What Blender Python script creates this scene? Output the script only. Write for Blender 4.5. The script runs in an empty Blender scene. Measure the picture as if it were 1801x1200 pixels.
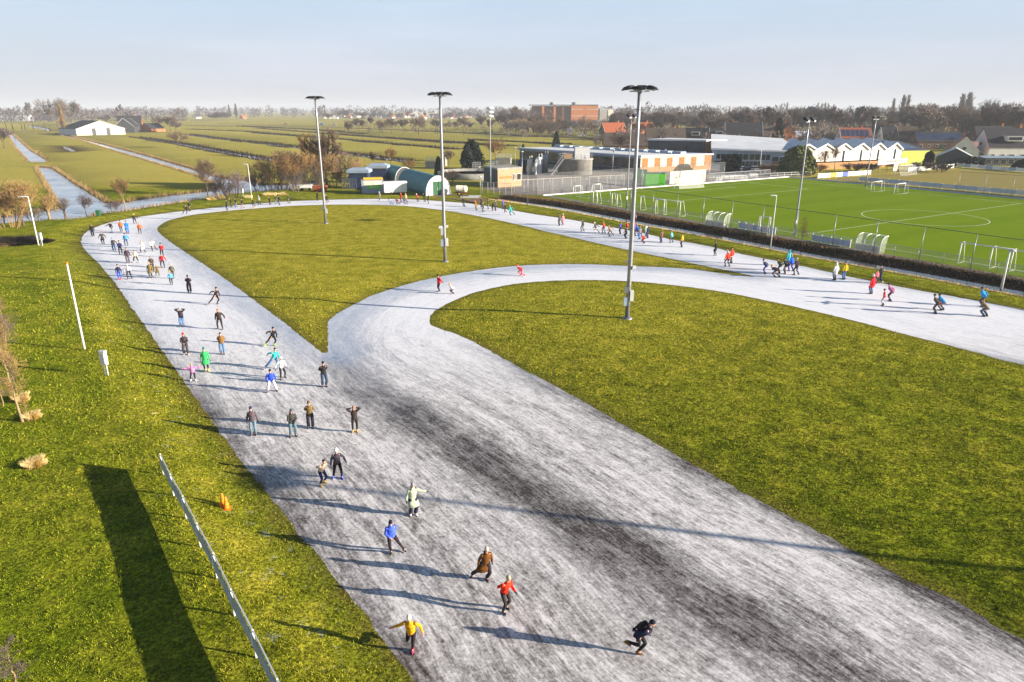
import bpy, bmesh, math, random
import numpy as np
from mathutils import Vector, Matrix, geometry
C = bpy.context.scene.collection
R = math.radians
rng = random.Random(7)
FOC, TH, HC = 1215.0, math.atan(407/1215.0), 17.0
ST, CT = math.sin(TH), math.cos(TH)

def at(px, py, z=0.0):
    """the ground point under a pixel of the 1801x1200 photograph"""
    dx = (px-900.5)/FOC; dy = (600-py)/FOC
    D = (dx, CT+dy*ST, -ST+dy*CT); t = (z-HC)/D[2]
    return (D[0]*t, D[1]*t)
def ats(pts, z=0.0): return [at(x, y, z) for x, y in pts]
def mpp(x, y, z=0.0):
    """metres per photo pixel at a world point"""
    return (y*CT + (HC-z)*ST)/FOC
def ztop(x, y, py):
    """height of the pixel row py above world point x, y"""
    dy = (600-py)/FOC
    return HC + y*(-ST+dy*CT)/(CT+dy*ST)

# ------------------------------------------------------------------ materials
MATS = {}
def lin(c):
    return tuple(((v/12.92) if v <= .04045 else ((v+.055)/1.055)**2.4) for v in c)
def mat(name, col, rough=.7, var=.15, scale=3.0, spec=.3, metal=0.0, bump=0.0, emis=None, alpha=None):
    """plain procedural surface: base colour broken by two sizes of noise"""
    if name in MATS: return MATS[name]
    m = bpy.data.materials.new(name); m.use_nodes = True
    nt = m.node_tree; n = nt.nodes; b = n['Principled BSDF']
    tc = n.new('ShaderNodeTexCoord')
    no = n.new('ShaderNodeTexNoise'); no.inputs['Scale'].default_value = scale; no.inputs['Detail'].default_value = 5
    nt.links.new(tc.outputs['Object'], no.inputs['Vector'])
    cr = n.new('ShaderNodeValToRGB'); cr.color_ramp.elements[0].position = .3; cr.color_ramp.elements[1].position = .7
    cr.color_ramp.elements[0].color = (*[max(0, v*(1-var)) for v in col], 1)
    cr.color_ramp.elements[1].color = (*[min(1, v*(1+var)) for v in col], 1)
    nt.links.new(no.outputs['Fac'], cr.inputs['Fac']); nt.links.new(cr.outputs['Color'], b.inputs['Base Color'])
    b.inputs['Roughness'].default_value = rough; b.inputs['Metallic'].default_value = metal
    b.inputs['Specular IOR Level'].default_value = spec
    if bump:
        bp = n.new('ShaderNodeBump'); bp.inputs['Strength'].default_value = bump; bp.inputs['Distance'].default_value = .05
        nt.links.new(no.outputs['Fac'], bp.inputs['Height']); nt.links.new(bp.outputs['Normal'], b.inputs['Normal'])
    if alpha is not None: b.inputs['Alpha'].default_value = alpha
    MATS[name] = m
    return m
class NT:
    """tiny node helper"""
    def __init__(s, name):
        s.m = bpy.data.materials.new(name); s.m.use_nodes = True; s.t = s.m.node_tree; s.b = s.t.nodes['Principled BSDF']; MATS[name] = s.m
    def n(s, typ, **kw):
        o = s.t.nodes.new('ShaderNode'+typ)
        for k, v in kw.items():
            if k in o.inputs.keys() and not hasattr(o, k): o.inputs[k].default_value = v
            elif hasattr(o, k): setattr(o, k, v)
            else: o.inputs[k.replace('_', ' ')].default_value = v
        return o
    def l(s, a, b): s.t.links.new(a, b)
    def noise(s, vec, scale, detail=4, rough=.55, dist=0):
        o = s.n('TexNoise'); o.inputs['Scale'].default_value = scale; o.inputs['Detail'].default_value = detail
        o.inputs['Roughness'].default_value = rough; o.inputs['Distortion'].default_value = dist
        if vec is not None: s.l(vec, o.inputs['Vector'])
        return o.outputs['Fac']
    def ramp(s, fac, stops):
        o = s.n('ValToRGB'); e = o.color_ramp.elements
        while len(e) < len(stops): e.new(.5)
        for k, (p, c) in enumerate(stops):
            e[k].position = p; e[k].color = (*c, 1) if not isinstance(c, (int, float)) else (c, c, c, 1)
        s.l(fac, o.inputs['Fac']); return o.outputs['Color']
    def mix(s, fac, a, b, mode='MIX'):
        o = s.n('Mix'); o.data_type = 'RGBA'; o.blend_type = mode
        for v, k in ((fac, 0), (a, 6), (b, 7)):
            if isinstance(v, (int, float)): o.inputs[k].default_value = v
            elif isinstance(v, tuple): o.inputs[k].default_value = (*v, 1)
            else: s.l(v, o.inputs[k])
        return o.outputs[2]
    def math(s, op, a, b=0.0, clamp=False):
        o = s.n('Math'); o.operation = op; o.use_clamp = clamp
        for v, k in ((a, 0), (b, 1)):
            if isinstance(v, (int, float)): o.inputs[k].default_value = v
            else: s.l(v, o.inputs[k])
        return o.outputs[0]
    def mapping(s, vec, scale=(1, 1, 1), rot=0, loc=(0, 0, 0)):
        o = s.n('Mapping'); o.inputs['Scale'].default_value = scale; o.inputs['Rotation'].default_value = (0, 0, rot); o.inputs['Location'].default_value = loc
        s.l(vec, o.inputs['Vector']); return o.outputs['Vector']
    def attr(s, name, out='Fac'):
        o = s.n('Attribute'); o.attribute_name = name; return o.outputs[out]
    def pos(s): return s.n('NewGeometry').outputs['Position']
    def bump(s, h, strength, dist):
        o = s.n('Bump'); o.inputs['Strength'].default_value = strength; o.inputs['Distance'].default_value = dist
        s.l(h, o.inputs['Height']); s.l(o.outputs['Normal'], s.b.inputs['Normal'])

# ------------------------------------------------------------------ mesh builder and tags
def tag(o, label=None, cat=None, group=None, kind=None):
    if label: o['label'] = label
    if cat: o['category'] = cat
    if group: o['group'] = group
    if kind: o['kind'] = kind
    return o
def empty(name, loc=(0, 0, 0), rz=0.0, label=None, cat=None, group=None):
    o = bpy.data.objects.new(name, None); C.objects.link(o); o.location = loc; o.rotation_euler = (0, 0, rz)
    o.empty_display_size = .2
    return tag(o, label, cat, group)
def link(name, me, parent=None):
    o = bpy.data.objects.new(name, me); C.objects.link(o)
    if parent is not None: o.parent = parent
    return o
def dup(o, parent=None, loc=None, rz=None, scale=None):
    """a copy of a thing, its parts and their sub-parts"""
    c = o.copy(); C.objects.link(c)
    if parent is not None: c.parent = parent
    if loc is not None: c.location = loc
    if rz is not None: c.rotation_euler = (0, 0, rz)
    if scale is not None: c.scale = scale if hasattr(scale, '__len__') else (scale,)*3
    for ch in KIDS.get(o.name, []): 
        d = dup(ch, c); KIDS.setdefault(c.name, []).append(d)
    return c
KIDS = {}
class MB:
    def __init__(s): s.v = []; s.f = []; s.mi = []; s.sm = []
    def add(s, vs, fs, mi=0, smooth=False):
        o = len(s.v); s.v += [tuple(v) for v in vs]
        for f in fs: s.f.append(tuple(i+o for i in f)); s.mi.append(mi); s.sm.append(smooth)
        return s
    def box(s, c, d, rz=0.0, mi=0):
        x, y, z = (v/2 for v in d); cr, sr = math.cos(rz), math.sin(rz); vs = []
        for sx, sy, sz in ((-1,-1,-1),(1,-1,-1),(1,1,-1),(-1,1,-1),(-1,-1,1),(1,-1,1),(1,1,1),(-1,1,1)):
            a, b = sx*x, sy*y; vs.append((c[0]+a*cr-b*sr, c[1]+a*sr+b*cr, c[2]+sz*z))
        return s.add(vs, [(0,3,2,1),(4,5,6,7),(0,1,5,4),(1,2,6,5),(2,3,7,6),(3,0,4,7)], mi)
    def prism(s, pts, z0, z1, mi=0, mtop=None):
        n = len(pts); a = sum(pts[i][0]*pts[(i+1)%n][1]-pts[(i+1)%n][0]*pts[i][1] for i in range(n))
        if a < 0: pts = pts[::-1]
        z0 = z0 if hasattr(z0, '__len__') else [z0]*n; z1 = z1 if hasattr(z1, '__len__') else [z1]*n
        vs = [(p[0], p[1], z0[i]) for i, p in enumerate(pts)]+[(p[0], p[1], z1[i]) for i, p in enumerate(pts)]
        s.add(vs, [tuple(range(n))[::-1]]+[(i, (i+1)%n, n+(i+1)%n, n+i) for i in range(n)], mi)
        o = len(s.v)-2*n; s.f.append(tuple(o+n+i for i in range(n))); s.mi.append(mi if mtop is None else mtop); s.sm.append(False)
        return s
    def bar(s, a, b, w, h=None, mi=0):
        """square bar from a to b"""
        a, b = Vector(a), Vector(b); d = (b-a); L = d.length
        if L < 1e-6: return s
        d /= L; u = d.cross(Vector((0, 0, 1)) if abs(d.z) < .95 else Vector((1, 0, 0))).normalized(); v = u.cross(d)
        h = h or w; vs = []
        for p in (a, b):
            for i, j in ((-1,-1),(1,-1),(1,1),(-1,1)): vs.append(p+u*(i*w/2)+v*(j*h/2))
        return s.add(vs, [(0,1,2,3),(7,6,5,4),(0,4,5,1),(1,5,6,2),(2,6,7,3),(3,7,4,0)], mi)
    def tube(s, pts, rad, n=8, mi=0, cap=True, smooth=True, flat=1.0):
        pts = [Vector(p) for p in pts]; rad = rad if hasattr(rad, '__len__') else [rad]*len(pts)
        m = len(pts); vs = []; u = None
        for i, p in enumerate(pts):
            d = (pts[min(i+1, m-1)]-pts[max(i-1, 0)])
            d = d.normalized() if d.length > 1e-9 else Vector((0, 0, 1))
            if u is None: u = d.cross(Vector((0, 1, 0)) if abs(d.y) < .9 else Vector((1, 0, 0))).normalized()
            else:
                u = (u-d*u.dot(d)); u = u.normalized() if u.length > 1e-6 else d.orthogonal().normalized()
            v = d.cross(u)
            for k in range(n):
                t = 2*math.pi*k/n; vs.append(p+u*(math.cos(t)*rad[i])+v*(math.sin(t)*rad[i]*flat))
        fs = [(i*n+k, i*n+(k+1)%n, (i+1)*n+(k+1)%n, (i+1)*n+k) for i in range(m-1) for k in range(n)]
        if cap: fs += [tuple(range(n))[::-1], tuple((m-1)*n+k for k in range(n))]
        return s.add(vs, fs, mi, smooth)
    def lathe(s, prof, c=(0, 0, 0), n=16, mi=0, sx=1, sy=1):
        vs = [(c[0]+r*math.cos(2*math.pi*k/n)*sx, c[1]+r*math.sin(2*math.pi*k/n)*sy, c[2]+z) for r, z in prof for k in range(n)]
        fs = [(i*n+k, i*n+(k+1)%n, (i+1)*n+(k+1)%n, (i+1)*n+k) for i in range(len(prof)-1) for k in range(n)]
        fs += [tuple(range(n))[::-1], tuple((len(prof)-1)*n+k for k in range(n))]
        return s.add(vs, fs, mi, True)
    def ring(s, rings, cap=True, mi=0, smooth=True):
        """loft through rings of equal length"""
        n = len(rings[0]); vs = [p for r in rings for p in r]
        fs = [(i*n+k, i*n+(k+1)%n, (i+1)*n+(k+1)%n, (i+1)*n+k) for i in range(len(rings)-1) for k in range(n)]
        if cap: fs += [tuple(range(n))[::-1], tuple((len(rings)-1)*n+k for k in range(n))]
        return s.add(vs, fs, mi, smooth)
    def mesh(s, name, mats):
        me = bpy.data.meshes.new(name); me.from_pydata(s.v, [], s.f)
        for m in (mats if isinstance(mats, (list, tuple)) else [mats]): me.materials.append(m)
        me.polygons.foreach_set('material_index', s.mi); me.polygons.foreach_set('use_smooth', s.sm); me.update()
        return me
    def build(s, name, mats, parent=None, loc=None):
        o = link(name, s.mesh(name, mats), parent)
        if loc is not None: o.location = loc
        if parent is not None: KIDS.setdefault(parent.name, []).append(o)
        return o
def smooth_line(pts, step, closed=False):
    """Catmull-Rom through points, resampled about every step"""
    P = [np.array(p, float) for p in pts]; n = len(P); out = []
    rngi = range(n) if closed else range(n-1)
    for i in rngi:
        p0 = P[(i-1) % n] if closed or i > 0 else 2*P[0]-P[1]
        p1, p2 = P[i], P[(i+1) % n]
        p3 = P[(i+2) % n] if closed or i+2 < n else 2*P[-1]-P[-2]
        k = max(1, int(np.linalg.norm(p2-p1)/step))
        for j in range(k):
            t = j/k
            out.append(tuple(.5*((2*p1)+(-p0+p2)*t+(2*p0-5*p1+4*p2-p3)*t*t+(-p0+3*p1-3*p2+p3)*t**3)))
    if not closed: out.append(tuple(P[-1]))
    return out
def inside(P, poly):
    P = np.asarray(P); x, y = P[:, 0], P[:, 1]; r = np.zeros(len(P), bool); n = len(poly); j = n-1
    for i in range(n):
        xi, yi = poly[i]; xj, yj = poly[j]
        if yi != yj:
            c = ((yi > y) != (yj > y)) & (x < (xj-xi)*(y-yi)/(yj-yi)+xi); r ^= c
        j = i
    return r
def dist(P, line, closed=True, want_s=False):
    """distance of points to a polyline (and arclength, signed side)"""
    P = np.asarray(P, float); L = np.asarray(line, float)
    A = L; B = np.roll(L, -1, 0)
    if not closed: A, B = A[:-1], B[:-1]
    best = np.full(len(P), 1e18); S = np.zeros(len(P)); T = np.zeros(len(P)); acc = 0
    for a, b in zip(A, B):
        d = b-a; l2 = d@d
        if l2 < 1e-12: continue
        w = P-a; t = np.clip((w@d)/l2, 0, 1); q = w-t[:, None]*d; e = (q*q).sum(1); k = e < best
        best[k] = e[k]
        if want_s:
            l = math.sqrt(l2); S[k] = acc+t[k]*l; T[k] = ((w[:, 1]*d[0]-w[:, 0]*d[1])/l)[k]; acc += l
    best = np.sqrt(best)
    return (best, S, T) if want_s else best
# ------------------------------------------------------------------ world, sun, camera
SUN_EL, SUN_AZ = R(13.5), R(-13.0)         # azimuth measured from +X
sdir = Vector((math.cos(SUN_AZ)*math.cos(SUN_EL), math.sin(SUN_AZ)*math.cos(SUN_EL), math.sin(SUN_EL)))
W = bpy.data.worlds.new('World'); bpy.context.scene.world = W; W.use_nodes = True
wt = W.node_tree; bg = wt.nodes['Background']
sky = wt.nodes.new('ShaderNodeTexSky'); sky.sky_type = 'NISHITA'; sky.sun_disc = False
sky.sun_elevation = SUN_EL; sky.sun_rotation = math.atan2(sdir.x, sdir.y)
sky.air_density = 1.0; sky.dust_density = .7; sky.ozone_density = 2.5; sky.altitude = 0
tcw = wt.nodes.new('ShaderNodeTexCoord'); mpw = wt.nodes.new('ShaderNodeMapping'); mpw.inputs['Scale'].default_value = (1.2, 1.2, 9)
now = wt.nodes.new('ShaderNodeTexNoise'); now.inputs['Scale'].default_value = 1.6; now.inputs['Detail'].default_value = 6; now.inputs['Roughness'].default_value = .6
crw = wt.nodes.new('ShaderNodeValToRGB'); crw.color_ramp.elements[0].position = .42; crw.color_ramp.elements[1].position = .78
crw.color_ramp.elements[0].color = (.80, .80, .80, 1); crw.color_ramp.elements[1].color = (.97, .97, .97, 1)
mxw = wt.nodes.new('ShaderNodeMix'); mxw.data_type = 'RGBA'; pass
wt.links.new(tcw.outputs['Generated'], mpw.inputs['Vector']); wt.links.new(mpw.outputs['Vector'], now.inputs['Vector'])
wt.links.new(now.outputs['Fac'], crw.inputs['Fac']); 
sepw = wt.nodes.new('ShaderNodeSeparateXYZ'); wt.links.new(tcw.outputs['Generated'], sepw.inputs[0])
lowr = wt.nodes.new('ShaderNodeMapRange'); lowr.inputs['From Min'].default_value = .10; lowr.inputs['From Max'].default_value = .42; lowr.inputs['To Min'].default_value = 1.0; lowr.inputs['To Max'].default_value = .0; lowr.interpolation_type = 'SMOOTHSTEP'; wt.links.new(sepw.outputs['Z'], lowr.inputs['Value'])

hzr = wt.nodes.new('ShaderNodeValToRGB'); e_ = hzr.color_ramp.elements; e_[0].position = 0.0; e_[0].color = (5.35/8, 5.5/8, 6.2/8, 1); e_[1].position = .15; e_[1].color = (4.8/8, 6.1/8, 7.7/8, 1); k_ = e_.new(.06); k_.color = (5.1/8, 5.55/8, 6.6/8, 1)
wt.links.new(sepw.outputs['Z'], hzr.inputs['Fac'])
cir = wt.nodes.new('ShaderNodeMix'); cir.data_type = 'RGBA'; cir.blend_type = 'ADD'; cir.inputs[7].default_value = (.05, .042, .03, 1)
clr = wt.nodes.new('ShaderNodeValToRGB'); clr.color_ramp.elements[0].position = .48; clr.color_ramp.elements[1].position = .72; wt.links.new(now.outputs['Fac'], clr.inputs['Fac']); wt.links.new(clr.outputs['Color'], cir.inputs[0]); wt.links.new(hzr.outputs['Color'], cir.inputs[6])
gain = wt.nodes.new('ShaderNodeVectorMath'); gain.operation = 'SCALE'; gain.inputs['Scale'].default_value = 8.0; wt.links.new(cir.outputs[2], gain.inputs[0]); wt.links.new(gain.outputs[0], mxw.inputs[7])
mulw = wt.nodes.new('ShaderNodeMath'); mulw.operation = 'MULTIPLY'; wt.links.new(crw.outputs['Color'], mulw.inputs[0]); wt.links.new(lowr.outputs[0], mulw.inputs[1]); wt.links.new(mulw.outputs[0], mxw.inputs[0])
wt.links.new(sky.outputs['Color'], mxw.inputs[6]); wt.links.new(mxw.outputs[2], bg.inputs['Color'])
bg.inputs['Strength'].default_value = .05
sl = bpy.data.lights.new('sun', 'SUN'); sl.energy = 5.0; sl.angle = R(.32); sl.color = (1.0, .88, .72)
so = bpy.data.objects.new('sun', sl); C.objects.link(so); so.location = sdir*60; so.rotation_euler = sdir.to_track_quat('Z', 'Y').to_euler()
cam = bpy.data.cameras.new('camera'); co = bpy.data.objects.new('camera', cam); C.objects.link(co)
co.location = (0, 0, HC); co.rotation_euler = (math.pi/2-TH, 0, 0)
cam.sensor_width = 36; cam.lens = FOC/1801*36; cam.clip_start = .5; cam.clip_end = 30000
sc = bpy.context.scene; sc.camera = co
sc.view_settings.view_transform = 'Standard'; sc.view_settings.look = 'None'; sc.view_settings.exposure = 1.38; sc.view_settings.gamma = 1
sc.cycles.max_bounces = 5; sc.cycles.volume_bounces = 0; sc.cycles.transparent_max_bounces = 16

# ------------------------------------------------------------------ terrain outlines, traced once and laid out in metres
ICE_OUT_PX = [(731,1200),(660,1105),(600,1030),(540,955),(480,880),(420,805),(370,737),(320,665),(270,595),(231,540),(200,495),(170,460),(150,440),(143,426),(149,411),(168,400),(200,390),(250,381),(310,373),(365,367),(420,361),(480,356),(540,353),(600,351),(660,350),(720,351),(760,353),(800,356),(840,360),(900,370),(940,377),(1000,386),(1060,397),(1120,408),(1180,421),(1240,432),(1300,446),(1400,466),(1500,488),(1600,508),(1700,526),(1801,545)]
ISL1_PX = [(277,405),(282,396),(300,387),(340,378),(400,371),(460,366),(520,362),(600,360),(680,361),(730,364),(800,373),(860,384),(920,397),(960,407),(1000,416),(1060,430),(1120,443),(1180,455),(1230,466),(1290,478),(1327,487),(1260,480),(1220,474),(1160,470),(1100,468),(1040,465),(980,465),(920,467),(860,473),(800,482),(740,494),(700,505),(660,518),(630,532),(600,548),(583,560),(577,568),(577,590),(577,610),(575,621),(568,621),(540,600),(500,568),(460,538),(420,508),(380,480),(340,453),(310,433),(287,416)]
ISL2_PX = [(755,567),(759,553),(776,540),(800,528),(840,513),(890,502),(940,496),(1000,493),(1060,493),(1110,495),(1160,499),(1220,506),(1280,515),(1340,527),(1400,540),(1460,554),(1520,569),(1580,585),(1640,600),(1720,621),(1801,642)]
ISL2_PXB = [(1801,1125),(1740,1092),(1680,1058),(1600,1022),(1540,990),(1480,957),(1400,915),(1300,862),(1220,818),(1140,772),(1060,726),(1000,692),(940,660),(880,628),(840,605),(800,587),(770,577)]
ice_out = smooth_line(ats(ICE_OUT_PX), .5)+smooth_line([(50,51),(56,40),(60,26),(58,10),(48,-8),(30,-18),(15,-10),(6,4)], 1.0)
isl1 = smooth_line(ats(ISL1_PX), .4, True)
isl2 = smooth_line(ats(ISL2_PX)+[(43,39),(48,31),(47,21),(41,13),(31,11),(24,13.5)]+ats(ISL2_PXB), .45, True)
def ragged(L, a):
    r = random.Random(len(L)); return [(x+r.uniform(-a, a), y+r.uniform(-a, a)) for x, y in L]
ice_out, isl1, isl2 = ragged(ice_out, .07), ragged(isl1, .06), ragged(isl2, .07)
WZ = -.22
def chan(px): return ats(px, WZ)
def strip(px, w):
    """a ditch: traced line widened to w metres in the world"""
    L = np.array(chan(px)); d = np.gradient(L, axis=0); d /= np.linalg.norm(d, axis=1)[:, None]
    nrm = np.c_[-d[:, 1], d[:, 0]]
    return [tuple(p) for p in L+nrm*w/2]+[tuple(p) for p in (L-nrm*w/2)[::-1]]
rd = np.array(smooth_line(chan([(862,351),(900,356.5),(940,362),(1000,372),(1100,391),(1200,409),(1300,428),(1400,448),(1500,466),(1600,484),(1700,503),(1801,522),(2000,560),(2200,600)]), 2.0))
dd = np.gradient(rd, axis=0); dd /= np.linalg.norm(dd, axis=1)[:, None]; rn = np.c_[-dd[:, 1], dd[:, 0]]
if rn[0] @ np.array([1, 1]) < 0: rn = -rn
DITCH_W = 2.4
ditch_far = [tuple(p) for p in rd+rn*DITCH_W]
BEYOND = ditch_far+[(200, ditch_far[-1][1]-40), (200, 260), (ditch_far[0][0], 260)]
WATERS = {
 'canal': chan([(-120,400),(0,398),(32,392),(92,390),(150,386),(172,377),(205,375),(250,367),(312,358),(355,350),(390,344),(430,340),(480,336),(520,333),(560,330),(560,322),(500,325),(455,326),(450,319),(390,314),(350,301),(312,290),(262,275.5),(225,265.5),(175,252.5),(130,241.5),(112,236),(98,236),(120,242),(140,246),(175,257.5),(212,269),(250,280),(300,295),(350,310),(378,322),(384,333),(360,338),(310,343),(250,351),(212,358),(183,357),(172,349),(157,340),(132,325),(107,307),(90,296),(70,294),(67,296),(86,325),(105,357),(111,366),(57,376),(25,379),(0,383),(-120,390)]),
 'pool_canal': chan([(12,233),(16,237),(27,257),(54,286),(82,287),(79,281),(51,264),(32,247),(22,237),(18,233)]),
 'far_canal': chan([(50,223),(70,227),(88,231),(85,227),(65,222.5),(52,221)]),
 'puddle': chan([(110,258),(118,258.5),(133,266),(126,267),(114,262)]),
 'ditch': [tuple(p) for p in rd]+ditch_far[::-1],
 'ditch_a': strip([(237,242),(305,252),(375,265),(450,278),(490,284),(560,296)], 5.0),
 'ditch_b': strip([(325,236.5),(390,245.5),(450,251.5),(532,261),(600,270.5),(662,278),(712,284)], 5.5),
 'ditch_c': strip([(450,235),(600,246),(700,255),(807,264)], 4.0),
 'ditch_d': strip([(450,226),(625,240),(762,250),(900,258)], 4.5),
 'ditch_e': strip([(590,237),(740,247),(870,256)], 3.0),
 'ditch_f': strip([(620,226.5),(760,232.5),(900,239.5),(1050,246)], 4.0),
 'ditch_g': strip([(830,246.5),(900,250.5),(1000,255)], 3.0),
 'ditch_h': strip([(330,228),(430,232),(560,243)], 4.5),
 'ditch_i': strip([(420,222),(520,227),(640,236)], 5.0),
 'ditch_j': strip([(330,222),(420,223),(600,231)], 5.0),
}
W_ALL = {k: v for k, v in WATERS.items()}
def smst(x, a, b):
    t = np.clip((x-a)/(b-a), 0, 1); return t*t*(3-2*t)
PITCH_C, PITCH_Z = at(1624, 382, .25), .25
def gz_np(P):
    P = np.asarray(P, float); x, y = P[:, 0], P[:, 1]
    z = np.full(len(P), .2)
    near = (np.abs(x) < 120) & (y < 170) & (y > -40); idx = np.where(near)[0]
    if len(idx):
        Q = P[idx]; do = dist(Q, ice_out); io = inside(Q, ice_out); i1 = inside(Q, isl1); i2 = inside(Q, isl2)
        d1 = dist(Q, isl1); d2 = dist(Q, isl2)
        zo = .035*smst(do, 0, .25)+.165*smst(do, 0, 4)
        left = smst(-Q[:, 0], -4, 3)*smst(130-Q[:, 1], 0, 20)
        zo += left*(.32*smst(do, .3, 3.8))
        zi = np.where(i1, .03*smst(d1, 0, .25)+.2*smst(d1, 0, 5), .03*smst(d2, 0, .25)+.25*smst(d2, 0, 6))
        w = (np.sin(Q[:, 0]*.31+1.3*np.sin(Q[:, 1]*.17))*np.cos(Q[:, 1]*.23+.6*np.sin(Q[:, 0]*.11)))*.035
        far_ = (inside(Q, BEYOND)); zo = np.where(far_, .2, zo); w = np.where(far_, 0, w)
        zz = np.where(io, np.where(i1 | i2, zi+w*smst(np.where(i1, d1, d2), 0, 4), 0.0), zo+w*smst(do, 1, 5))
        z[idx] = zz
    for k, poly in W_ALL.items():
        p = np.array(poly); b0, b1 = p.min(0)-6, p.max(0)+6
        m = (x > b0[0]) & (x < b1[0]) & (y > b0[1]) & (y < b1[1]); idx = np.where(m)[0]
        if not len(idx): continue
        Q = P[idx]; d = dist(Q, poly); d[inside(Q, poly)] = 0
        ln = {'puddle': 6, 'ditch': 3.4, 'canal': 2.6}.get(k, 2.2); z[idx] = np.minimum(z[idx], WZ-.02+.44*smst(d, -.3, ln)+(d > ln)*9)
    return z
def gz(x, y): return float(gz_np([(x, y)])[0])
def G(px, py):
    """ground point under a pixel with the ground's own height"""
    z = .1
    for _ in range(3):
        x, y = at(px, py, z); z = gz(x, y)
    return Vector((x, y, z))
# ------------------------------------------------------------------ one constrained triangulation carries ground, ice and water
vs, es = [], []
def loop(pts, closed=True):
    o = len(vs); n = len(pts); vs.extend(tuple(p[:2]) for p in pts)
    es.extend((o+i, o+(i+1) % n) for i in range(n if closed else n-1))
def offset(poly, d):
    p = np.array(poly); a = np.roll(p, 1, 0); b = np.roll(p, -1, 0); t = b-a; t /= np.maximum(np.linalg.norm(t, axis=1), 1e-6)[:, None]
    nr = np.c_[-t[:, 1], t[:, 0]]
    ar = sum(p[i-1][0]*p[i][1]-p[i][0]*p[i-1][1] for i in range(len(p)))
    return p+nr*d*(-1 if ar > 0 else 1)
loop(ice_out); loop(isl1); loop(isl2)
for k, poly in WATERS.items():
    stp = 1.5 if k == 'ditch' else (3.0 if k in ('canal', 'pool_canal') else 25.0)
    q = []
    for i in range(len(poly)):
        a, b = np.array(poly[i]), np.array(poly[(i+1) % len(poly)]); n = max(1, int(np.linalg.norm(b-a)/stp))
        q += [tuple(a+(b-a)*j/n) for j in range(n)]
    WATERS[k] = q; loop(q)
    if k != 'puddle':
        for o_ in (.8, 1.6):
            pts = offset(q, o_); vs.extend(map(tuple, pts))
def gridpts(x0, x1, y0, y1, s):
    return [(x0+i*s+rng.uniform(-.2, .2)*s, y0+j*s+rng.uniform(-.2, .2)*s) for i in range(int((x1-x0)/s)) for j in range(int((y1-y0)/s))]
grid = gridpts(-40, 55, 8, 70, .9)+gridpts(-100, 110, 70, 165, 1.9)+gridpts(-260, 260, 165, 420, 14)+gridpts(-2500, 2500, 420, 4200, 160)
BORD = [np.array(ice_out), np.array(isl1), np.array(isl2)]
gp = np.array(grid); keep = np.ones(len(gp), bool)
for b in BORD: keep &= dist(gp, b) > .35
vs.extend(map(tuple, gp[keep]))
FAR = 14000
vs.extend([(-FAR, -60), (FAR, -60), (FAR, FAR), (-FAR, FAR), (-FAR, 1500), (FAR, 1500), (0, FAR)])
cv, ce, cf, *_ = geometry.delaunay_2d_cdt([Vector(v) for v in vs], es, [], 0, 1e-4)
cvn = np.array([tuple(v) for v in cv]); cfn = np.array([f for f in cf if len(f) == 3])
cen = cvn[cfn].mean(1)
is_ice = inside(cen, ice_out) & ~inside(cen, isl1) & ~inside(cen, isl2)
wat = np.zeros(len(cen), bool)
for k, poly in WATERS.items(): wat |= inside(cen, poly)
wat &= ~is_ice
land = ~is_ice & ~wat
zz = gz_np(cvn)
def sheet(name, faces, z, m, attrs=None, smooth=True):
    used = np.unique(faces); rm = np.full(len(cvn), -1); rm[used] = np.arange(len(used))
    P = np.c_[cvn[used], z[used] if hasattr(z, '__len__') else np.full(len(used), z)]
    F = rm[faces]
    a = P[F[:, 0]]; b = P[F[:, 1]]; c = P[F[:, 2]]; cr = (b[:, 0]-a[:, 0])*(c[:, 1]-a[:, 1])-(b[:, 1]-a[:, 1])*(c[:, 0]-a[:, 0])
    F[cr < 0] = F[cr < 0][:, ::-1]
    me = bpy.data.meshes.new(name); me.from_pydata(P.tolist(), [], F.tolist()); me.materials.append(m)
    me.polygons.foreach_set('use_smooth', [smooth]*len(F)); me.update()
    for an, val in (attrs(P[:, :2]) if attrs else {}).items():
        if val.ndim == 1: A = me.attributes.new(an, 'FLOAT', 'POINT'); A.data.foreach_set('value', val.astype(np.float32))
        else: A = me.attributes.new(an, 'FLOAT_VECTOR', 'POINT'); A.data.foreach_set('vector', np.c_[val, np.zeros(len(val))].astype(np.float32).ravel())
    o = link(name, me); o['kind'] = 'structure'; return o

# grass: colour patches, worn brown rim along the ice, frost flecks, field-to-field differences far off
g = NT('grass'); P_ = g.pos()
n1 = g.noise(P_, .07, 6, .65); n2 = g.noise(P_, .6, 6, .65); n3 = g.noise(P_, 5.0, 6, .7); n4 = g.noise(P_, 22.0, 3, .6)
colA = g.ramp(n2, [(.28, (.075, .118, .005)), (.5, (.160, .205, .010)), (.72, (.30, .305, .024))])
colB = g.ramp(n2, [(.3, (.27, .25, .022)), (.5, (.41, .35, .042)), (.75, (.58, .46, .08))])
near_far = g.math('MAXIMUM', g.attr('field'), g.attr('dry'))
pm = g.ramp(n1, [(.42, 0.0), (.58, 1.0)])
cg = g.mix(g.math('MAXIMUM', near_far, g.math('MULTIPLY', pm, .28)), colA, colB)
tuft = g.ramp(n3, [(.30, (.32, .34, .32)), (.5, (.95, .95, .95)), (.70, (1.8, 1.7, 1.45))])
cg = g.mix(.85, cg, tuft, 'MULTIPLY')
fine = g.ramp(n4, [(.3, (.62, .62, .62)), (.7, (1.4, 1.38, 1.25))]); cg = g.mix(.7, cg, fine, 'MULTIPLY')
cg = g.mix(g.attr('field'), cg, g.mix(g.noise(P_, .012, 4, .6), (.30, .285, .045), (.52, .43, .10)))
rim = g.math('MULTIPLY', g.attr('rim'), g.ramp(n2, [(.25, .35), (.6, 1.0)]))
cg = g.mix(rim, cg, g.mix(n3, (.055, .045, .012), (.16, .125, .04)))
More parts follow.
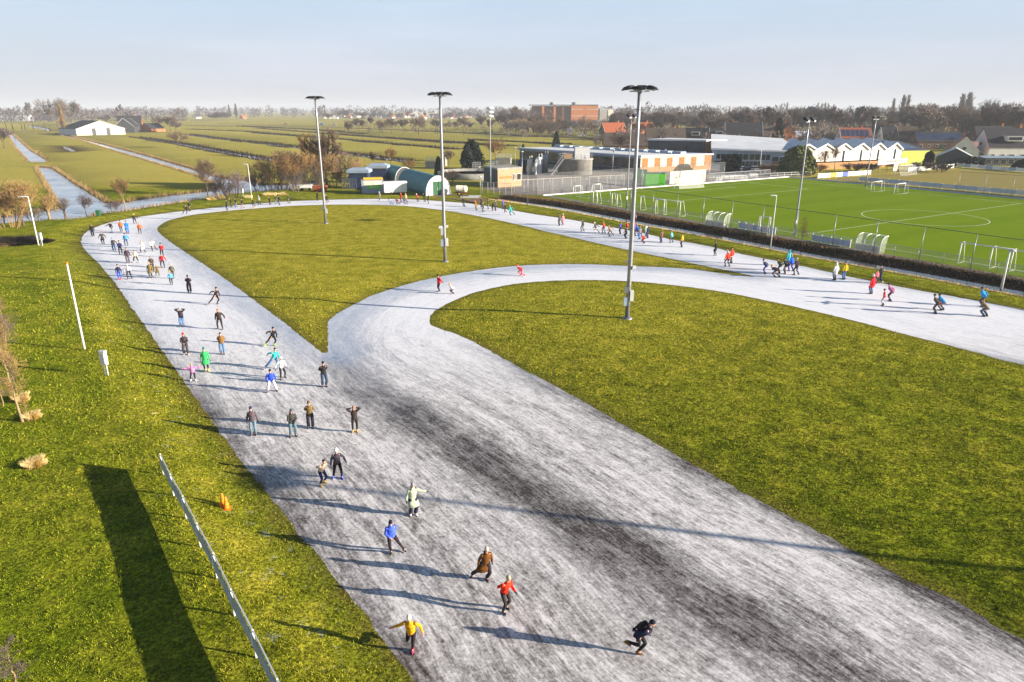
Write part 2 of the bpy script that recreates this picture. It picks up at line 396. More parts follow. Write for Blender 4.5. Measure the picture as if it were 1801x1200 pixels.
fr = g.math('MULTIPLY', g.attr('frost'), g.ramp(g.noise(P_, 1.7, 5, .7), [(.60, 0.0), (.70, 1.0)]))
cg = g.mix(g.math('MULTIPLY', fr, .6), cg, (.55, .58, .52))
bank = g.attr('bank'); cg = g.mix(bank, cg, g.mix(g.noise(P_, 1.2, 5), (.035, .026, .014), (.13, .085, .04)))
g.l(cg, g.b.inputs['Base Color']); g.b.inputs['Roughness'].default_value = .9; g.b.inputs['Specular IOR Level'].default_value = .0
spk = g.ramp(g.noise(P_, 9.0, 4, .7), [(.41, .28), (.5, 1.0), (.60, 1.6)])
cg = g.mix(.8, cg, spk, 'MULTIPLY'); g.l(cg, g.b.inputs['Base Color'])
hgt = g.math('ADD', g.math('MULTIPLY', n3, 1.0), g.math('MULTIPLY', n4, .35)); g.bump(hgt, .9, .14)

def ground_attrs(P):
    n = len(P); out = {'field': np.zeros(n), 'rim': np.zeros(n), 'frost': np.zeros(n), 'bank': np.zeros(n)}
    x, y = P[:, 0], P[:, 1]
    di = np.minimum(np.minimum(dist(P, ice_out), dist(P, isl1)), dist(P, isl2)); io = inside(P, ice_out)
    out['rim'] = np.exp(-(di/.8)**2)*np.where(io, .7, .95)
    out['frost'] = np.where(~io & (x < 5) & (y < 90), np.exp(-((di-1.9)/1.6)**2), 0)
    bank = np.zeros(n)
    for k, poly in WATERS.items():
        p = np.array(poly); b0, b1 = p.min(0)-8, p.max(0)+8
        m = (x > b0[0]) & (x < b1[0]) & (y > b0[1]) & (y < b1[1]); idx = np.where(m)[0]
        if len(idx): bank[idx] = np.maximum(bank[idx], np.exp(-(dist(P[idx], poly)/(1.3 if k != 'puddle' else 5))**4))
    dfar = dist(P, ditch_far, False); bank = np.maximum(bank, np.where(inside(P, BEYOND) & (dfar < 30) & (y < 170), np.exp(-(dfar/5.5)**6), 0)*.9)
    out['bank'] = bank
    fld = smst(y, 150, 175); fld = np.maximum(fld, smst(-x-30-np.maximum(0, (y-90))*.0, 70, 90)*smst(y, 100, 112))
    dc = dist(P, WATERS['canal']); 
    out['field'] = np.clip(fld, 0, 1); out['dry'] = np.where(inside(P, isl1), .62, np.where(inside(P, isl2), .06+.42*smst(y-.35*x, 18, 50), np.clip(.0+.38*np.exp(-((di-2.6)/1.8)**2)*(x < 8), 0, 1)))  # dry lawns, plus the left bank's sunlit slope painted lighter
    return out
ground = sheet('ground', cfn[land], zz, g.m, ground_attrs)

# ice: flow coordinates along both skating lines drive the scratches
GO = smooth_line(ats([(1250,1400),(1000,1180),(880,1030),(700,850),(540,700),(410,560),(310,475),(235,425),(262,395),(400,368),(600,356),(800,365),(1000,395),(1200,436),(1400,477),(1600,528),(1801,585)]), 1.0)
GI = smooth_line(ats([(1900,1400),(1500,1130),(1200,950),(1000,820),(820,710),(690,640),(650,590),(680,545),(760,510),(900,484),(1100,481),(1300,499),(1500,536),(1801,605)]), 1.0)
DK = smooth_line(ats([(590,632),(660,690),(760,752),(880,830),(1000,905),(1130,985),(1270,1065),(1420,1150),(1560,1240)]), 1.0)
def ice_attrs(P):
    do, so_, to = dist(P, GO, False, True); d2, si, ti = dist(P, GI, False, True)
    edge = np.minimum(np.minimum(dist(P, isl1), dist(P, isl2)), dist(P, ice_out)); e1 = dist(P, isl1)
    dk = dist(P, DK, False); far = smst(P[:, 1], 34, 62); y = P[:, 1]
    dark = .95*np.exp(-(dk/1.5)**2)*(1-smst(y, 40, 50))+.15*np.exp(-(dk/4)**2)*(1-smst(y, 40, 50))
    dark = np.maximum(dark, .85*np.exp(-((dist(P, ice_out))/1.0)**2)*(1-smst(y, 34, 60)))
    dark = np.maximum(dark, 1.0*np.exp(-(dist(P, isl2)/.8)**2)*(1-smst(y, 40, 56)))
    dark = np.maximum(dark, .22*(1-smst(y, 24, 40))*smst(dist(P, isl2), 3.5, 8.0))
    smooth = np.exp(-(e1/2.4)**3)*smst(y, 40, 52)*(1-smst(y, 95, 130)) + .85*np.exp(-(e1/3.6)**2)*(d2 < do)*(y > 44)*(1-smst(P[:, 0], 2, 22)) + .8*np.exp(-(dist(P, ice_out)/1.2)**2)*smst(y, 45, 60)*(1-smst(y, 90, 110))
    return {'flow_o': np.c_[so_, to], 'flow_i': np.c_[si, ti], 'blend': d2/(do+d2+1e-6), 'dark': np.clip(dark, 0, 1), 'far': far, 'sheen_tint': np.clip(smooth, 0, 1)}
i = NT('scratched_ice'); P_ = i.pos()
fo, fi, bl = i.attr('flow_o', 'Vector'), i.attr('flow_i', 'Vector'), i.attr('blend')
def flow(scale_s, scale_t, det, rough, dist_=0.0, off=0.0):
    a = i.noise(i.mapping(fo, (scale_s, scale_t, 1), 0, (off, off, 0)), 1.0, det, rough, dist_)
    b = i.noise(i.mapping(fi, (scale_s, scale_t, 1), 0, (off+7, off+3, 0)), 1.0, det, rough, dist_)
    o = i.n('Mix'); o.data_type = 'FLOAT'; i.l(bl, o.inputs[0]); i.l(b, o.inputs[2]); i.l(a, o.inputs[3]); return o.outputs[0]
s1 = flow(.13, .9, 6, .68, .5); s2 = flow(.42, 3.4, 7, .78, .6, 11.0); s3 = flow(1.3, 9.0, 5, .75, .6, 23.0); s4 = i.noise(P_, 1.6, 8, .8, .4)
s5 = flow(1.1, 2.6, 6, .8, 1.2, 43.0)
ridg = i.math('ABSOLUTE', i.math('SUBTRACT', flow(.30, 3.2, 3, .5, 1.6, 31.0), .5)); crk = i.ramp(ridg, [(0.0, 1.0), (.018, .0)])
ridg2 = i.math('ABSOLUTE', i.math('SUBTRACT', i.noise(P_, .40, 2, .45, .8), .5)); crk2 = i.ramp(ridg2, [(0.0, 1.0), (.010, .0)])
s6 = i.noise(P_, 7.5, 5, .75, .6)
dk = i.attr('dark'); fr = i.attr('far'); sh_ = i.attr('sheen_tint')
def dev(x, k): return i.math('MULTIPLY', i.math('SUBTRACT', x, .5), k)
h = i.math('ADD', i.math('ADD', dev(s1, 1.0), dev(s2, 1.35)), i.math('ADD', i.math('ADD', dev(s3, 1.25), dev(s4, .8)), i.math('ADD', dev(s5, .7), dev(s6, 1.0))))
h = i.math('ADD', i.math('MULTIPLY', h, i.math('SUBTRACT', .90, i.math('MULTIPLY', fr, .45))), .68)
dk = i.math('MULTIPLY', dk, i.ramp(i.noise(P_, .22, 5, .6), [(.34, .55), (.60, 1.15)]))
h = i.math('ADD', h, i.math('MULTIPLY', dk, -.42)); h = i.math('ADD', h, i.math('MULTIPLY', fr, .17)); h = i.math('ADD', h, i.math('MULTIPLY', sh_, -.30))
white = i.ramp(h, [(.16, 0.0), (.42, .25), (.62, .60), (.86, 1.0)])
white = i.math('MAXIMUM', white, i.math('MULTIPLY', i.math('MULTIPLY', crk, i.ramp(s1, [(.45, 0.0), (.65, 1.0)])), .75)); white = i.math('MAXIMUM', white, i.math('MULTIPLY', i.math('MULTIPLY', crk2, i.ramp(i.noise(P_, .35, 3), [(.48, 0.0), (.60, 1.0)])), .14))
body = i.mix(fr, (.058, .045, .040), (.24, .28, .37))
body = i.mix(sh_, body, (.22, .29, .42))  # sky reflection on the smooth ice edges painted in as blue body colour
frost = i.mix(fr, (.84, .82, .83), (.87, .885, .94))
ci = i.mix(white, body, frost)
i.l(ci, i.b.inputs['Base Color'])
rr = i.ramp(white, [(0.0, .22), (.5, .5), (1.0, .75)]); i.l(rr, i.b.inputs['Roughness']); i.b.inputs['Specular IOR Level'].default_value = .5; i.b.inputs['IOR'].default_value = 1.31
i.bump(i.math('ADD', s3, i.math('MULTIPLY', s2, .6)), .25, .02)
ice = sheet('ice', cfn[is_ice], 0.0, i.m, ice_attrs)
w = NT('canal_water'); wn = w.noise(w.mapping(w.pos(), (.5, .5, .5)), 1.2, 4)
w.l(w.ramp(w.noise(w.pos(), .12, 5), [(.35, (.20, .25, .32)), (.65, (.44, .50, .60))]), w.b.inputs['Base Color'])
w.l(w.ramp(w.noise(w.pos(), .2, 4), [(.4, .06), (.7, .25)]), w.b.inputs['Roughness']); w.b.inputs['IOR'].default_value = 1.33; w.bump(wn, .05, .02)
wfar = NT('ditch_water'); wfar.b.inputs['Roughness'].default_value = .1; wfar.l(wfar.ramp(wfar.noise(wfar.pos(), .5, 4), [(.3, (.02, .028, .04)), (.7, (.07, .085, .11))]), wfar.b.inputs['Base Color'])
can = inside(cen, WATERS['canal']) | inside(cen, WATERS['pool_canal']) | inside(cen, WATERS['far_canal']) | inside(cen, WATERS['puddle'])
sheet('canal', cfn[wat & can], WZ, w.m, None, True)
sheet('ditch_water', cfn[wat & ~can], WZ, wfar.m, None, True)
# ------------------------------------------------------------------ people: one skinned body per pose, clothes as children
V = Vector
def ik(a, c, l1, l2, hint):
    a, c = V(a), V(c); d = c-a; L = min(d.length, (l1+l2)*.995)
    d = d.normalized(); c = a+d*L
    x = (l1*l1-l2*l2+L*L)/(2*L); h = math.sqrt(max(0, l1*l1-x*x))
    hint = V(hint); hint = hint-d*hint.dot(d); hint = hint.normalized() if hint.length > 1e-5 else V((0, 1, 0))
    return a+d*x+hint*h, c
# pose: hip height, lean forward, side lean, feet (x, y, height, toe yaw), arms, head pitch, twist
ARM = {  # wrist offset from the shoulder for the left (x<0) arm in the torso frame (x out, y fwd, z up), elbow hint
 'down': ((.10, .02, -.53), (.3, -1, 0)), 'bend': ((.07, .24, -.34), (.4, -1, -.5)), 'swing_back': ((.14, -.33, -.38), (.5, -1, .2)),
 'swing_fwd': ((-.02, .36, -.28), (.6, -.3, -.8)), 'behind': ((-.13, -.19, -.42), (1, -.25, 0)), 'out': ((.45, .03, -.27), (0, -.4, -1)),
 'out_low': ((.23, .05, -.46), (.4, -1, 0)), 'wide_out': ((.50, .02, -.08), (0, -.4, -1)), 'head': ((-.04, .02, .24), (1, .1, .3)), 'front': ((-.13, .26, -.36), (1, -.5, -.3)), 'fist': ((.0, .34, -.22), (.4, -.6, -1))}
POSES = {
 'stand': dict(hip=.92, lean=3, feet=((-.10, 0, 0, 12), (.10, .02, 0, -12)), arms=('down', 'down'), head=5),
 'walk': dict(hip=.90, lean=8, feet=((-.10, .16, 0, 6), (.11, -.18, .05, -10)), arms=('down', 'bend'), head=6),
 'glide': dict(hip=.87, lean=12, feet=((-.17, .12, 0, 10), (.20, -.10, 0, -18)), arms=('out_low', 'down'), head=4),
 'glide2': dict(hip=.87, lean=12, feet=((-.22, -.12, 0, 18), (.15, .12, 0, -8)), arms=('bend', 'out_low'), head=4),
 'wide': dict(hip=.83, lean=16, feet=((-.27, .0, 0, 14), (.27, .02, 0, -16)), arms=('bend', 'bend'), head=2),
 'stride_r': dict(hip=.80, lean=26, feet=((-.04, .06, 0, 4), (.52, -.34, .03, -35)), arms=('swing_fwd', 'swing_back'), head=-12),
 'stride_l': dict(hip=.80, lean=26, feet=((-.52, -.34, .03, 35), (.04, .06, 0, -4)), arms=('swing_back', 'swing_fwd'), head=-12),
 'stride_coat': dict(hip=.82, lean=18, feet=((-.04, .06, 0, 4), (.46, -.30, .03, -35)), arms=('down', 'down'), head=-4),
 'behind': dict(hip=.91, lean=12, feet=((-.10, .06, 0, 8), (.11, -.04, 0, -10)), arms=('behind', 'behind'), head=0),
 'lean': dict(hip=.82, lean=36, feet=((-.16, -.05, 0, 10), (.17, .10, 0, -12)), arms=('behind', 'behind'), head=-18),
 'racer': dict(hip=.68, lean=64, feet=((-.08, .06, 0, 4), (.40, -.30, 0, -25)), arms=('behind', 'behind'), head=-42),
 'racer_arm': dict(hip=.68, lean=60, feet=((-.36, -.26, 0, 24), (.08, .06, 0, -4)), arms=('behind', 'out'), head=-40),
 'arms_out': dict(hip=.88, lean=6, feet=((-.16, .04, 0, 8), (.22, .0, .03, -20)), arms=('wide_out', 'wide_out'), head=4),
 'arms_head': dict(hip=.91, lean=4, feet=((-.11, .03, 0, 10), (.13, -.03, 0, -14)), arms=('head', 'head'), head=8),
 'one_out': dict(hip=.90, lean=8, feet=((-.09, .05, 0, 10), (.11, -.04, 0, -18)), arms=('out', 'down'), head=6),
 'one_out_r': dict(hip=.90, lean=8, feet=((-.09, .05, 0, 10), (.11, -.04, 0, -18)), arms=('down', 'out'), head=6),
 'one_leg': dict(hip=.90, lean=14, feet=((-.02, .0, .0, 4), (.10, -.42, .34, -10)), arms=('out_low', 'out'), head=4),
 'one_leg_racer': dict(hip=.84, lean=44, feet=((-.02, .02, .0, 4), (-.06, -.36, .26, -6)), arms=('behind', 'behind'), head=-16),
 'kick_l': dict(hip=.89, lean=12, feet=((-.48, .04, .03, 28), (.04, -.02, 0, -6)), arms=('behind', 'front'), head=6),
 'front': dict(hip=.91, lean=9, feet=((-.13, .05, 0, 12), (.13, -.04, 0, -14)), arms=('front', 'front'), head=8),
 'fist': dict(hip=.88, lean=22, feet=((-.12, -.04, 0, 8), (.12, .10, 0, -10)), arms=('fist', 'behind'), head=-4),
 'crouch': dict(hip=.66, lean=52, feet=((-.17, .0, 0, 8), (.17, .02, 0, -8)), arms=('front', 'front'), head=-30),
 'tall_coat': dict(hip=.92, lean=4, feet=((-.11, .08, 0, 12), (.13, -.08, 0, -14)), arms=('out_low', 'out_low'), head=4),
}
FH = .115   # ankle height above the ice on a skate
def solve(p):
    J = {}; hip = V((0, 0, p['hip'])); fy = sum(f[1] for f in p['feet'])/2
    J['hip'] = hip
    ln = R(p['lean']); up = V((0, math.sin(ln), math.cos(ln))); fw = V((0, math.cos(ln), -math.sin(ln))); rt = V((1, 0, 0))
    J['frame'] = (rt, fw, up)
    J['waist'] = hip+up*.12; J['chest'] = hip+up*.32+fw*.015; J['neck'] = hip+up*.50-fw*.01
    hp = R(p['head']); hd = V((0, math.sin(hp+ln*.35), math.cos(hp+ln*.35))); J['hup'] = hd; J['hfw'] = V((0, math.cos(hp+ln*.35), -math.sin(hp+ln*.35)))
    J['head'] = J['neck']+(up*.06+hd*.13)+J['hfw']*.02
    for s, f, a in ((-1, p['feet'][0], p['arms'][0]), (1, p['feet'][1], p['arms'][1])):
        h = hip+V((s*.095, 0, -.03)); an = V((f[0], f[1]-.02, f[2]+FH))
        kn, an = ik(h, an, .42, .41, (s*.15, 1, 0)); yaw = R(f[3]); tilt = min(.6, f[2]*1.6)
        td = V((-math.sin(yaw), math.cos(yaw), -math.sin(tilt))).normalized()
        J[('leg', s)] = (h, kn, an, td)
        sh = J['neck']+rt*(s*.185)-up*.055; (o, e) = ARM[a]
        wr = sh+rt*(s*o[0])+fw*o[1]+up*o[2]; el, wr = ik(sh, wr, .29, .255, rt*(s*e[0])+fw*e[1]+up*e[2])
        J[('arm', s)] = (sh, el, wr)
    return J
def head_mesh(mb, J, mi_skin=0, mi_dark=2, hair=None):
    """a head with brow, nose, chin, ears and eyes"""
    up, fw = J['hup'], J['hfw']; rt = V((1, 0, 0)); c = J['head']; rings = []; N = 14
    for i in range(11):
        t = -math.pi/2+math.pi*i/10; z = math.sin(t)*.118; r = math.cos(t); ring = []
        for k in range(N):
            a = 2*math.pi*k/N; x, y = math.sin(a), math.cos(a)
            rx, ry = .075*r, .096*r
            f = max(0, y)**3
            q = f*(.022*math.exp(-((z+.012)/.022)**2)*(1 if abs(x) < .3 else 0) - .010*math.exp(-((z-.015)/.016)**2)*(1 if .2 < abs(x) < .6 else .0) + .010*math.exp(-((z+.085)/.025)**2))
            taper = 1-.25*max(0, -z/.118)
            ring.append(c+rt*(x*rx*taper)+fw*(y*ry*taper+q)+up*z)
        rings.append(ring)
    mb.ring(rings, mi=mi_skin)
    for s in (-1, 1):
        mb.add([c+rt*(s*.030+dx)+fw*.0935+up*(.016+dz) for dx, dz in ((-.013, 0), (0, -.007), (.013, 0), (0, .007))], [(0, 1, 2, 3)], mi_dark)
        mb.tube([c+rt*(s*.070)-up*.025, c+rt*(s*.082)+up*.002-fw*.006, c+rt*(s*.076)+up*.028-fw*.008], [.010, .016, .010], 6, mi_skin)
    mb.add([c+rt*dx+fw*(.0915-.008*abs(dx)/.02)+up*(-.052+dz) for dx, dz in ((-.02, 0), (0, -.005), (.02, 0), (0, .004))], [(0, 1, 2, 3)], 3)
def hand_chain(J, s):
    """palm and five bent fingers: chains of points with radii, rooted at the wrist"""
    sh, el, wr = J[('arm', s)]; d = (wr-el).normalized(); rt, fw, up = J['frame']
    n = d.cross(fw); n = (n.normalized() if n.length > .1 else V((0, 0, 1)))*(-s); side = n.cross(d).normalized()
    palm = wr+d*.075; out = [([wr, palm], [.026, .034])]
    for q, (off, L) in enumerate(((-.030, .055), (-.010, .070), (.010, .074), (.030, .064))):
        b = palm+side*off+d*.012; m = b+d*(L*.5)+n*(.010); e = m+d*(L*.42)+n*(.026); out.append(([palm, b, m, e], [.030, .0105, .0095, .008]))
    t0 = wr+d*.03-side*.025; out.append(([wr, t0, t0+d*.03-side*.024+n*.008, t0+d*.058-side*.026+n*.02], [.026, .013, .011, .009]))
    return out
def skin_body(J, name):
    """skeleton edges with a radius per joint, grown with a Skin modifier: one continuous figure"""
    pts, rad, ed = [], [], []
    def P(p, r): pts.append(V(p)); rad.append(r); return len(pts)-1
    rt, fw, up = J['frame']
    h = P(J['hip'], .115); w = P(J['waist'], .105); c = P(J['chest'], .105); n = P(J['neck'], .060); hd = P(J['neck']+J['hup']*.12, .058)
    ed += [(h, w), (w, c), (c, n), (n, hd)]
    for s in (-1, 1):
        a, k, b, td = J[('leg', s)]; i0 = P(a+V((s*.01, 0, -.06)), .085); i1 = P(k, .055); i1b = P(k.lerp(b, .35), .054); i2 = P(b, .036); i3 = P(b+td*.11-V((0, 0, .045)), .034)
        ed += [(h, i0), (i0, i1), (i1, i1b), (i1b, i2), (i2, i3)]
        sh, el, wr = J[('arm', s)]; j0 = P(sh-rt*(s*.03), .042); j1 = P(el, .036); j2 = P(wr, .027); ed += [(c, j0), (j0, j1), (j1, j2)]
        first = True; pm = None
        for chain, rr in hand_chain(J, s):
            if first: pm = P(chain[1], rr[1]*.8); ed.append((j2, pm)); first = False; continue
            prev = j2 if (chain[0]-wr).length < 1e-6 else pm
            for q, r_ in list(zip(chain, rr))[1:]: e = P(q, r_); ed.append((prev, e)); prev = e
    me = bpy.data.meshes.new(name); me.from_pydata(pts, ed, []); ob = bpy.data.objects.new(name, me); C.objects.link(ob)
    m = ob.modifiers.new('s', 'SKIN'); ob.modifiers.new('sub', 'SUBSURF').levels = 1
    for d_, r_ in zip(me.skin_vertices[0].data, rad): d_.radius = (r_, r_)
    me.skin_vertices[0].data[0].use_root = True
    dg = bpy.context.evaluated_depsgraph_get(); ev = ob.evaluated_get(dg); out = bpy.data.meshes.new_from_object(ev, depsgraph=dg)
    bpy.data.objects.remove(ob); bpy.data.meshes.remove(me)
    return out
def ell(c, rt, fw, rx, ry, n=14):
    return [c+rt*(math.cos(2*math.pi*k/n)*rx)+fw*(math.sin(2*math.pi*k/n)*ry) for k in range(n)]
def limb(mb, a, b, c, r, n=9, end=None):
    a, b, c = V(a), V(b), V(c); ab, bc = (b-a), (c-b)
    pts = [a, a+ab*.35, a+ab*.75, b, b+bc*.25, b+bc*.7, c]
    mb.tube(pts, [r[0], r[0]*.96, (r[0]+r[1])/2*.98, r[1], r[1]*1.02, (r[1]+r[2])/2, r[2]], n)
def make_jacket(J, kind):
    mb = MB(); rt, fw, up = J['frame']; fat = {'jacket': .92, 'coat': .96, 'suit': .83, 'puffy': 1.02, 'hood': .97}[kind]
    hem = J['hip']-up*.06
    rings = []
    if kind == 'coat':
        kn = (J[('leg', -1)][1]+J[('leg', 1)][1])/2; low = J['hip'].lerp(kn, .80)
        spread = abs(J[('leg', 1)][1].x-J[('leg', -1)][1].x)
        rings += [ell(low, rt, V((0, 1, 0)), .20+spread*.28, .20), ell(J['hip'].lerp(kn, .35), rt, V((0, 1, 0)), .20+spread*.12, .165)]
    L = [(hem, .185, .145), (hem+up*.015, .188, .148), (J['waist'], .172, .135), (J['waist']+up*.1, .182, .140), (J['chest'], .200, .142), (J['chest']+up*.09, .195, .128), (J['neck']-up*.045, .135, .100), (J['neck'], .078, .080), (J['neck']+up*.045, .070, .074)]
    for c, rx, ry in L: rings.append(ell(c, rt, fw, rx*fat, ry*fat))
    mb.ring(rings)
    for s in (-1, 1):
        sh, el, wr = J[('arm', s)]; limb(mb, sh-rt*(s*.03), el, wr, [.075*fat, .058*fat, .044*fat])
    if kind in ('hood', 'coat', 'puffy'):   # hood lying behind the neck
        mb.tube([J['neck']+rt*-.08+up*.02, J['neck']-fw*.085+rt*-.05+up*.03, J['neck']-fw*.10+up*.03, J['neck']-fw*.085+rt*.05+up*.03, J['neck']+rt*.08+up*.02], [.03, .045, .05, .045, .03], 7)
    if kind == 'puffy':
        for q in (.06, .14, .22, .30, .38):
            c = J['hip']+up*q; mb.ring([ell(c+up*dz, rt, fw, .192*fat*f, .150*fat*f) for dz, f in ((-.03, .98), (0, 1.05), (.03, .98))], cap=False)
    return mb
def make_trousers(J, kind):
    mb = MB(); rt, fw, up = J['frame']; r = {'tights': (.088, .062, .046), 'jeans': (.098, .078, .078), 'baggy': (.108, .088, .092)}[kind]
    mb.ring([ell(J['hip']-up*.12, rt, V((0, 1, 0)), .13, .10), ell(J['hip']-up*.05, rt, fw, .165, .128), ell(J['hip']+up*.05, rt, fw, .158, .120)])
    for s in (-1, 1):
        a, k, b, td = J[('leg', s)]; limb(mb, a+V((0, 0, .02)), k, b+(k-b).normalized()*.05, r)
    return mb
def make_boot(J, s):
    a, k, b, td = J[('leg', s)]; mb = MB(); sd = td.cross(V((0, 0, 1))).normalized(); nz = sd.cross(td)
    if nz.z < 0: nz = -nz
    mb.tube([b+(k-b).normalized()*.09, b+V((0, 0, .0)), b-nz*.045-td*.012], [.056, .052, .046], 9)
    rs = [[b+td*t+sd*(math.cos(q)*w)+nz*(-.055+max(-.025, math.sin(q)*h)) for q in [2*math.pi*j/10 for j in range(10)]] for t, w, h in ((-.07, .030, .04), (-.04, .044, .055), (.03, .046, .05), (.10, .046, .036), (.155, .036, .028), (.18, .014, .014))]
    mb.ring(rs); bl = MB(); z = -.10
    bl.bar(b-td*.10+nz*z, b+td*.22+nz*z, .007, .030); 
    for t in (-.04, .11): bl.bar(b+td*t+nz*(z+.03), b+td*t+nz*(z+.0), .012, .05)
    return mb, bl
def make_hat(J, kind):
    mb = MB(); up, fw, c = J['hup'], J['hfw'], J['head']; rt = V((1, 0, 0))
    def cap(z0, k, back=0, rxx=.084, ryy=.106, top=.14):
        rings = [ell(c+up*z0-fw*back, rt, fw, rxx*.97, ryy*.97, 12)]
        for q in range(0, 7):
            t = math.pi/2*q/6; rings.append(ell(c+up*(z0+.012+(top-z0)*math.sin(t))-fw*back, rt, fw, max(.004, rxx*k*math.cos(t)), max(.004, ryy*k*math.cos(t)), 12))
        mb.ring(rings)
    if kind == 'beanie': cap(.018, 1.02)
    elif kind == 'bobble': cap(.018, 1.03, 0, .086, .107, .15); mb.lathe([(.005, -.034), (.030, -.02), (.036, 0), (.030, .022), (.005, .036)], c+up*.185, 9)
    elif kind == 'short_hair': cap(.030, 1.0, .012, .080, .100, .128)
    elif kind == 'long_hair':
        cap(.028, 1.0, .012, .082, .102, .128)
        mb.ring([ell(c+up*.05-fw*.05, rt, fw, .080, .055, 10), ell(c-up*.05-fw*.068, rt, fw, .078, .045, 10), ell(c-up*.16-fw*.085, rt, fw, .06, .03, 10), ell(c-up*.24-fw*.09, rt, fw, .03, .016, 10)])
    elif kind == 'helmet': cap(.025, 1.08, 0, .090, .118, .15); mb.ring([ell(c+up*.03, rt, fw, .098, .128, 12), ell(c+up*.05, rt, fw, .096, .126, 12)])
    elif kind == 'hood':
        rings = [ell(c-up*.13, rt, fw, .088, .092, 12), ell(c-up*.06-fw*.025, rt, fw, .096, .100, 12)]
        for q in range(0, 6):
            t = math.pi/2*q/5; rings.append(ell(c+up*(.0+.150*math.sin(t))-fw*.030, rt, fw, max(.004, .100*math.cos(t)), max(.004, .108*math.cos(t)), 12))
        mb.ring(rings)
    elif kind == 'cap':
        cap(.030, 1.02, 0, .082, .104, .135); mb.ring([[c+up*.035+rt*x+fw*y for x, y in ((-.07, .05), (-.045, .16), (.045, .16), (.07, .05))], [c+up*.045+rt*x+fw*y for x, y in ((-.07, .05), (-.045, .158), (.045, .158), (.07, .05))]], smooth=False)
    return mb
CLO = {}
def cloth(c, kind='fabric'):
    k = ('cloth', c, kind)
    if k not in CLO:
        l = lin(tuple(v/255 for v in c)); CLO[k] = mat('fabric_%02x%02x%02x_%s' % (*c, kind), l, .8 if kind == 'fabric' else .5, .22, 9, .2, 0, .4)
    return CLO[k]
SKIN = mat('skin', (.58, .33, .24), .55, .08, 20); EYE = mat('eye_dark', (.02, .015, .012), .3, .05); LIP = mat('lips', (.36, .13, .11), .5, .05); STEEL = mat('skate_steel', (.55, .56, .58), .3, .05, 5, .5, .9)
cache = {}
def proto(kind, pose, *a):
    k = (kind, pose)+a
    if k in cache: return cache[k]
    J = cache.setdefault(('J', pose), None) or solve(POSES[pose]); cache[('J', pose)] = J
    if kind == 'body':
        me = skin_body(J, 'person_body'); mb = MB(); mb.v = [tuple(v.co) for v in me.vertices]; mb.f = [tuple(p.vertices) for p in me.polygons]
        mb.mi = []; mb.sm = [True]*len(mb.f)
        wr = [(J[('arm', s)][2], (J[('arm', s)][2]-J[('arm', s)][1]).normalized()) for s in (-1, 1)]
        for p in me.polygons:
            c = V(p.center); mb.mi.append(1 if any((c-w_).dot(d_) > -.02 and (c-w_).length < .25 for w_, d_ in wr) else 0)
        bpy.data.meshes.remove(me); head_mesh(mb, J); r = mb.mesh('person_body', [SKIN, SKIN, EYE, LIP])
    else:
        mb = {'jacket': make_jacket, 'trousers': make_trousers, 'hat': make_hat}[kind](J, *a) if kind in ('jacket', 'trousers', 'hat') else make_boot(J, a[0])[0 if kind == 'skate' else 1]
        r = mb.mesh('person_'+kind, [SKIN])
    cache[k] = r; return r
def wear(root, name, me, m, slot=0):
    o = link(name, me, root); o.material_slots[slot].link = 'OBJECT'; o.material_slots[slot].material = m; return o
N_, K_, D_ = (24, 30, 52), (22, 22, 24), (50, 47, 50)
def person(px, py, yaw, pose, jk, jc, tk, tc, hk, hc, label, size=1.0, glove=None, boot=K_, group='skaters on the ice', z=0.0, blade=True, on_grass=False):
    g = G(px, py) if on_grass else V((*at(px, py, 0), 0.0))
    r = empty('person', (g.x, g.y, g.z), R(yaw-90), label, 'person', group); r.scale = (size,)*3
    b = link('body', proto('body', pose), r)
    b.material_slots[1].link = 'OBJECT'; b.material_slots[1].material = cloth(glove) if glove else SKIN
    wear(r, 'jacket', proto('jacket', pose, jk), cloth(jc)); wear(r, 'trousers', proto('trousers', pose, tk), cloth(tc))
    wear(r, 'hair' if 'hair' in hk else ('helmet' if hk == 'helmet' else 'hat'), proto('hat', pose, hk), cloth(hc))
    for s in (-1, 1):
        k = wear(r, 'skate', proto('skate', pose, s), cloth(boot, 'leather'))
        wear(k, 'blade', proto('blade', pose, s), STEEL)
    return r
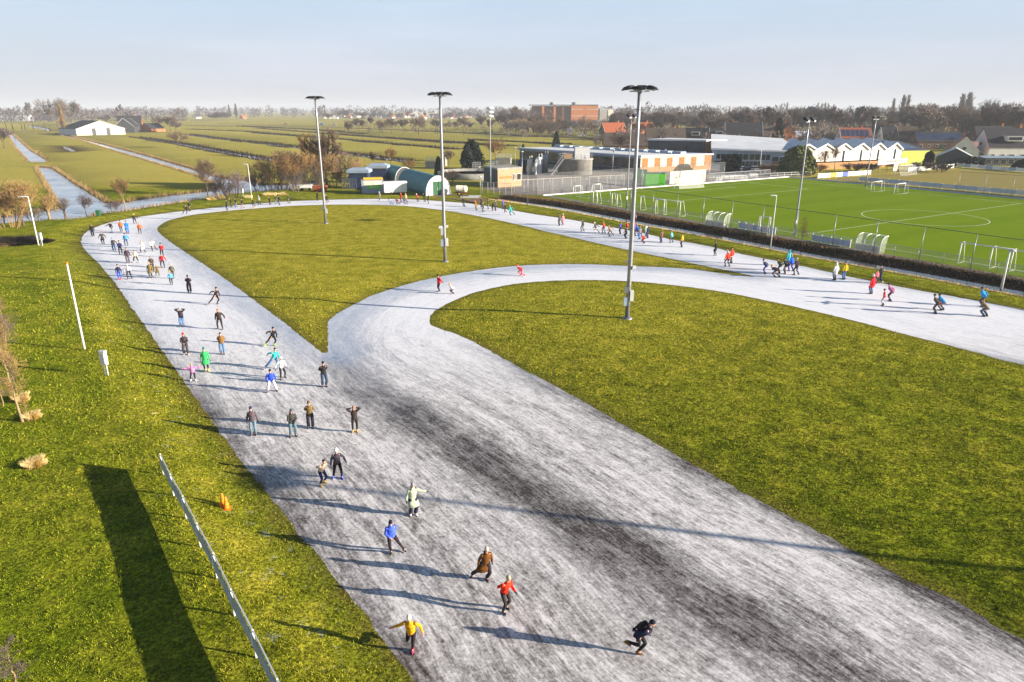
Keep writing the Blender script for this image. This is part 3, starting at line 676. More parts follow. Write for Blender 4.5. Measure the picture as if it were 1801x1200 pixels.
# ------------------------------------------------------------------ who is on the ice (foot pixel, heading, pose, clothes)
BLK, DGR, NAV, JEA, LJE, WHT, GRY, OLV, RED, ORG = (24,24,27), (58,55,60), (34,40,72), (72,98,138), (112,136,160), (232,232,228), (128,126,130), (112,100,62), (205,38,40), (240,96,30)
YEL, BLU, TEA, PUR, PNK, BRN, TAN, SKY, MAR, GRN = (238,178,40), (44,96,210), (40,170,165), (104,84,170), (226,120,140), (96,62,30), (188,160,118), (92,172,226), (96,40,52), (60,170,96)
HAIR, GRH = (52,34,22), (120,116,112)
gA, gB, gC, gD, gE = 'skaters on the left straight', 'skaters in the far bend', 'skaters along the back of the rink', 'skaters on the right straight', 'skaters in the inner loop'
PEOPLE = [
# the near end of the left straight
(1121,1152,-20,'one_leg_racer','jacket',(26,32,60),'tights',(30,30,34),'beanie',(22,28,42),'bent skater in navy jacket with black backpack, nearest the lower right',1.0,BLK,(120,80,40),gA),
(725,1146,-95,'one_leg','jacket',(222,158,22),'tights',(40,30,34),'bobble',(214,206,190),'skater in mustard yellow jacket balancing on one leg by the grass edge',.93,PNK,(190,40,90),gA),
(887,1074,-48,'fist','jacket',(232,52,26),'tights',(52,44,44),'beanie',(170,164,136),'skater in bright red jacket with grey hat and one fist forward',.97,K_,(40,34,36),gA),
(854,1019,-70,'stride_coat','coat',(104,64,18),'jeans',(44,42,54),'beanie',(210,190,166),'skater in long brown coat pushing one leg out sideways',.97,K_,(92,34,38),gA),
(690,973,-75,'kick_l','puffy',(72,100,214),'tights',(44,36,40),'beanie',(30,30,42),'skater in blue puffer jacket with red collar, one leg out',.96,None,(40,30,32),gA),
(727,906,-62,'one_out','coat',(172,184,156),'baggy',(40,38,66),'beanie',(140,140,148),'skater in pale sage parka with one arm held out and white skates',.98,(60,58,64),(232,232,236),gA),
(595,841,-70,'glide','jacket',(64,58,72),'tights',(30,28,34),'helmet',(226,228,236),'skater in plum grey jacket with white hat and blue skates',1.0,K_,(40,90,220),gA),
(567,852,-40,'lean','jacket',(206,186,160),'tights',(42,38,92),'short_hair',(44,32,34),'dark haired skater in cream sweater and purple leggings, yellow skates',.93,None,(214,180,40),gA),
(625,760,-75,'arms_head','hood',(56,48,46),'tights',(38,34,34),'beanie',(150,104,90),'skater in dark brown coat raising both hands to the head',.93,None,(214,180,70),gA),
(547,753,-70,'behind','jacket',(112,92,54),'baggy',(36,36,50),'beanie',(110,74,40),'skater in khaki jacket and dark rolled trousers, brown hat',1.0,None,(60,60,66),gA),
(516,768,-58,'front','hood',(60,62,60),'jeans',(92,114,126),'beanie',(72,82,92),'skater in dark grey jacket with hands clasped and faded jeans',.99,K_,(44,44,48),gA),
(447,765,-80,'stand','hood',(88,76,84),'jeans',(104,124,140),'beanie',(30,52,82),'skater in mauve grey jacket standing upright in faded jeans',.99,K_,(52,48,50),gA),
(571,680,-62,'behind','jacket',(42,38,38),'jeans',(48,66,92),'beanie',(30,28,30),'skater in black jacket and dark jeans beside the grass tip',1.04,None,(80,60,110),gA),
(479,689,-70,'wide','jacket',(44,82,214),'jeans',(206,206,220),'beanie',(30,30,38),'skater in royal blue jacket and white trousers, legs apart',.98,K_,(34,34,38),gA),
(497,666,-55,'glide2','jacket',(232,230,226),'tights',(36,34,40),'beanie',(240,238,236),'skater all in white above black tights behind the royal blue jacket',.95,K_,(52,50,54),gA),
(484,648,-40,'stride_r','jacket',(48,186,176),'jeans',(66,112,160),'short_hair',(30,26,28),'skater in turquoise jacket and jeans leaning into the stroke',1.0,None,(70,70,76),gA),
(364,653,-75,'stand','coat',(54,178,96),'tights',(34,34,38),'bobble',(20,116,106),'skater in bright green coat with teal bobble hat',1.0,K_,(200,196,90),gA),
(341,670,-75,'arms_out','puffy',(216,128,186),'tights',(32,32,38),'short_hair',(190,150,90),'small child in pink jacket with both arms stretched wide',.74,PNK,(220,220,226),gA),
(392,623,-70,'behind','puffy',(126,92,48),'jeans',(86,124,168),'short_hair',(36,28,24),'skater in black and tan jacket and light jeans, no hat',1.0,None,(54,52,56),gA),
(328,624,-75,'front','hood',(66,58,66),'baggy',(70,62,66),'bobble',(206,46,40),'skater in dark grey snow suit with red bobble hat',1.0,(140,134,130),(180,170,150),gA),
(481,608,-45,'stride_r','jacket',(30,30,34),'tights',(26,26,30),'beanie',(34,28,30),'skater in black with lime green skates by the grass edge',.98,K_,(170,230,40),gA),
(388,579,-75,'glide','hood',(58,46,44),'tights',(46,38,38),'beanie',(196,104,48),'skater in dark brown hoodie and tights with orange hat',1.06,None,(50,42,40),gA),
(321,575,-80,'arms_head','puffy',(52,50,58),'jeans',(82,124,176),'beanie',(150,150,156),'skater in short dark jacket and blue jeans, hands raised',.97,None,(50,46,50),gA),
(381,535,-35,'stride_r','suit',(44,34,38),'tights',(40,34,38),'helmet',(58,36,32),'skater in dark suit with red waist stretched in a deep stroke',1.05,(190,40,48),(60,52,56),gA),
(334,515,-70,'behind','jacket',(56,46,60),'baggy',(48,40,50),'short_hair',(40,30,30),'tall skater in plum jacket and wide trousers, hands behind back',1.05,None,(44,38,44),gA),
(302,501,-70,'walk','jacket',(96,176,222),'tights',(36,36,42),'bobble',(232,180,40),'child in light blue jacket with yellow bobble hat',.84,K_,(40,40,44),gA),
(304,490,-70,'stand','jacket',(84,86,70),'tights',(36,34,36),'beanie',(196,176,150),'skater in dark green jacket right behind the light blue child',.93,None,K_,gA),
(228,491,-68,'glide2','suit',(196,192,196),'tights',(42,38,46),'beanie',(214,206,206),'skater in white and black racing top, leg to the right',.99,K_,(44,40,44),gA),
(211,492,-80,'stand','suit',(44,42,74),'tights',(40,76,196),'beanie',(40,34,48),'skater in dark suit with blue legs and red skates',.96,K_,(200,50,60),gA),
(266,489,-80,'stand','coat',(118,102,62),'tights',(38,36,38),'beanie',(206,176,134),'adult in olive coat and pale hat holding a child',1.0,K_,(60,56,54),gA),
(278,486,-65,'arms_out','coat',(110,92,52),'tights',(60,64,50),'beanie',(222,168,34),'small child in olive coat with yellow hat at the adult\'s side',.76,K_,(80,70,64),gA),
(269,478,-75,'front','puffy',(84,78,76),'jeans',(60,56,58),'short_hair',GRH,'grey jacketed skater directly behind the pair in olive coats',1.05,None,K_,gA),
(287,471,-70,'glide','jacket',(176,32,40),'tights',(34,32,38),'beanie',(58,74,120),'skater in red jacket and black tights with blue grey hat',1.0,(60,80,130),(40,36,40),gA),
(286,452,-70,'behind','jacket',(186,36,42),'tights',(40,38,44),'helmet',(34,30,34),'skater in red jacket with black helmet, farther along the inner edge',1.0,K_,K_,gA),
(240,462,-75,'wide','jacket',(226,212,184),'tights',(38,32,38),'beanie',(190,52,46),'skater in cream vest with red hat, legs apart',.93,None,(190,186,186),gA),
(226,463,-75,'stand','hood',(70,52,66),'jeans',(84,80,88),'short_hair',(50,36,36),'heavy set skater in open dark jacket over a rust shirt',1.05,None,(60,56,60),gA),
(269,442,-55,'stride_l','jacket',(234,232,228),'tights',(44,42,48),'short_hair',(150,120,84),'skater in short white jacket pushing off to the right',1.0,None,(50,46,50),gA),
(252,445,-80,'wide','coat',(236,236,238),'tights',(38,36,42),'long_hair',(176,138,90),'skater in long white jacket with fair hair, legs apart',.97,None,(40,38,42),gA),
(213,448,-62,'front','suit',(36,44,84),'tights',(34,34,44),'beanie',(52,44,52),'skater in navy top and black trousers beside the blue hat skater',1.04,K_,(40,38,44),gA),
(202,441,-85,'glide','jacket',(72,66,72),'jeans',(58,84,126),'bobble',(52,130,206),'skater in grey jacket with bright blue hat and jeans',1.0,K_,(50,56,70),gA),
(223,432,-75,'glide','jacket',(48,140,196),'tights',(44,64,102),'beanie',(34,32,42),'skater in blue and green jacket with dark hat, mid track',1.0,(120,190,80),(44,52,70),gA),
(182,430,-70,'tall_coat','coat',(74,70,70),'tights',(40,36,38),'beanie',(196,66,48),'skater in ankle length grey coat with red hat',1.0,K_,(60,54,54),gA),
(164,416,-75,'stand','hood',(40,36,42),'baggy',(40,36,42),'beanie',(34,30,34),'skater all in black right on the outer grass edge',1.03,K_,K_,gA),
# the far bend
(196,410,-60,'one_out_r','jacket',(40,38,44),'jeans',(186,186,186),'short_hair',(34,30,30),'skater in black jacket and pale grey trousers, arm out',.98,None,(60,58,60),gB),
(214,408,-80,'stand','puffy',(240,104,38),'tights',(48,42,44),'beanie',(50,40,44),'skater in orange puffer jacket with dark hat',.98,None,(50,46,48),gB),
(225,411,-75,'front','coat',(38,126,214),'jeans',(62,104,164),'beanie',(34,40,62),'taller skater in bright blue coat and jeans',1.10,None,(50,60,80),gB),
(247,411,-75,'glide','puffy',(242,98,30),'tights',(50,46,52),'beanie',(230,92,36),'skater in orange jacket with matching orange hat',.94,K_,(44,42,46),gB),
(238,394,-70,'glide','jacket',(52,46,40),'tights',(42,40,44),'beanie',(226,176,60),'skater in black jacket with a yellow chest and yellow hat',.98,K_,K_,gB),
(328,377,-60,'stride_r','suit',(38,36,42),'tights',(34,32,38),'helmet',(40,36,40),'front skater of the dark pair entering the bend',1.05,K_,K_,gB),
(334,372,-150,'behind','jacket',(32,40,64),'tights',(40,40,48),'beanie',(30,30,36),'rear skater of the dark pair, in navy',1.10,None,K_,gB),
(400,370,-172,'stand','coat',(34,38,48),'tights',(36,38,46),'beanie',(34,34,40),'black clad skater at the left end of the far row',1.08,K_,K_,gC),
(407,365,-160,'glide','jacket',(50,46,46),'tights',(64,58,56),'bobble',(150,104,60),'skater in black with tan hat, second along the far row',1.02,K_,K_,gC),
(416,365,-140,'glide2','jacket',(38,40,46),'jeans',(118,128,140),'beanie',(60,50,48),'skater in black jacket with grey jeans in the far row',1.05,None,K_,gC),
(427,367,170,'walk','jacket',(34,32,38),'tights',(150,124,120),'beanie',(32,28,32),'skater in black jacket with pinkish legs in the far row',1.05,K_,(170,110,100),gC),
(447,365,-170,'stride_l','jacket',(46,66,54),'tights',(70,72,74),'beanie',(190,200,120),'skater in dark green with yellow backpack straps',1.05,(220,170,40),(190,120,90),gC),
(457,361,175,'walk','jacket',(142,140,146),'tights',(52,50,56),'beanie',(196,192,192),'skater in light grey jacket with pale hat, far side',1.05,K_,K_,gC),
(475,360,175,'stride_l','suit',(44,38,48),'tights',(66,56,62),'beanie',(60,44,52),'crouched dark skater pushing off, far side',.93,K_,(150,70,70),gC),
(486,359,-170,'walk','jacket',(56,56,60),'jeans',(108,114,122),'bobble',(216,180,60),'skater with yellow bobble hat beside the navy one',1.0,K_,K_,gC),
(492,361,-160,'behind','hood',(34,42,66),'jeans',(56,62,80),'beanie',(34,34,42),'navy jacketed skater with small rucksack, far row',1.05,K_,K_,gC),
(509,358,180,'glide','jacket',(58,62,58),'tights',(66,66,66),'beanie',(80,76,66),'lone dark green skater before the gap in the far row',1.08,K_,K_,gC),
(559,353,-175,'stand','coat',(42,40,42),'tights',(40,38,40),'beanie',(36,34,36),'lone skater in long black coat left of the tall mast',1.05,K_,K_,gC),
(576,357,-170,'stride_l','jacket',(40,40,46),'tights',(44,42,48),'beanie',(190,186,180),'skater with pale hat half hidden by the tall mast',1.0,K_,(170,90,90),gC),
# along the back, in front of the hut
(668,353,-150,'stand','coat',(188,180,172),'tights',(70,60,60),'hood',(196,186,176),'skater in pale hooded coat before the white trailer',1.02,K_,(60,52,54),gC),
(688,360,180,'racer','suit',(214,218,232),'tights',(84,110,196),'helmet',(44,40,54),'leading racer in white and blue suit, bent low',1.0,K_,(50,48,60),gC),
(700,360,180,'racer','suit',(176,40,62),'tights',(60,48,64),'helmet',(60,36,50),'second racer in crimson top, bent low',1.0,(224,220,224),(50,40,48),gC),
(713,360,180,'racer','suit',(120,104,150),'tights',(92,80,110),'helmet',(70,60,88),'third racer in lilac suit, bent low',1.0,(210,60,60),(60,48,60),gC),
(706,356,-165,'stand','puffy',(214,44,56),'jeans',(76,80,120),'bobble',(200,92,70),'upright skater in red jacket between the racers',1.05,None,K_,gC),
(715,356,175,'glide','jacket',(214,206,180),'tights',(70,60,66),'beanie',(206,150,70),'skater in cream jacket just behind the red one',1.05,None,K_,gC),
(735,355,178,'stride_l','jacket',(222,88,92),'tights',(52,46,52),'hood',(226,210,212),'skater in coral jacket with white hood gliding alone',1.0,K_,K_,gC),
(747,355,170,'stride_l','jacket',(48,46,50),'tights',(52,50,54),'beanie',(40,38,42),'dark skater striding before the round hut door',1.05,K_,K_,gC),
(754,358,-170,'stand','coat',(72,68,62),'tights',(62,60,58),'beanie',(44,42,42),'stocky skater in dark olive coat before the hut',1.05,K_,K_,gC),
(816,363,165,'stride_l','jacket',(44,40,54),'tights',(46,42,54),'beanie',(40,36,44),'lone dark skater in full stride right of the mast',1.08,K_,K_,gC),
(838,370,160,'stride_l','jacket',(232,140,30),'tights',(150,126,64),'beanie',(240,140,30),'skater in orange top and mustard tights',1.08,K_,K_,gC),
(847,365,165,'stand','coat',(46,40,50),'tights',(50,42,52),'beanie',(120,60,50),'tall skater in black behind the orange one',1.08,K_,K_,gC),
(850,374,-160,'walk','jacket',(120,108,96),'jeans',(92,92,90),'beanie',(52,56,74),'skater in grey brown jacket in front of the dark group',1.05,K_,(70,66,60),gC),
(859,368,170,'stand','jacket',(62,60,66),'tights',(44,42,46),'beanie',(34,32,36),'skater in black with a white back panel',1.0,(214,214,210),K_,gC),
(867,371,170,'stand','coat',(52,48,54),'baggy',(60,52,58),'beanie',(44,40,44),'left one of the tight dark pair',1.0,K_,(80,48,48),gC),
(872,371,150,'stand','hood',(72,72,92),'baggy',(66,56,66),'beanie',(196,180,170),'right one of the tight dark pair, pale hat',1.03,K_,(150,50,56),gC),
(885,368,150,'front','puffy',(96,84,180),'jeans',(70,72,100),'beanie',(52,46,66),'skater in violet jacket behind the teal one',1.03,None,K_,gC),
(889,374,-170,'walk','jacket',(60,54,66),'tights',(52,48,56),'beanie',(60,50,52),'small dark skater beside the violet jacket',.93,K_,K_,gC),
(899,379,150,'stride_r','coat',(44,172,166),'tights',(48,52,60),'bobble',(210,200,200),'skater in teal jacket with white hat pushing off',1.06,(230,230,230),K_,gC),
# the right straight
(984,397,140,'stand','hood',(86,76,74),'tights',(60,54,56),'beanie',(52,48,50),'man in grey brown jacket of the strolling couple',1.08,K_,K_,gD),
(990,396,135,'stand','coat',(196,134,128),'tights',(110,66,72),'bobble',(222,206,200),'partner in dusty pink coat of the strolling couple',1.0,K_,(150,110,104),gD),
(1025,407,150,'glide','jacket',(50,58,46),'jeans',(108,110,118),'beanie',(50,48,46),'skater in dark green top and grey trousers',1.05,K_,K_,gD),
(1048,411,160,'stride_r','jacket',(74,78,66),'tights',(206,200,198),'bobble',(228,222,218),'skater with white hat and pale leggings pushing off',1.03,K_,K_,gD),
(1062,410,150,'glide','jacket',(222,76,40),'tights',(52,42,46),'beanie',(216,70,40),'skater in orange red hoodie behind the tan jacket',1.03,K_,K_,gD),
(1073,416,160,'stride_r','jacket',(142,118,92),'tights',(48,44,48),'short_hair',(140,100,66),'skater in tan jacket in a long stride',1.05,K_,K_,gD),
(1091,412,140,'stand','puffy',(104,86,182),'tights',(48,44,56),'beanie',(40,38,50),'skater in purple jacket left of the near mast',1.04,K_,K_,gD),
(1101,420,160,'wide','coat',(50,46,48),'tights',(46,42,44),'beanie',(70,62,60),'front skater in black coat left of the near mast',1.05,K_,K_,gD),
(1102,412,140,'stand','jacket',(206,60,70),'tights',(56,50,56),'beanie',(60,58,68),'skater in red and white top behind the black coat',1.08,(230,230,230),K_,gD),
(1115,413,140,'stand','jacket',(120,84,150),'tights',(70,60,84),'hood',(222,60,60),'skater with red and white hood beside the mast',1.05,K_,K_,gD),
(1120,415,140,'glide','puffy',(52,120,214),'tights',(58,64,84),'beanie',(80,80,110),'skater in bright blue jacket right of the mast',1.0,K_,K_,gD),
(1125,421,130,'stand','hood',(134,116,142),'jeans',(82,132,196),'beanie',(150,120,130),'skater in mauve jacket and light blue jeans',1.06,K_,K_,gD),
(1133,428,160,'crouch','coat',(206,62,44),'tights',(70,58,52),'short_hair',(60,40,36),'stooping skater in red coat at the front of the group',1.03,K_,K_,gD),
(1136,416,130,'stand','coat',(176,198,182),'jeans',(120,126,140),'beanie',(120,108,96),'skater in pale mint coat behind the group',1.05,K_,K_,gD),
(1139,419,130,'stand','hood',(48,50,76),'jeans',(64,72,104),'beanie',(52,44,52),'skater in navy coat beside the mint one',1.05,K_,K_,gD),
(1163,427,120,'stand','coat',(124,92,72),'jeans',(62,80,128),'beanie',(70,52,46),'skater in brown coat and blue jeans seen from behind',1.05,K_,K_,gD),
(1181,427,140,'glide','jacket',(110,190,214),'tights',(46,46,56),'beanie',(44,42,46),'skater in black with a light blue back',.97,K_,K_,gD),
(1199,435,140,'stand','jacket',(232,164,40),'tights',(46,42,48),'beanie',(34,32,36),'skater in black with amber shoulders, alone',1.05,K_,K_,gD),
(1258,450,160,'tall_coat','coat',(44,42,40),'tights',(70,64,60),'beanie',(32,32,32),'skater in calf length black coat, alone',1.05,K_,(150,146,140),gD),
(1279,469,120,'glide','puffy',(232,62,34),'tights',(58,40,54),'bobble',(232,190,196),'skater in fiery red puffer with pink white hat',1.1,K_,K_,gD),
(1286,463,120,'stand','jacket',(228,72,50),'tights',(60,52,58),'beanie',(80,44,42),'skater in red and white jacket just behind the puffer',1.08,(228,228,228),K_,gD),
(1346,482,145,'lean','suit',(60,64,110),'tights',(44,70,160),'beanie',(44,44,60),'skater in navy suit bending forward, legs apart',1.06,K_,K_,gD),
(1364,488,150,'racer','suit',(56,56,68),'tights',(58,56,72),'helmet',(240,158,30),'racer in charcoal suit with orange helmet, bent',1.1,K_,K_,gD),
(1371,481,130,'lean','jacket',(98,88,40),'tights',(60,54,46),'beanie',(60,50,40),'skater in olive jacket with yellow trim in the group',1.08,(230,190,30),K_,gD),
(1381,482,120,'fist','jacket',(48,44,50),'tights',(62,54,66),'beanie',(50,46,50),'skater all in black in front of the turquoise coat',1.05,K_,(130,60,60),gD),
(1386,468,110,'stand','coat',(66,178,192),'tights',(70,80,84),'hood',(60,172,190),'skater in long turquoise hooded coat by the verge',1.08,K_,K_,gD),
(1391,477,120,'glide','puffy',(40,96,206),'jeans',(60,66,150),'beanie',(170,150,150),'skater in cobalt jacket right of the turquoise coat',1.1,K_,K_,gD),
(1400,484,120,'walk','jacket',(64,50,58),'tights',(60,50,60),'beanie',(220,206,206),'skater in dark plum with white hat in the group',1.1,K_,K_,gD),
(1468,493,110,'stand','coat',(216,218,222),'jeans',(92,92,112),'hood',(222,222,226),'skater in white hooded coat and grey trousers',1.1,K_,K_,gD),
(1484,492,110,'stand','puffy',(206,170,34),'jeans',(84,116,168),'short_hair',(50,44,34),'skater in yellow and black jacket and jeans',1.1,K_,K_,gD),
(1532,517,110,'stand','coat',(222,44,54),'jeans',(96,114,150),'bobble',(236,234,236),'skater in long red coat with white hat, holding a child',1.1,PNK,K_,gD),
(1553,538,150,'arms_out','jacket',(212,80,84),'tights',(190,186,190),'helmet',(110,48,70),'child in red vest and white leggings swinging arms',.93,K_,K_,gD),
(1566,530,140,'lean','jacket',(190,110,150),'tights',(70,60,66),'helmet',(70,74,104),'skater in pink and blue top crouching behind the child',1.1,None,K_,gD),
(1646,552,130,'lean','jacket',(92,84,78),'tights',(60,58,58),'beanie',(60,48,44),'skater in dark grey jacket leaning forward, red gloves',1.12,RED,K_,gD),
(1657,546,120,'crouch','puffy',(44,146,206),'tights',(70,72,84),'beanie',(36,40,56),'skater in blue jacket crouching behind the grey one',1.12,K_,K_,gD),
(1728,540,120,'lean','puffy',(50,156,214),'tights',(50,58,74),'beanie',(44,50,66),'skater in sky blue jacket and black trousers nearest the verge',1.15,K_,K_,gD),
(1733,557,110,'crouch','jacket',(140,122,92),'jeans',(76,96,116),'short_hair',(140,110,80),'skater in khaki jacket and jeans stooping at the right edge',1.15,None,K_,gD),
# the inner loop
(773,513,-140,'one_out','puffy',(206,34,34),'tights',(52,42,50),'bobble',(30,28,32),'adult in red jacket pointing one arm out in the inner loop',1.0,K_,K_,gE),
(797,517,-150,'crouch','jacket',(224,218,224),'tights',(60,52,70),'helmet',(238,150,50),'small child in white top with orange helmet beside the adult',.85,None,K_,gE),
(917,485,-165,'racer_arm','suit',(206,40,52),'tights',(196,76,84),'helmet',(236,90,40),'lone skater in red suit with orange red helmet in the inner loop',1.0,K_,(170,60,60),gE),
]
OFF = [  # standing on the grass verge beside the ice
(1540,499,110,'stand','puffy',(226,120,128),'baggy',(70,70,80),'beanie',(46,46,66),'child in pink jacket beside the long red coat',.85,K_,K_,gD),
(1547,498,120,'walk','jacket',(44,44,54),'jeans',(60,66,100),'beanie',(34,36,46),'skater in black jacket at the very edge of the verge',1.1,K_,(210,210,214),gD),
(1117,393,140,'stand','hood',(110,100,130),'tights',(60,56,66),'beanie',(70,66,84),'onlooker in grey purple coat on the verge behind the mast',1.0,K_,K_,None),
]
for a in PEOPLE: person(*a)
for a in OFF[:2]: person(*a)
person(*OFF[2], on_grass=True)
# the backpack hangs on the navy skater's back
J = solve(POSES['one_leg_racer']); rt, fw, up = J['frame']
mb = MB(); c = J['chest']-fw*.20+up*.02
mb.ring([[c+rt*(x*.13*w)+fw*(y*.08*w)+up*z for x, y in ((-1,-.6),(-.7,-1),(.7,-1),(1,-.6),(1,.7),(.7,1),(-.7,1),(-1,.7))] for z, w in ((-.19,.8),(-.17,1.0),(.05,1.0),(.14,.92),(.18,.7))])
q = (*at(1121, 1152), 0)
bp = mb.build('backpack', cloth((24, 24, 28))); bp.location = q; bp.rotation_euler = (0, 0, R(-20-90)); tag(bp, 'small black backpack on the back of the bent navy skater', 'backpack')
mb = MB()
for s in (-1, 1): mb.tube([c+rt*(s*.09)+fw*.06+up*.15, c+rt*(s*.10)+fw*.24+up*.22, J['chest']+rt*(s*.11)+fw*.155+up*.05, c+rt*(s*.12)+fw*.10-up*.15], .014, 6)
mb.build('strap', cloth((20, 20, 24)), bp)
# ------------------------------------------------------------------ materials of the place
BR = lin
M = dict(
 galv=mat('galvanised_steel', (.30, .31, .34), .42, .12, 4, .5, .55), black=mat('black_paint', (.018, .018, .022), .45, .2, 6, .4),
 white=mat('white_paint', (.78, .78, .76), .5, .07, 2, .4), pale=mat('pale_grey_paint', (.55, .57, .60), .5, .1, 2, .4), glass=mat('window_glass', (.025, .035, .05), .08, .3, 1.5, .8),
 concrete=mat('concrete', (.30, .29, .27), .9, .25, .8), brick=mat('red_brick', (.42, .155, .075), .9, .22, 3), obrick=mat('orange_brick', (.56, .20, .065), .9, .2, 1.2), tanbrick=mat('tan_brick', (.44, .235, .105), .9, .2, 2.0), bbrick=mat('beige_brick', (.45, .30, .18), .9, .2, 2.5),
 dbrick=mat('dark_brick', (.14, .075, .05), .9, .25, 3), tile=mat('dark_roof_tile', (.035, .034, .040), .75, .3, 3), rtile=mat('red_roof_tile', (.38, .105, .04), .8, .25, 3), btile=mat('brown_roof_tile', (.10, .075, .06), .8, .25, 3),
 cream=mat('cream_wall', (.66, .60, .50), .8, .08, 1), wwall=mat('white_wall', (.72, .71, .69), .7, .07, .6), dwall=mat('dark_cladding', (.06, .065, .075), .55, .25, .6), bluewall=mat('blue_grey_cladding', (.30, .38, .48), .5, .12, .5),
 frostroof=mat('frosted_roof', (.62, .65, .70), .6, .14, .25), flatroof=mat('white_flat_roof', (.74, .74, .75), .6, .10, .12), wood=mat('orange_wood', (.40, .19, .06), .8, .25, 2), gwood=mat('weathered_wood', (.26, .21, .16), .85, .3, 3), panel=mat('solar_panel', (.03, .05, .11), .15, .25, .8, .7),
 lime=mat('lime_cladding', (.48, .58, .075), .7, .08, .6), green=mat('green_paint', (.16, .62, .05), .55, .1, 1), dgreen=mat('dark_green_paint', (.03, .13, .06), .5, .2, 2), teal=mat('teal_paint', (.055, .24, .26), .5, .22, .7), navy=mat('navy_paint', (.02, .035, .09), .5, .3, 2),
 orange=mat('orange_plastic', (.80, .22, .015), .45, .08, 4), yellow=mat('yellow_paint', (.75, .48, .03), .5, .1, 2), blue=mat('blue_paint', (.05, .10, .50), .5, .1, 2), rust=mat('rust_red', (.34, .09, .03), .8, .3, 2), sky=mat('light_blue_board', (.36, .45, .60), .5, .1, 1.5),
 bark=mat('bark', (.12, .085, .06), .95, .35, 2), lbark=mat('pale_bark', (.30, .21, .12), .95, .3, 3), twig=mat('brown_twigs', (.175, .12, .085), .95, .35, .25), twig2=mat('grey_twigs', (.19, .155, .135), .95, .3, .25), twig3=mat('golden_twigs', (.32, .20, .085), .95, .3, .3), twig4=mat('mauve_twigs', (.15, .11, .105), .95, .3, .25),
 needle=mat('dark_needles', (.012, .026, .016), .9, .5, .8), bneedle=mat('blue_needles', (.022, .045, .050), .9, .4, .8), ivy=mat('ivy_leaves', (.13, .15, .035), .8, .5, .7), straw=mat('straw', (.84, .60, .27), .95, .35, 4), reedm=mat('dead_reeds', (.27, .185, .075), .95, .4, .4), brush=mat('dark_bramble_shade', (.030, .021, .014), .95, .5, .6), fboard_shade=mat('fence_board_shade', (.40, .45, .52), .6, .12, 2), farwood=mat('far_wood_twigs', (.085, .068, .072), .95, .3, .02), tyre=mat('tyre_rubber', (.02, .02, .02), .8, .1), asphalt=mat('asphalt', (.055, .055, .06), .9, .2, .3), paving=mat('yard_paving', (.23, .20, .18), .9, .3, .5), soil=mat('bare_soil', (.20, .12, .07), .95, .3, .5),  # bramble darkened, fence board greyed: shaded sides put into the colour
)
def glassy(name, a, col=(.8, .85, .85)):
    m = bpy.data.materials.new(name); m.use_nodes = True; nt = m.node_tree; b = nt.nodes['Principled BSDF']; b.inputs['Alpha'].default_value = a
    b.inputs['Base Color'].default_value = (*col, 1); b.inputs['Roughness'].default_value = .25; return m
NET = glassy('net_mesh', .16, (.62, .64, .62)); CHAIN = glassy('chain_link', .13, (.40, .42, .44)); POLY = glassy('clear_plastic', .22, (.75, .80, .76))
def M_(k): return M[k] if isinstance(k, str) else k

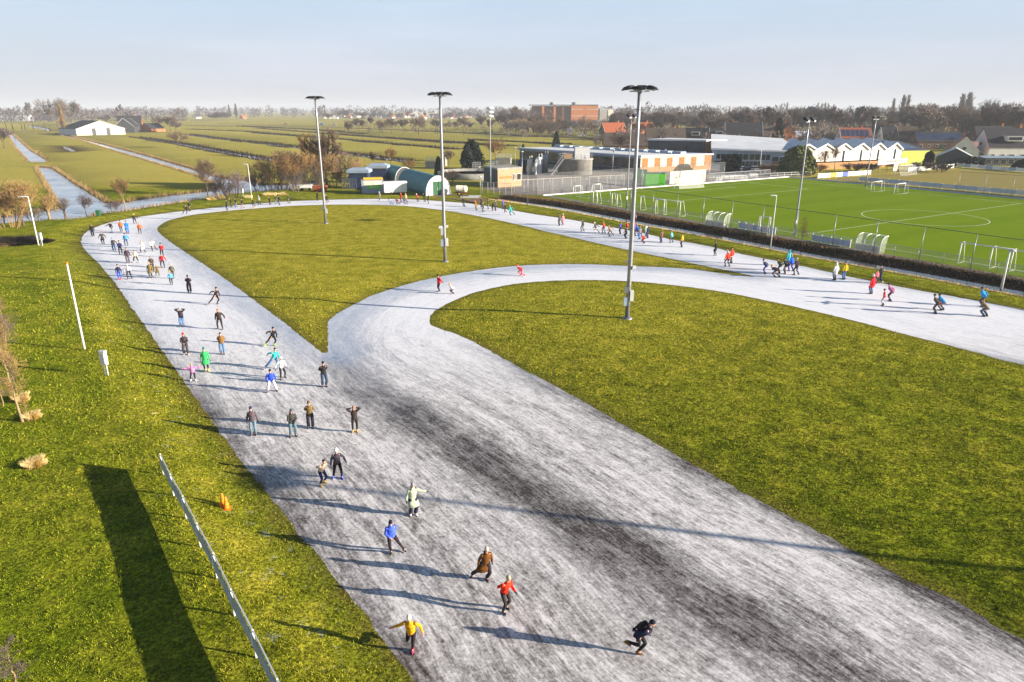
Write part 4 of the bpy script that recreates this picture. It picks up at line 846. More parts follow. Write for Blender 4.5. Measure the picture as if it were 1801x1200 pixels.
# ------------------------------------------------------------------ floodlight masts
def mast(px, py, top_py, label, lamps=6, kind='ring', boxes=(), r=.2, pos=None, h=None, yaw=0, group=None, plate=True):
    g = G(px, py) if pos is None else V(pos)
    h = h or ztop(g.x, g.y, top_py)-g.z
    t = empty('floodlight_mast', g, yaw, label, 'floodlight', group)
    mb = MB(); n = 6
    mb.tube([(0, 0, h*k/n) for k in range(n+1)], [r*(1-.32*k/n) for k in range(n+1)], 12, cap=True); mb.build('pole', M['galv'], t)
    if plate: MB().lathe([(r*2.2, -.1), (r*2.2, .04), (r*1.7, .09), (r*1.05, .10)], n=12).build('base', M['galv'], t)
    br = MB(); k_ = h-.35
    if kind == 'ring':
        for q in range(12): a, b = 2*math.pi*q/12, 2*math.pi*(q+1)/12; br.bar((.75*math.cos(a), .75*math.sin(a), k_), (.75*math.cos(b), .75*math.sin(b), k_), .07)
        for q in range(4): a = math.pi*q/2; br.bar((0, 0, k_), (.75*math.cos(a), .75*math.sin(a), k_), .07)
        br.bar((-.55, 0, h-1.7), (.55, 0, h-1.7), .07); br.bar((0, -.55, h-1.7), (0, .55, h-1.7), .07)
        br.lathe([(.20, h-.45), (.24, h-.3), (.20, h-.1)], n=12)
        for q in range(3): br.bar((-.22, 0, h-2.6-q*.7), (.22, 0, h-2.6-q*.7), .03)
        br.build('bracket', M['galv'], t)
        for q in range(lamps):
            a = 2*math.pi*(q+.5)/lamps; c, s = math.cos(a), math.sin(a); d = V((c, s, 0)); u = V((-s, c, 0)); m = MB()
            P = lambda o, w, z: d*o+u*w+V((0, 0, z))
            rings = [[P(.45, -.30, h-.02), P(.45, .30, h-.02), P(.45, .30, h-.22), P(.45, -.30, h-.22)], [P(.85, -.34, h+.06), P(.85, .34, h+.06), P(.85, .34, h-.18), P(.85, -.34, h-.18)], [P(1.2, -.30, h-.06), P(1.2, .30, h-.06), P(1.2, .30, h-.24), P(1.2, -.30, h-.24)], [P(1.42, -.16, h-.24), P(1.42, .16, h-.24), P(1.42, .16, h-.30), P(1.42, -.16, h-.30)]]
            m.ring(rings, smooth=False); l = m.build('lamp', M['black'], t)
            g2 = MB(); g2.add([P(.55, -.26, h-.225), P(.55, .26, h-.225), P(1.2, .26, h-.262), P(1.2, -.26, h-.262)], [(0, 1, 2, 3)]); g2.build('lens', M['pale'], l)
    elif kind == 'pair':
        br.bar((-.8, 0, k_), (.8, 0, k_), .08); br.bar((0, -.3, h-1.2), (0, .3, h-1.2), .06); br.build('bracket', M['galv'], t)
        for q in range(lamps):
            x = -.7+1.4*q/max(1, lamps-1); m = MB(); rings = []
            for y, z, w, hh in ((-.42, h-.25, .20, .10), (-.2, h+.0, .38, .20), (.2, h+.12, .38, .20), (.36, h+.20, .22, .10)): rings.append([(x-w, y, z-hh), (x+w, y, z-hh), (x+w, y, z+hh), (x-w, y, z+hh)])
            m.ring(rings, smooth=False); l = m.build('lamp', M['black'], t)
            MB().box((x, -.435, h-.25), (.34, .02, .16)).build('lens', M['white'], l)
    else:   # three stacked round white lamps
        br.bar((0, 0, h-2.4), (0, 0, h), .10); br.build('bracket', M['galv'], t)
        for q in range(3):
            m = MB(); m.lathe([(.15, h-.28-q*.85), (.75, h-.20-q*.85), (.82, h-.05-q*.85), (.70, h+.15-q*.85), (.2, h+.25-q*.85)], n=14); m.build('lamp', M['white'], t)
    for (x, y, z, dx, dy, dz, mk) in boxes: MB().box((x, y, z), (dx, dy, dz)).build('switch_box' if dz > .4 else 'sign_plate', M[mk], t)
    return t
bx = [(-.28, -.10, 2.2, .28, .22, .8, 'sky'), (.26, -.12, 2.3, .30, .20, .9, 'white'), (-.26, -.10, 3.5, .24, .20, .8, 'pale'), (.30, -.12, 4.1, .34, .05, .28, 'white'), (-.34, -.12, 4.0, .5, .05, .32, 'white')]
mast(573, 393, 170, 'tall floodlight mast on the far left of the teardrop lawn, six black lamps', boxes=[(.24, -.1, 1.9, .3, .2, .7, 'pale'), (-.24, -.1, 2.4, .3, .2, .5, 'galv')], group='floodlight masts inside the rink')
mast(783, 460, 163, 'tall floodlight mast on the near edge of the teardrop lawn', boxes=bx, group='floodlight masts inside the rink')
mast(1103, 560, 152, 'tallest looking floodlight mast, standing on the big inner lawn', boxes=[(-.26, -.1, 1.5, .26, .2, .7, 'sky'), (.27, -.12, 2.0, .3, .2, .9, 'white'), (-.24, -.1, 2.5, .28, .22, .5, 'galv'), (.34, -.1, 4.4, .3, .25, .25, 'white'), (-.35, -.1, 4.9, .3, .1, .1, 'galv')], group='floodlight masts inside the rink')
mast(0, 0, 0, 'floodlight mast standing beyond the right edge whose long shadow crosses the ice', pos=(64.0, 12.2, .2), h=18.6, r=.19, group='floodlight masts inside the rink')
mast(1397, 415, 210, 'football floodlight mast beside the near touchline', 2, 'pair', r=.14, yaw=R(35), boxes=[(-.2, -.1, 2, .3, .2, .5, 'galv')])
mast(1522, 330, 207, 'football floodlight mast on the far side between the two pitches', 2, 'pair', r=.14, yaw=R(200))
mast(1102, 368, 204, 'thin floodlight mast at the corner of the green pitch behind the ice mast', 2, 'pair', r=.12, yaw=R(40), boxes=[(-.2, -.1, 2, .25, .2, .5, 'white')])
mast(863, 331, 190, 'mast with three stacked round white lamps by the brick pump house', 3, 'stack', r=.14)

def lamp_post(px, py, top, label, arm=0.0, head='disc', mk='white', r=.05, name='lamp_post', cat='lamp post', group=None):
    g = G(px, py); h = ztop(g.x, g.y, top)-g.z; t = empty(name, g, 0, label, cat, group)
    MB().tube([(0, 0, 0), (0, 0, h*.5), (0, 0, h)], [r*1.3, r, r*.8], 8).build('pole', M[mk], t)
    if arm: m = MB(); m.tube([(0, 0, h-.02), (arm*.6, 0, h+.05), (arm, 0, h)], [r*.7, r*.6, r*.5], 6); m.build('arm', M[mk], t)
    m = MB()
    if head == 'disc': m.lathe([(.06, h-.10), (.30, h-.06), (.34, h), (.22, h+.10), (.04, h+.14)], (arm, 0, 0), 12)
    elif head == 'box': m.ring([[(arm-.28, -.1, h-.05), (arm+.28, -.1, h-.05), (arm+.28, .1, h-.05), (arm-.28, .1, h-.05)], [(arm-.22, -.08, h+.08), (arm+.22, -.08, h+.08), (arm+.22, .08, h+.08), (arm-.22, .08, h+.08)]], smooth=False)
    elif head == 'cap': m.lathe([(r*1.1, h-.08), (r*1.3, h-.03), (r*.9, h+.06), (.01, h+.08)], n=8)
    m.build('lamp_head' if head != 'cap' else 'pole_cap', M['pale'] if head != 'cap' else M['orange'], t); return t
lamp_post(68, 432, 346, 'leaning white pole with a short side arm beside a white cabinet', -.9, 'box', r=.07)
lamp_post(149, 615, 463, 'tall slim white pole with an orange cap on the left lawn', 0, 'cap', r=.065, name='marker_pole', cat='pole')
lamp_post(442, 343, 289, 'slim white pole by the canal bank in front of the thicket', -.6, 'box', r=.07)
lamp_post(1355, 436, 344, 'slim white lamp post on the verge by the dark ditch', -.5, 'box', r=.06)
lamp_post(1761, 508, 441, 'thick pale lamp post with a flat white hood at the right edge', .25, 'disc', r=.10)
lamp_post(928, 360, 297, 'grey lamp post at the start of the ditch', 0, 'cap', 'galv', .06)
lamp_post(845, 344, 311, 'short lamp post beside the pale tank trailer', 0, 'disc', 'galv', .06)
lamp_post(906, 296, 260, 'lamp post behind the brick pump house', 0, 'disc', 'galv', .07)
lamp_post(918, 332, 267, 'lamp post right of the pump house windows', 0, 'disc', 'galv', .07)
lamp_post(822, 283, 254, 'lamp post in front of the dark conifer', 0, 'disc', 'galv', .07)
lamp_post(1077, 307, 263, 'lamp post before the dark wall of the long hall', 0, 'disc', 'galv', .07)
lamp_post(1336, 300, 265, 'curved lamp post before the blue glazed hall', -.7, 'box', 'white', .07)
lamp_post(1176, 275, 257, 'curved white lamp post over the flat roof', -.8, 'box', 'white', .07)

# ------------------------------------------------------------------ small things on the grass
def cabinet(px, py, label):
    g = G(px, py); t = empty('electric_cabinet', g, R(-12), label, 'cabinet')
    for x in (-.10, .10): MB().box((x, 0, .45), (.05, .05, .9)).build('leg', M['white'], t)
    MB().ring([[(-.2, -.11, z), (.2, -.11, z), (.2, .11, z), (-.2, .11, z)] for z in (.75, 1.65)], smooth=False).build('box', M['white'], t)
    m = MB(); m.ring([[(-.23, -.14, 1.65), (.23, -.14, 1.65), (.23, .14, 1.65), (-.23, .14, 1.65)], [(-.2, -.11, 1.70), (.2, -.11, 1.70), (.2, .11, 1.70), (-.2, .11, 1.70)]], smooth=False); m.build('lid', M['pale'], t)
    MB().box((0, -.122, 1.2), (.30, .02, .7)).build('door', M['wwall'], t)
cabinet(74, 433, 'white electric cabinet beside the leaning white pole'); cabinet(188, 660, 'white electric cabinet on two legs alone on the left lawn')
cabinet(427, 346, 'white cabinet on the far bank by the slim pole')
g = G(174, 382); t = empty('litter_bin', g, R(10), 'dark green litter bin on the canal bank', 'bin')
m = MB(); m.ring([[(-.32*s, -.3*s, z), (.32*s, -.3*s, z), (.32*s, .3*s, z), (-.32*s, .3*s, z)] for z, s in ((.08, .86), (1.0, 1.0))], smooth=False); m.build('body', M['dgreen'], t)
m = MB(); m.ring([[(-.36, -.34, 1.0), (.36, -.34, 1.0), (.36, .34, 1.0), (-.36, .34, 1.0)], [(-.3, -.28, 1.14), (.3, -.28, 1.14), (.3, .28, 1.14), (-.3, .28, 1.14)]], smooth=False); m.build('lid', M['dgreen'], t)
MB().box((0, 0, .04), (.5, .45, .08)).build('foot', M['concrete'], t)
def cone(px, py, label):
    g = G(px, py); t = empty('traffic_cone', g, R(20), label, 'traffic cone', 'orange cones'); t.scale = (.82,)*3
    MB().lathe([(.165, .05), (.145, .12), (.085, .50), (.045, .74), (.03, .76)], n=14).build('cone', M['orange'], t)
    MB().ring([[(-.22, -.22, z), (.22, -.22, z), (.22, .22, z), (-.22, .22, z)] for z in (.0, .045)], smooth=False).build('base', M['orange'], t)
    MB().lathe([(.118, .30), (.096, .42)], n=14).build('stripe', M['yellow'], t)
cone(399, 895, 'nearer of two orange traffic cones on the bank'); cone(393, 889, 'farther of two orange traffic cones on the bank')
g = G(268, 729); tag(MB().tube([(-.22, 0, .03), (0, .02, .06), (.25, .10, .04)], [.02, .025, .012], 6).build('fallen_branch', M['straw'], None, g), 'short pale fallen branch on the left lawn', 'branch')

# the white board fence at the lower left
FB = [(288,835),(306,872),(328,912),(353,962),(382,1017),(413,1083),(451,1156),(494,1245),(550,1360)]
fp = [G(*p) for p in FB]; line = smooth_line([(p.x, p.y) for p in fp], .4)
fence = empty('board_fence', fp[0], 0, 'long low white board fence running up the left lawn', 'fence'); o = fp[0]
for k in range(len(fp)):
    p = fp[k]-o; q = fp[min(k+1, len(fp)-1)]-fp[max(k-1, 0)]; a = math.atan2(q.y, q.x)
    MB().box((p.x, p.y, .56), (.055, .055, 1.14), a).build('post', M['pale'], fence)
    if k < len(fp)-1:
        n_ = fp[k+1]-o; d = (n_-p); L = d.length; a = math.atan2(d.y, d.x); c = (p+n_)/2; s = V((-math.sin(a), math.cos(a), 0))*.055
        pb = MB(); pb.box((c.x-s.x, c.y-s.y, .74), (L-.03, .022, .56), a).build('panel', M['fboard_shade'], fence)  # white panels toned grey-blue, the shade of this face put into the colour
        MB().box((c.x+s.x*.2, c.y+s.y*.2, 1.06), (L-.08, .04, .05), a).build('rail', M['pale'], fence)

# ------------------------------------------------------------------ grass, reeds, bramble and straw as fine blades
def blades(name, P, H, Wd, lean, m, label, cat, kind='stuff', seed=1, azim=None, parent=None):
    r = np.random.default_rng(seed); n = len(P); P = np.asarray(P, float)
    a = r.uniform(0, 2*np.pi, n) if azim is None else azim; b = r.uniform(0, 2*np.pi, n)
    h = H if hasattr(H, '__len__') else np.full(n, H); w = Wd if hasattr(Wd, '__len__') else np.full(n, Wd)
    l = lean*r.uniform(.2, 1, n)*h
    dx, dy = np.cos(a)*w/2, np.sin(a)*w/2
    A = np.c_[P[:, 0]-dx, P[:, 1]-dy, P[:, 2]]; B = np.c_[P[:, 0]+dx, P[:, 1]+dy, P[:, 2]]; T = np.c_[P[:, 0]+np.cos(b)*l, P[:, 1]+np.sin(b)*l, P[:, 2]+h]
    co = np.stack([A, B, T], 1).reshape(-1, 3)
    me = bpy.data.meshes.new(name); me.vertices.add(3*n); me.vertices.foreach_set('co', co.astype(np.float32).ravel())
    me.loops.add(3*n); me.loops.foreach_set('vertex_index', np.arange(3*n, dtype=np.int32)); me.polygons.add(n)
    me.polygons.foreach_set('loop_start', np.arange(0, 3*n, 3, dtype=np.int32)); me.polygons.foreach_set('loop_total', np.full(n, 3, np.int32))
    me.materials.append(m); me.update(calc_edges=True); me.validate()
    ob = link(name, me, parent)
    if parent is None: tag(ob, label, cat, None, kind)
    return ob
gm = NT('grass_blades'); P_ = gm.pos(); rnd = gm.n('NewGeometry').outputs['Random Per Island']
ga = gm.ramp(rnd, [(0.0, (.030, .055, .002)), (.3, (.115, .18, .006)), (.6, (.225, .28, .012)), (.85, (.35, .36, .026)), (1.0, (.42, .40, .08))])
gb = gm.ramp(rnd, [(0.0, (.11, .115, .006)), (.4, (.34, .30, .018)), (.8, (.54, .45, .05)), (1.0, (.64, .53, .12))])
gl = gm.math('MULTIPLY', gm.ramp(gm.noise(P_, .07, 6, .65), [(.42, 0.0), (.58, 1.0)]), .28); gl = gm.math('MAXIMUM', gl, gm.attr('dry'))
gc = gm.mix(gl, ga, gb); gc = gm.mix(.8, gc, gm.ramp(gm.noise(P_, .6, 6, .65), [(.3, (.60, .66, .6)), (.5, (1, 1, 1)), (.72, (1.35, 1.22, 1.2))]), 'MULTIPLY')
gc = gm.mix(.8, gc, gm.ramp(gm.noise(P_, 7.0, 5, .7), [(.40, (.25, .30, .25)), (.5, (1, 1, 1)), (.60, (1.55, 1.5, 1.3))]), 'MULTIPLY')
gm.l(gc, gm.b.inputs['Base Color']); gm.b.inputs['Roughness'].default_value = .8; gm.b.inputs['Specular IOR Level'].default_value = .0
r_ = np.random.default_rng(3); NG = 1150000
# density falls with distance so that blades keep about the same size in the picture
yy = 10+np.exp(r_.uniform(0, np.log(95/7.0), NG))*7.0-7.0; xx = r_.uniform(-1, 1, NG)*(yy*.80+9)
RX, RY, RS = np.arange(-95, 96, .5), np.arange(4, 118, .5), .5
gx, gy = np.meshgrid(RX, RY); RP = np.c_[gx.ravel(), gy.ravel()]
i_o, i_1, i_2 = inside(RP, ice_out), inside(RP, isl1), inside(RP, isl2)
r_e = np.minimum(np.minimum(dist(RP, ice_out), dist(RP, isl1)), dist(RP, isl2))*np.where(i_o & ~i_1 & ~i_2, -1, 1)
r_w = np.full(len(RP), 99.)
for k in ('ditch', 'canal'): q = np.array(WATERS[k]); r_w = np.minimum(r_w, dist(RP, q)*np.where(inside(RP, q), -1, 1))
fp_ = [p for p in ditch_far]
r_d = dist(RP, fp_, False); beyond = inside(RP, fp_+[(200, fp_[-1][1]-40), (200, 260), fp_[0]]); r_d = r_d*np.where(beyond, -1, 1); r_z = gz_np(RP)
def bil(A, Q):
    A = A.reshape(gx.shape); fx = np.clip((Q[:, 0]-RX[0])/RS, 0, len(RX)-1.001); fy = np.clip((Q[:, 1]-RY[0])/RS, 0, len(RY)-1.001); ix, iy = fx.astype(int), fy.astype(int); fx -= ix; fy -= iy
    return A[iy, ix]*(1-fx)*(1-fy)+A[iy, ix+1]*fx*(1-fy)+A[iy+1, ix]*(1-fx)*fy+A[iy+1, ix+1]*fx*fy
Q = np.c_[xx, yy]; Q = Q[(yy < 116) & (np.abs(xx) < 94)]; de = bil(r_e, Q); dw = bil(r_w, Q); bd = bil(r_d, Q)
ok = (dw > .6) & (de > -.10*r_.random(len(Q))+.03) & (bd > 0) & (r_.random(len(Q)) > smst(Q[:, 1], 38, 82)) & (r_.random(len(Q)) > .88*np.exp(-(np.maximum(de, 0)/.62)**2))
Q = Q[ok]; de = de[ok]; zg = bil(r_z, Q); sc_ = np.clip(Q[:, 1]/26, .75, 3.2)
def vnoise(Q, sc, seed):
    r = np.random.default_rng(seed); T = r.random((512, 512)); f = Q*sc; i0 = np.floor(f).astype(int); t = f-i0; t = t*t*(3-2*t); a = i0 % 512; b = (i0+1) % 512
    return (T[a[:, 0], a[:, 1]]*(1-t[:, 0])+T[b[:, 0], a[:, 1]]*t[:, 0])*(1-t[:, 1])+(T[a[:, 0], b[:, 1]]*(1-t[:, 0])+T[b[:, 0], b[:, 1]]*t[:, 0])*t[:, 1]
clump = .5*vnoise(Q, 3.2, 1)+.3*vnoise(Q, 7.5, 2)+.2*vnoise(Q, 1.1, 3); clump = np.clip((clump-.5)*4.5+.95, .08, 2.6)
H_ = clump*r_.uniform(.030, .075, len(Q))*sc_**.45*np.where(de < .5, .8, 1)
tall = r_.random(len(Q)) < .02; H_[tall] *= 1.25
lg = blades('lawn_grass', np.c_[Q, zg-.01], H_, r_.uniform(.018, .034, len(Q))*sc_**.8, .9, gm.m, 'short winter grass with straw coloured tips covering the lawns round the ice', 'grass', seed=5)
i_1r, i_2r = bil(i_1*1., Q), bil(i_2*1., Q); dry_sunlit = np.where(i_1r > .5, .62, np.where(i_2r > .5, .06+.42*smst(Q[:, 1]-.35*Q[:, 0], 18, 50), .0+.38*np.exp(-((de-2.6)/1.8)**2)*(Q[:, 0] < 8)))  # dryness of the islands, and painted sunlight on the left bank slope
A_ = lg.data.attributes.new('dry', 'FLOAT', 'POINT'); A_.data.foreach_set('value', np.repeat(dry_sunlit, 3).astype(np.float32))

def along(poly, n, spread, r, closed=True, off=0.0):
    p = np.array(poly); q = np.roll(p, -1, 0) if closed else p[1:]; p = p if closed else p[:-1]
    L = np.linalg.norm(q-p, axis=1); k = r.choice(len(p), n, p=L/L.sum()); t = r.random(n)[:, None]
    d = (q-p)[k]/np.maximum(L[k], 1e-6)[:, None]; nr = np.c_[-d[:, 1], d[:, 0]]
    return p[k]+(q-p)[k]*t+nr*(r.normal(off, spread, n))[:, None]
r_ = np.random.default_rng(11)
q = np.r_[along(offset(WATERS['canal'], .5), 26000, .35, r_), along(offset(WATERS['pool_canal'], .6), 5000, .5, r_)]; keep = ~inside(q, WATERS['canal']) & ~inside(q, WATERS['pool_canal']); q = q[keep]
blades('canal_reeds', np.c_[q, gz_np(q)-.05], r_.uniform(.35, .95, len(q)), r_.uniform(.06, .16, len(q)), .5, M['reedm'], 'dead straw coloured reeds fringing the canal banks', 'reeds', seed=2)
far = [k for k in WATERS if k.startswith('ditch_')]
q = np.concatenate([along(offset(WATERS[k], .6), 2600, .5, r_) for k in far]); q = q[~np.any([inside(q, WATERS[k]) for k in far], 0)]
blades('ditch_rushes', np.c_[q, gz_np(q)-.1], r_.uniform(.4, 1.1, len(q)), r_.uniform(.3, .7, len(q)), .5, M['brush'], 'dark rushes lining the ditches of the far polder', 'rushes', seed=8)
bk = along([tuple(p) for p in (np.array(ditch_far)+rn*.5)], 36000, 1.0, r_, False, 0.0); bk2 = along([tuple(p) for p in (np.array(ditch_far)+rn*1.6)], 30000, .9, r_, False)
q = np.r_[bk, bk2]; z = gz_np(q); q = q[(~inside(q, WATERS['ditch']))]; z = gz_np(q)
blades('ditch_bramble', np.c_[q, z-.05], r_.uniform(.07, .27, len(q)), r_.uniform(.06, .16, len(q)), 1.0, M['brush'], 'dark brown bramble and weeds on the far bank of the ditch', 'bramble', seed=9)  # near-black tone paints in the bank's shadow side
q = along([tuple(p) for p in (np.array(ditch_far)+rn*3.0)], 9000, .7, r_, False); blades('bank_weeds', np.c_[q, gz_np(q)-.02], r_.uniform(.08, .32, len(q)), r_.uniform(.04, .10, len(q)), .9, M['twig3'], 'rusty dead weeds along the top of the ditch bank', 'weeds', seed=10)
q = along([tuple(p) for p in (rd-rn*.35)], 12000, .16, r_, False); blades('verge_straw', np.c_[q, gz_np(q)-.02], r_.uniform(.08, .30, len(q)), r_.uniform(.03, .08, len(q)), .9, M['straw'], 'pale dead grass on the near edge of the ditch', 'dead grass', seed=12)
def tuft(px, py, rad, h, n, label, name='straw_tuft', m='straw', seed=1, cat='grass tuft'):
    g = G(px, py); r = np.random.default_rng(seed); a = r.uniform(0, 6.28, n); d = rad*np.sqrt(r.random(n))
    hh = h*np.sqrt(np.clip(1-(d/rad)**2*.8, .1, 1))*r.uniform(.5, 1, n)
    o = blades(name, np.c_[np.cos(a)*d, np.sin(a)*d, np.zeros(n)], hh, r.uniform(.015, .035, n), .9, M[m], label, cat, None, seed); o.location = g; return o
tuft(62, 818, .50, .46, 2600, 'round clump of golden dead grass alone on the left lawn', seed=3); tuft(58, 735, .42, .45, 2200, 'golden dead grass at the foot of the thin birch', seed=4); tuft(40, 705, .34, .6, 1400, 'paler dead grass just behind the birch foot', seed=6)
for k, (px, py) in enumerate(((372, 352), (390, 349), (470, 344), (496, 343))): tuft(px, py, .9, .8, 900, ['leftmost golden grass clump on the far bank', 'second golden grass clump on the far bank', 'golden grass clump below the thicket', 'rightmost golden grass clump below the thicket'][k], seed=20+k)
# ------------------------------------------------------------------ buildings
def wall_windows(t, pts, z0, z1, spec, frame='white', wall_parent=None):
    """windows on the wall a->b (outer side to the right hand of a->b): spec = (from, to, sill, head)"""
    a, b = V((*pts[0], 0)), V((*pts[1], 0)); d = (b-a); L = d.length; d /= L; n = V((d.y, -d.x, 0))
    for u0, u1, s, h in spec:
        p, q = a+d*(u0*L), a+d*(u1*L); c = (p+q)/2; w = (q-p).length; ang = math.atan2(d.y, d.x); hh = h-s
        f = MB(); f.box((*(c+n*.03).xy, (s+h)/2), (w, .10, hh), ang); fo = f.build('window', M_(frame), t)
        MB().box((*(c+n*.07).xy, (s+h)/2), (max(.1, w-.16), .06, max(.1, hh-.16)), ang).build('pane', M['glass'], fo)
def house(name, label, px, py, wpx, yaw, depth, hw, hr, wall, roof, cat='house', group=None, win=True, chim=1, dormer=False, over=.25, z=None, L=None, solar=False, gable=None, winz=None, front_win=None, door=None, trim=None, small=False):
    """gabled house: ridge along local x, L long, depth deep, wall height hw, ridge height hr"""
    g = G(px, py) if z is None else V((*at(px, py, z), z)); yaw = R(yaw)
    L = L or wpx*mpp(g.x, g.y); t = empty(name, g, yaw, label, cat, group); x, y = L/2, depth/2
    mb = MB(); gm_ = 0
    mb.add([(-x,-y,0),(x,-y,0),(x,y,0),(-x,y,0),(-x,-y,hw),(x,-y,hw),(x,y,hw),(-x,y,hw),(-x,0,hr-.08),(x,0,hr-.08)], [(0,1,5,4),(2,3,7,6)], 0)
    o = len(mb.v)-10; 
    for f in ((1,2,6,9,5),(3,0,4,8,7)): mb.f.append(tuple(o+i for i in f)); mb.mi.append(1); mb.sm.append(False)
    w = mb.build('wall', [M_(wall), M_(gable or wall)], t)
    rb = MB(); th = .14; sl = (hr-hw)/y; e = over
    for s in (-1, 1):
        P = [(-x-e, s*(y+e), hw-sl*e), (x+e, s*(y+e), hw-sl*e), (x+e, 0, hr), (-x-e, 0, hr)]; Q_ = [(a, b, c+th) for a, b, c in P]
        fs = [(0,1,2,3),(7,6,5,4),(0,4,5,1),(2,6,7,3),(0,3,7,4),(1,5,6,2)]
        rb.add(P+Q_, fs if s < 0 else [f[::-1] for f in fs])
    rf = rb.build('roof', M_(roof), t)
    if trim:
        tb = MB()
        for sx in (-1, 1):
            for s in (-1, 1): tb.bar((sx*(x+e+.06), s*(y+e), hw-sl*e+.06), (sx*(x+e+.06), 0, hr+.08), .10, .22)
        tb.build('bargeboard', M_(trim), t)
    if small: return t
    for k in range(chim):
        cx = (-.3+.6*k)*L if chim > 1 else .25*L
        cb = MB(); cb.box((cx, .3, hr+.35), (.6, .6, 1.5)); cb.box((cx, .3, hr+1.15), (.75, .75, .16)); c_ = cb.build('chimney', M['obrick'], rf)
        MB().lathe([(.13, hr+1.2), (.11, hr+1.6)], (cx, .3, 0), 8).build('chimney_pot', M['rust'], c_)
    if solar:
        for k in range(int(L/2.2)):
            xx = -x+1.1+k*2.2; m = MB(); f = .22; y0, y1 = -y*.85, -y*.2; z0 = hw+(y+y0)*sl+th+.05; z1 = hw+(y+y1)*sl+th+.05
            m.add([(xx-.95, y0, z0), (xx+.95, y0, z0), (xx+.95, y1, z1), (xx-.95, y1, z1)], [(0,1,2,3)]); m.build('solar_panel', M['panel'], rf)
    if win:
        n = max(1, int(L/3.2)); rows = [(.9, 2.2)]+([(3.3, 4.5)] if hw > 4.6 else [])
        for s, h in rows:
            wall_windows(t, [(-x, -y), (x, -y)], 0, hw, [((k+.5)/n-.55/L, (k+.5)/n+.55/L, s, h) for k in range(n)])
            wall_windows(t, [(x, y), (-x, y)], 0, hw, [((k+.5)/n-.55/L, (k+.5)/n+.55/L, s, h) for k in range(n)])
            for a, b in (((x, -y), (x, y)), ((-x, y), (-x, -y))): wall_windows(t, [a, b], 0, hw, [(.22, .36, s, h), (.64, .78, s, h)])
        if hr-hw > 2.2:
            for a, b in (((x, -y), (x, y)), ((-x, y), (-x, -y))): wall_windows(t, [a, b], 0, hw, [(.43, .57, hw+.3, hw+1.4)])
        m = MB(); m.box((-x*.1, -y-.03, 1.05), (.95, .10, 2.1)); d_ = m.build('door', M['dgreen'], t); MB().box((-x*.1+.35, -y-.10, 1.05), (.04, .06, .14)).build('handle', M['galv'], d_)
    if dormer:
        m = MB(); z0 = hw+(y*.35)*sl; m.box((0, -y*.55, z0+.55), (L*.32, y*.75, 1.5)); dm = m.build('dormer', M['white'], rf)
        MB().box((0, -y*.93-.02, z0+.6), (L*.27, .08, .95)).build('pane', M['glass'], dm); MB().box((0, -y*.55, z0+1.36), (L*.36, y*.85, .12)).build('dormer_roof', M['pale'], dm)
    return t
# the barn and the farm at the far left
t = house('barn', 'wide pale barn with a dark roof and double doors beside the bare golden poplar', 163, 236.5, 75, 38, 31, 4.2, 9.4, 'pale', 'tile', 'barn', L=38, win=False, chim=0, over=.5, gable='cream', small=True, trim='pale')
t.rotation_euler = (0, 0, R(137))
for s in (-1, 1): MB().box((-19.08, s*4.6, 2.3), (.16, 2.4, 4.6)).build('barn_door', M['dwall'], t)
MB().box((-19.06, 0, 2.3), (.12, 6.6, 4.6)).build('barn_gate', M['pale'], t)
house('farmhouse', 'farmhouse with steep dark roof and brick gable behind the black shed', 232, 231, 40, 20, 12, 4.0, 12.0, 'brick', 'tile', 'house', L=17, chim=1)
house('black_shed', 'black boarded shed with white trimmed gable beside the barn', 226, 233, 30, 100, 14, 4.5, 10.5, 'dwall', 'tile', 'shed', L=15, win=False, chim=0, trim='white', small=True)
house('brick_annex', 'low red brick annex with a blue roof right of the farm', 268, 232, 24, 70, 13, 2.5, 6.5, 'brick', 'tile', 'barn', L=14, win=False, chim=0, small=True)
for k, (px, py, w_, l) in enumerate(((9, 213, 27, 'leftmost open field barn behind the pleached trees'), (37, 213, 36, 'middle open field barn behind the pleached trees'), (80, 212, 34, 'dark low field barn behind the pleached trees'))):
    house('field_barn', l, px, py, w_, 3, 16, 5, 9.5, 'dwall' if k == 2 else 'pale', 'tile' if k == 2 else 'pale', 'barn', win=False, chim=0, small=True)
house('cottage', 'small cottage with red roof between poplar and farm', 152, 205, 10, 60, 9, 3, 7.5, 'brick', 'rtile', L=14, small=True)
house('yellow_house', 'yellow walled house far off left of the twin poplars', 346, 209, 14, 80, 10, 3.5, 8, 'cream', 'tile', L=16, small=True, trim='white')
house('small_farm', 'tiny red roofed house right of the twin poplars', 428, 209, 8, 70, 8, 3.2, 7, 'brick', 'rtile', L=11, small=True, trim='white')

# generic boxes from traced footprints
def block(name, label, cat, fp, z1, wall, roof, parapet=.0, z0=0.0):
    c = V((*np.mean(fp, 0), 0)); g = gz(c.x, c.y); t = empty(name, (c.x, c.y, g), 0, label, cat)
    q = [(p[0]-c.x, p[1]-c.y) for p in fp]; MB().prism(q, z0-.3, z1).build('wall', M_(wall), t)
    big = [(p[0]*1.02, p[1]*1.02) for p in q]; MB().prism(big, z1, z1+.28+parapet).build('roof', M_(roof), t)
    return t, q
def par(K, Lp, Rp):
    """footprint from the near corner and the two visible wall ends"""
    K, Lp, Rp = np.array(K), np.array(Lp), np.array(Rp); return [tuple(K), tuple(Rp), tuple(Rp+Lp-K), tuple(Lp)]
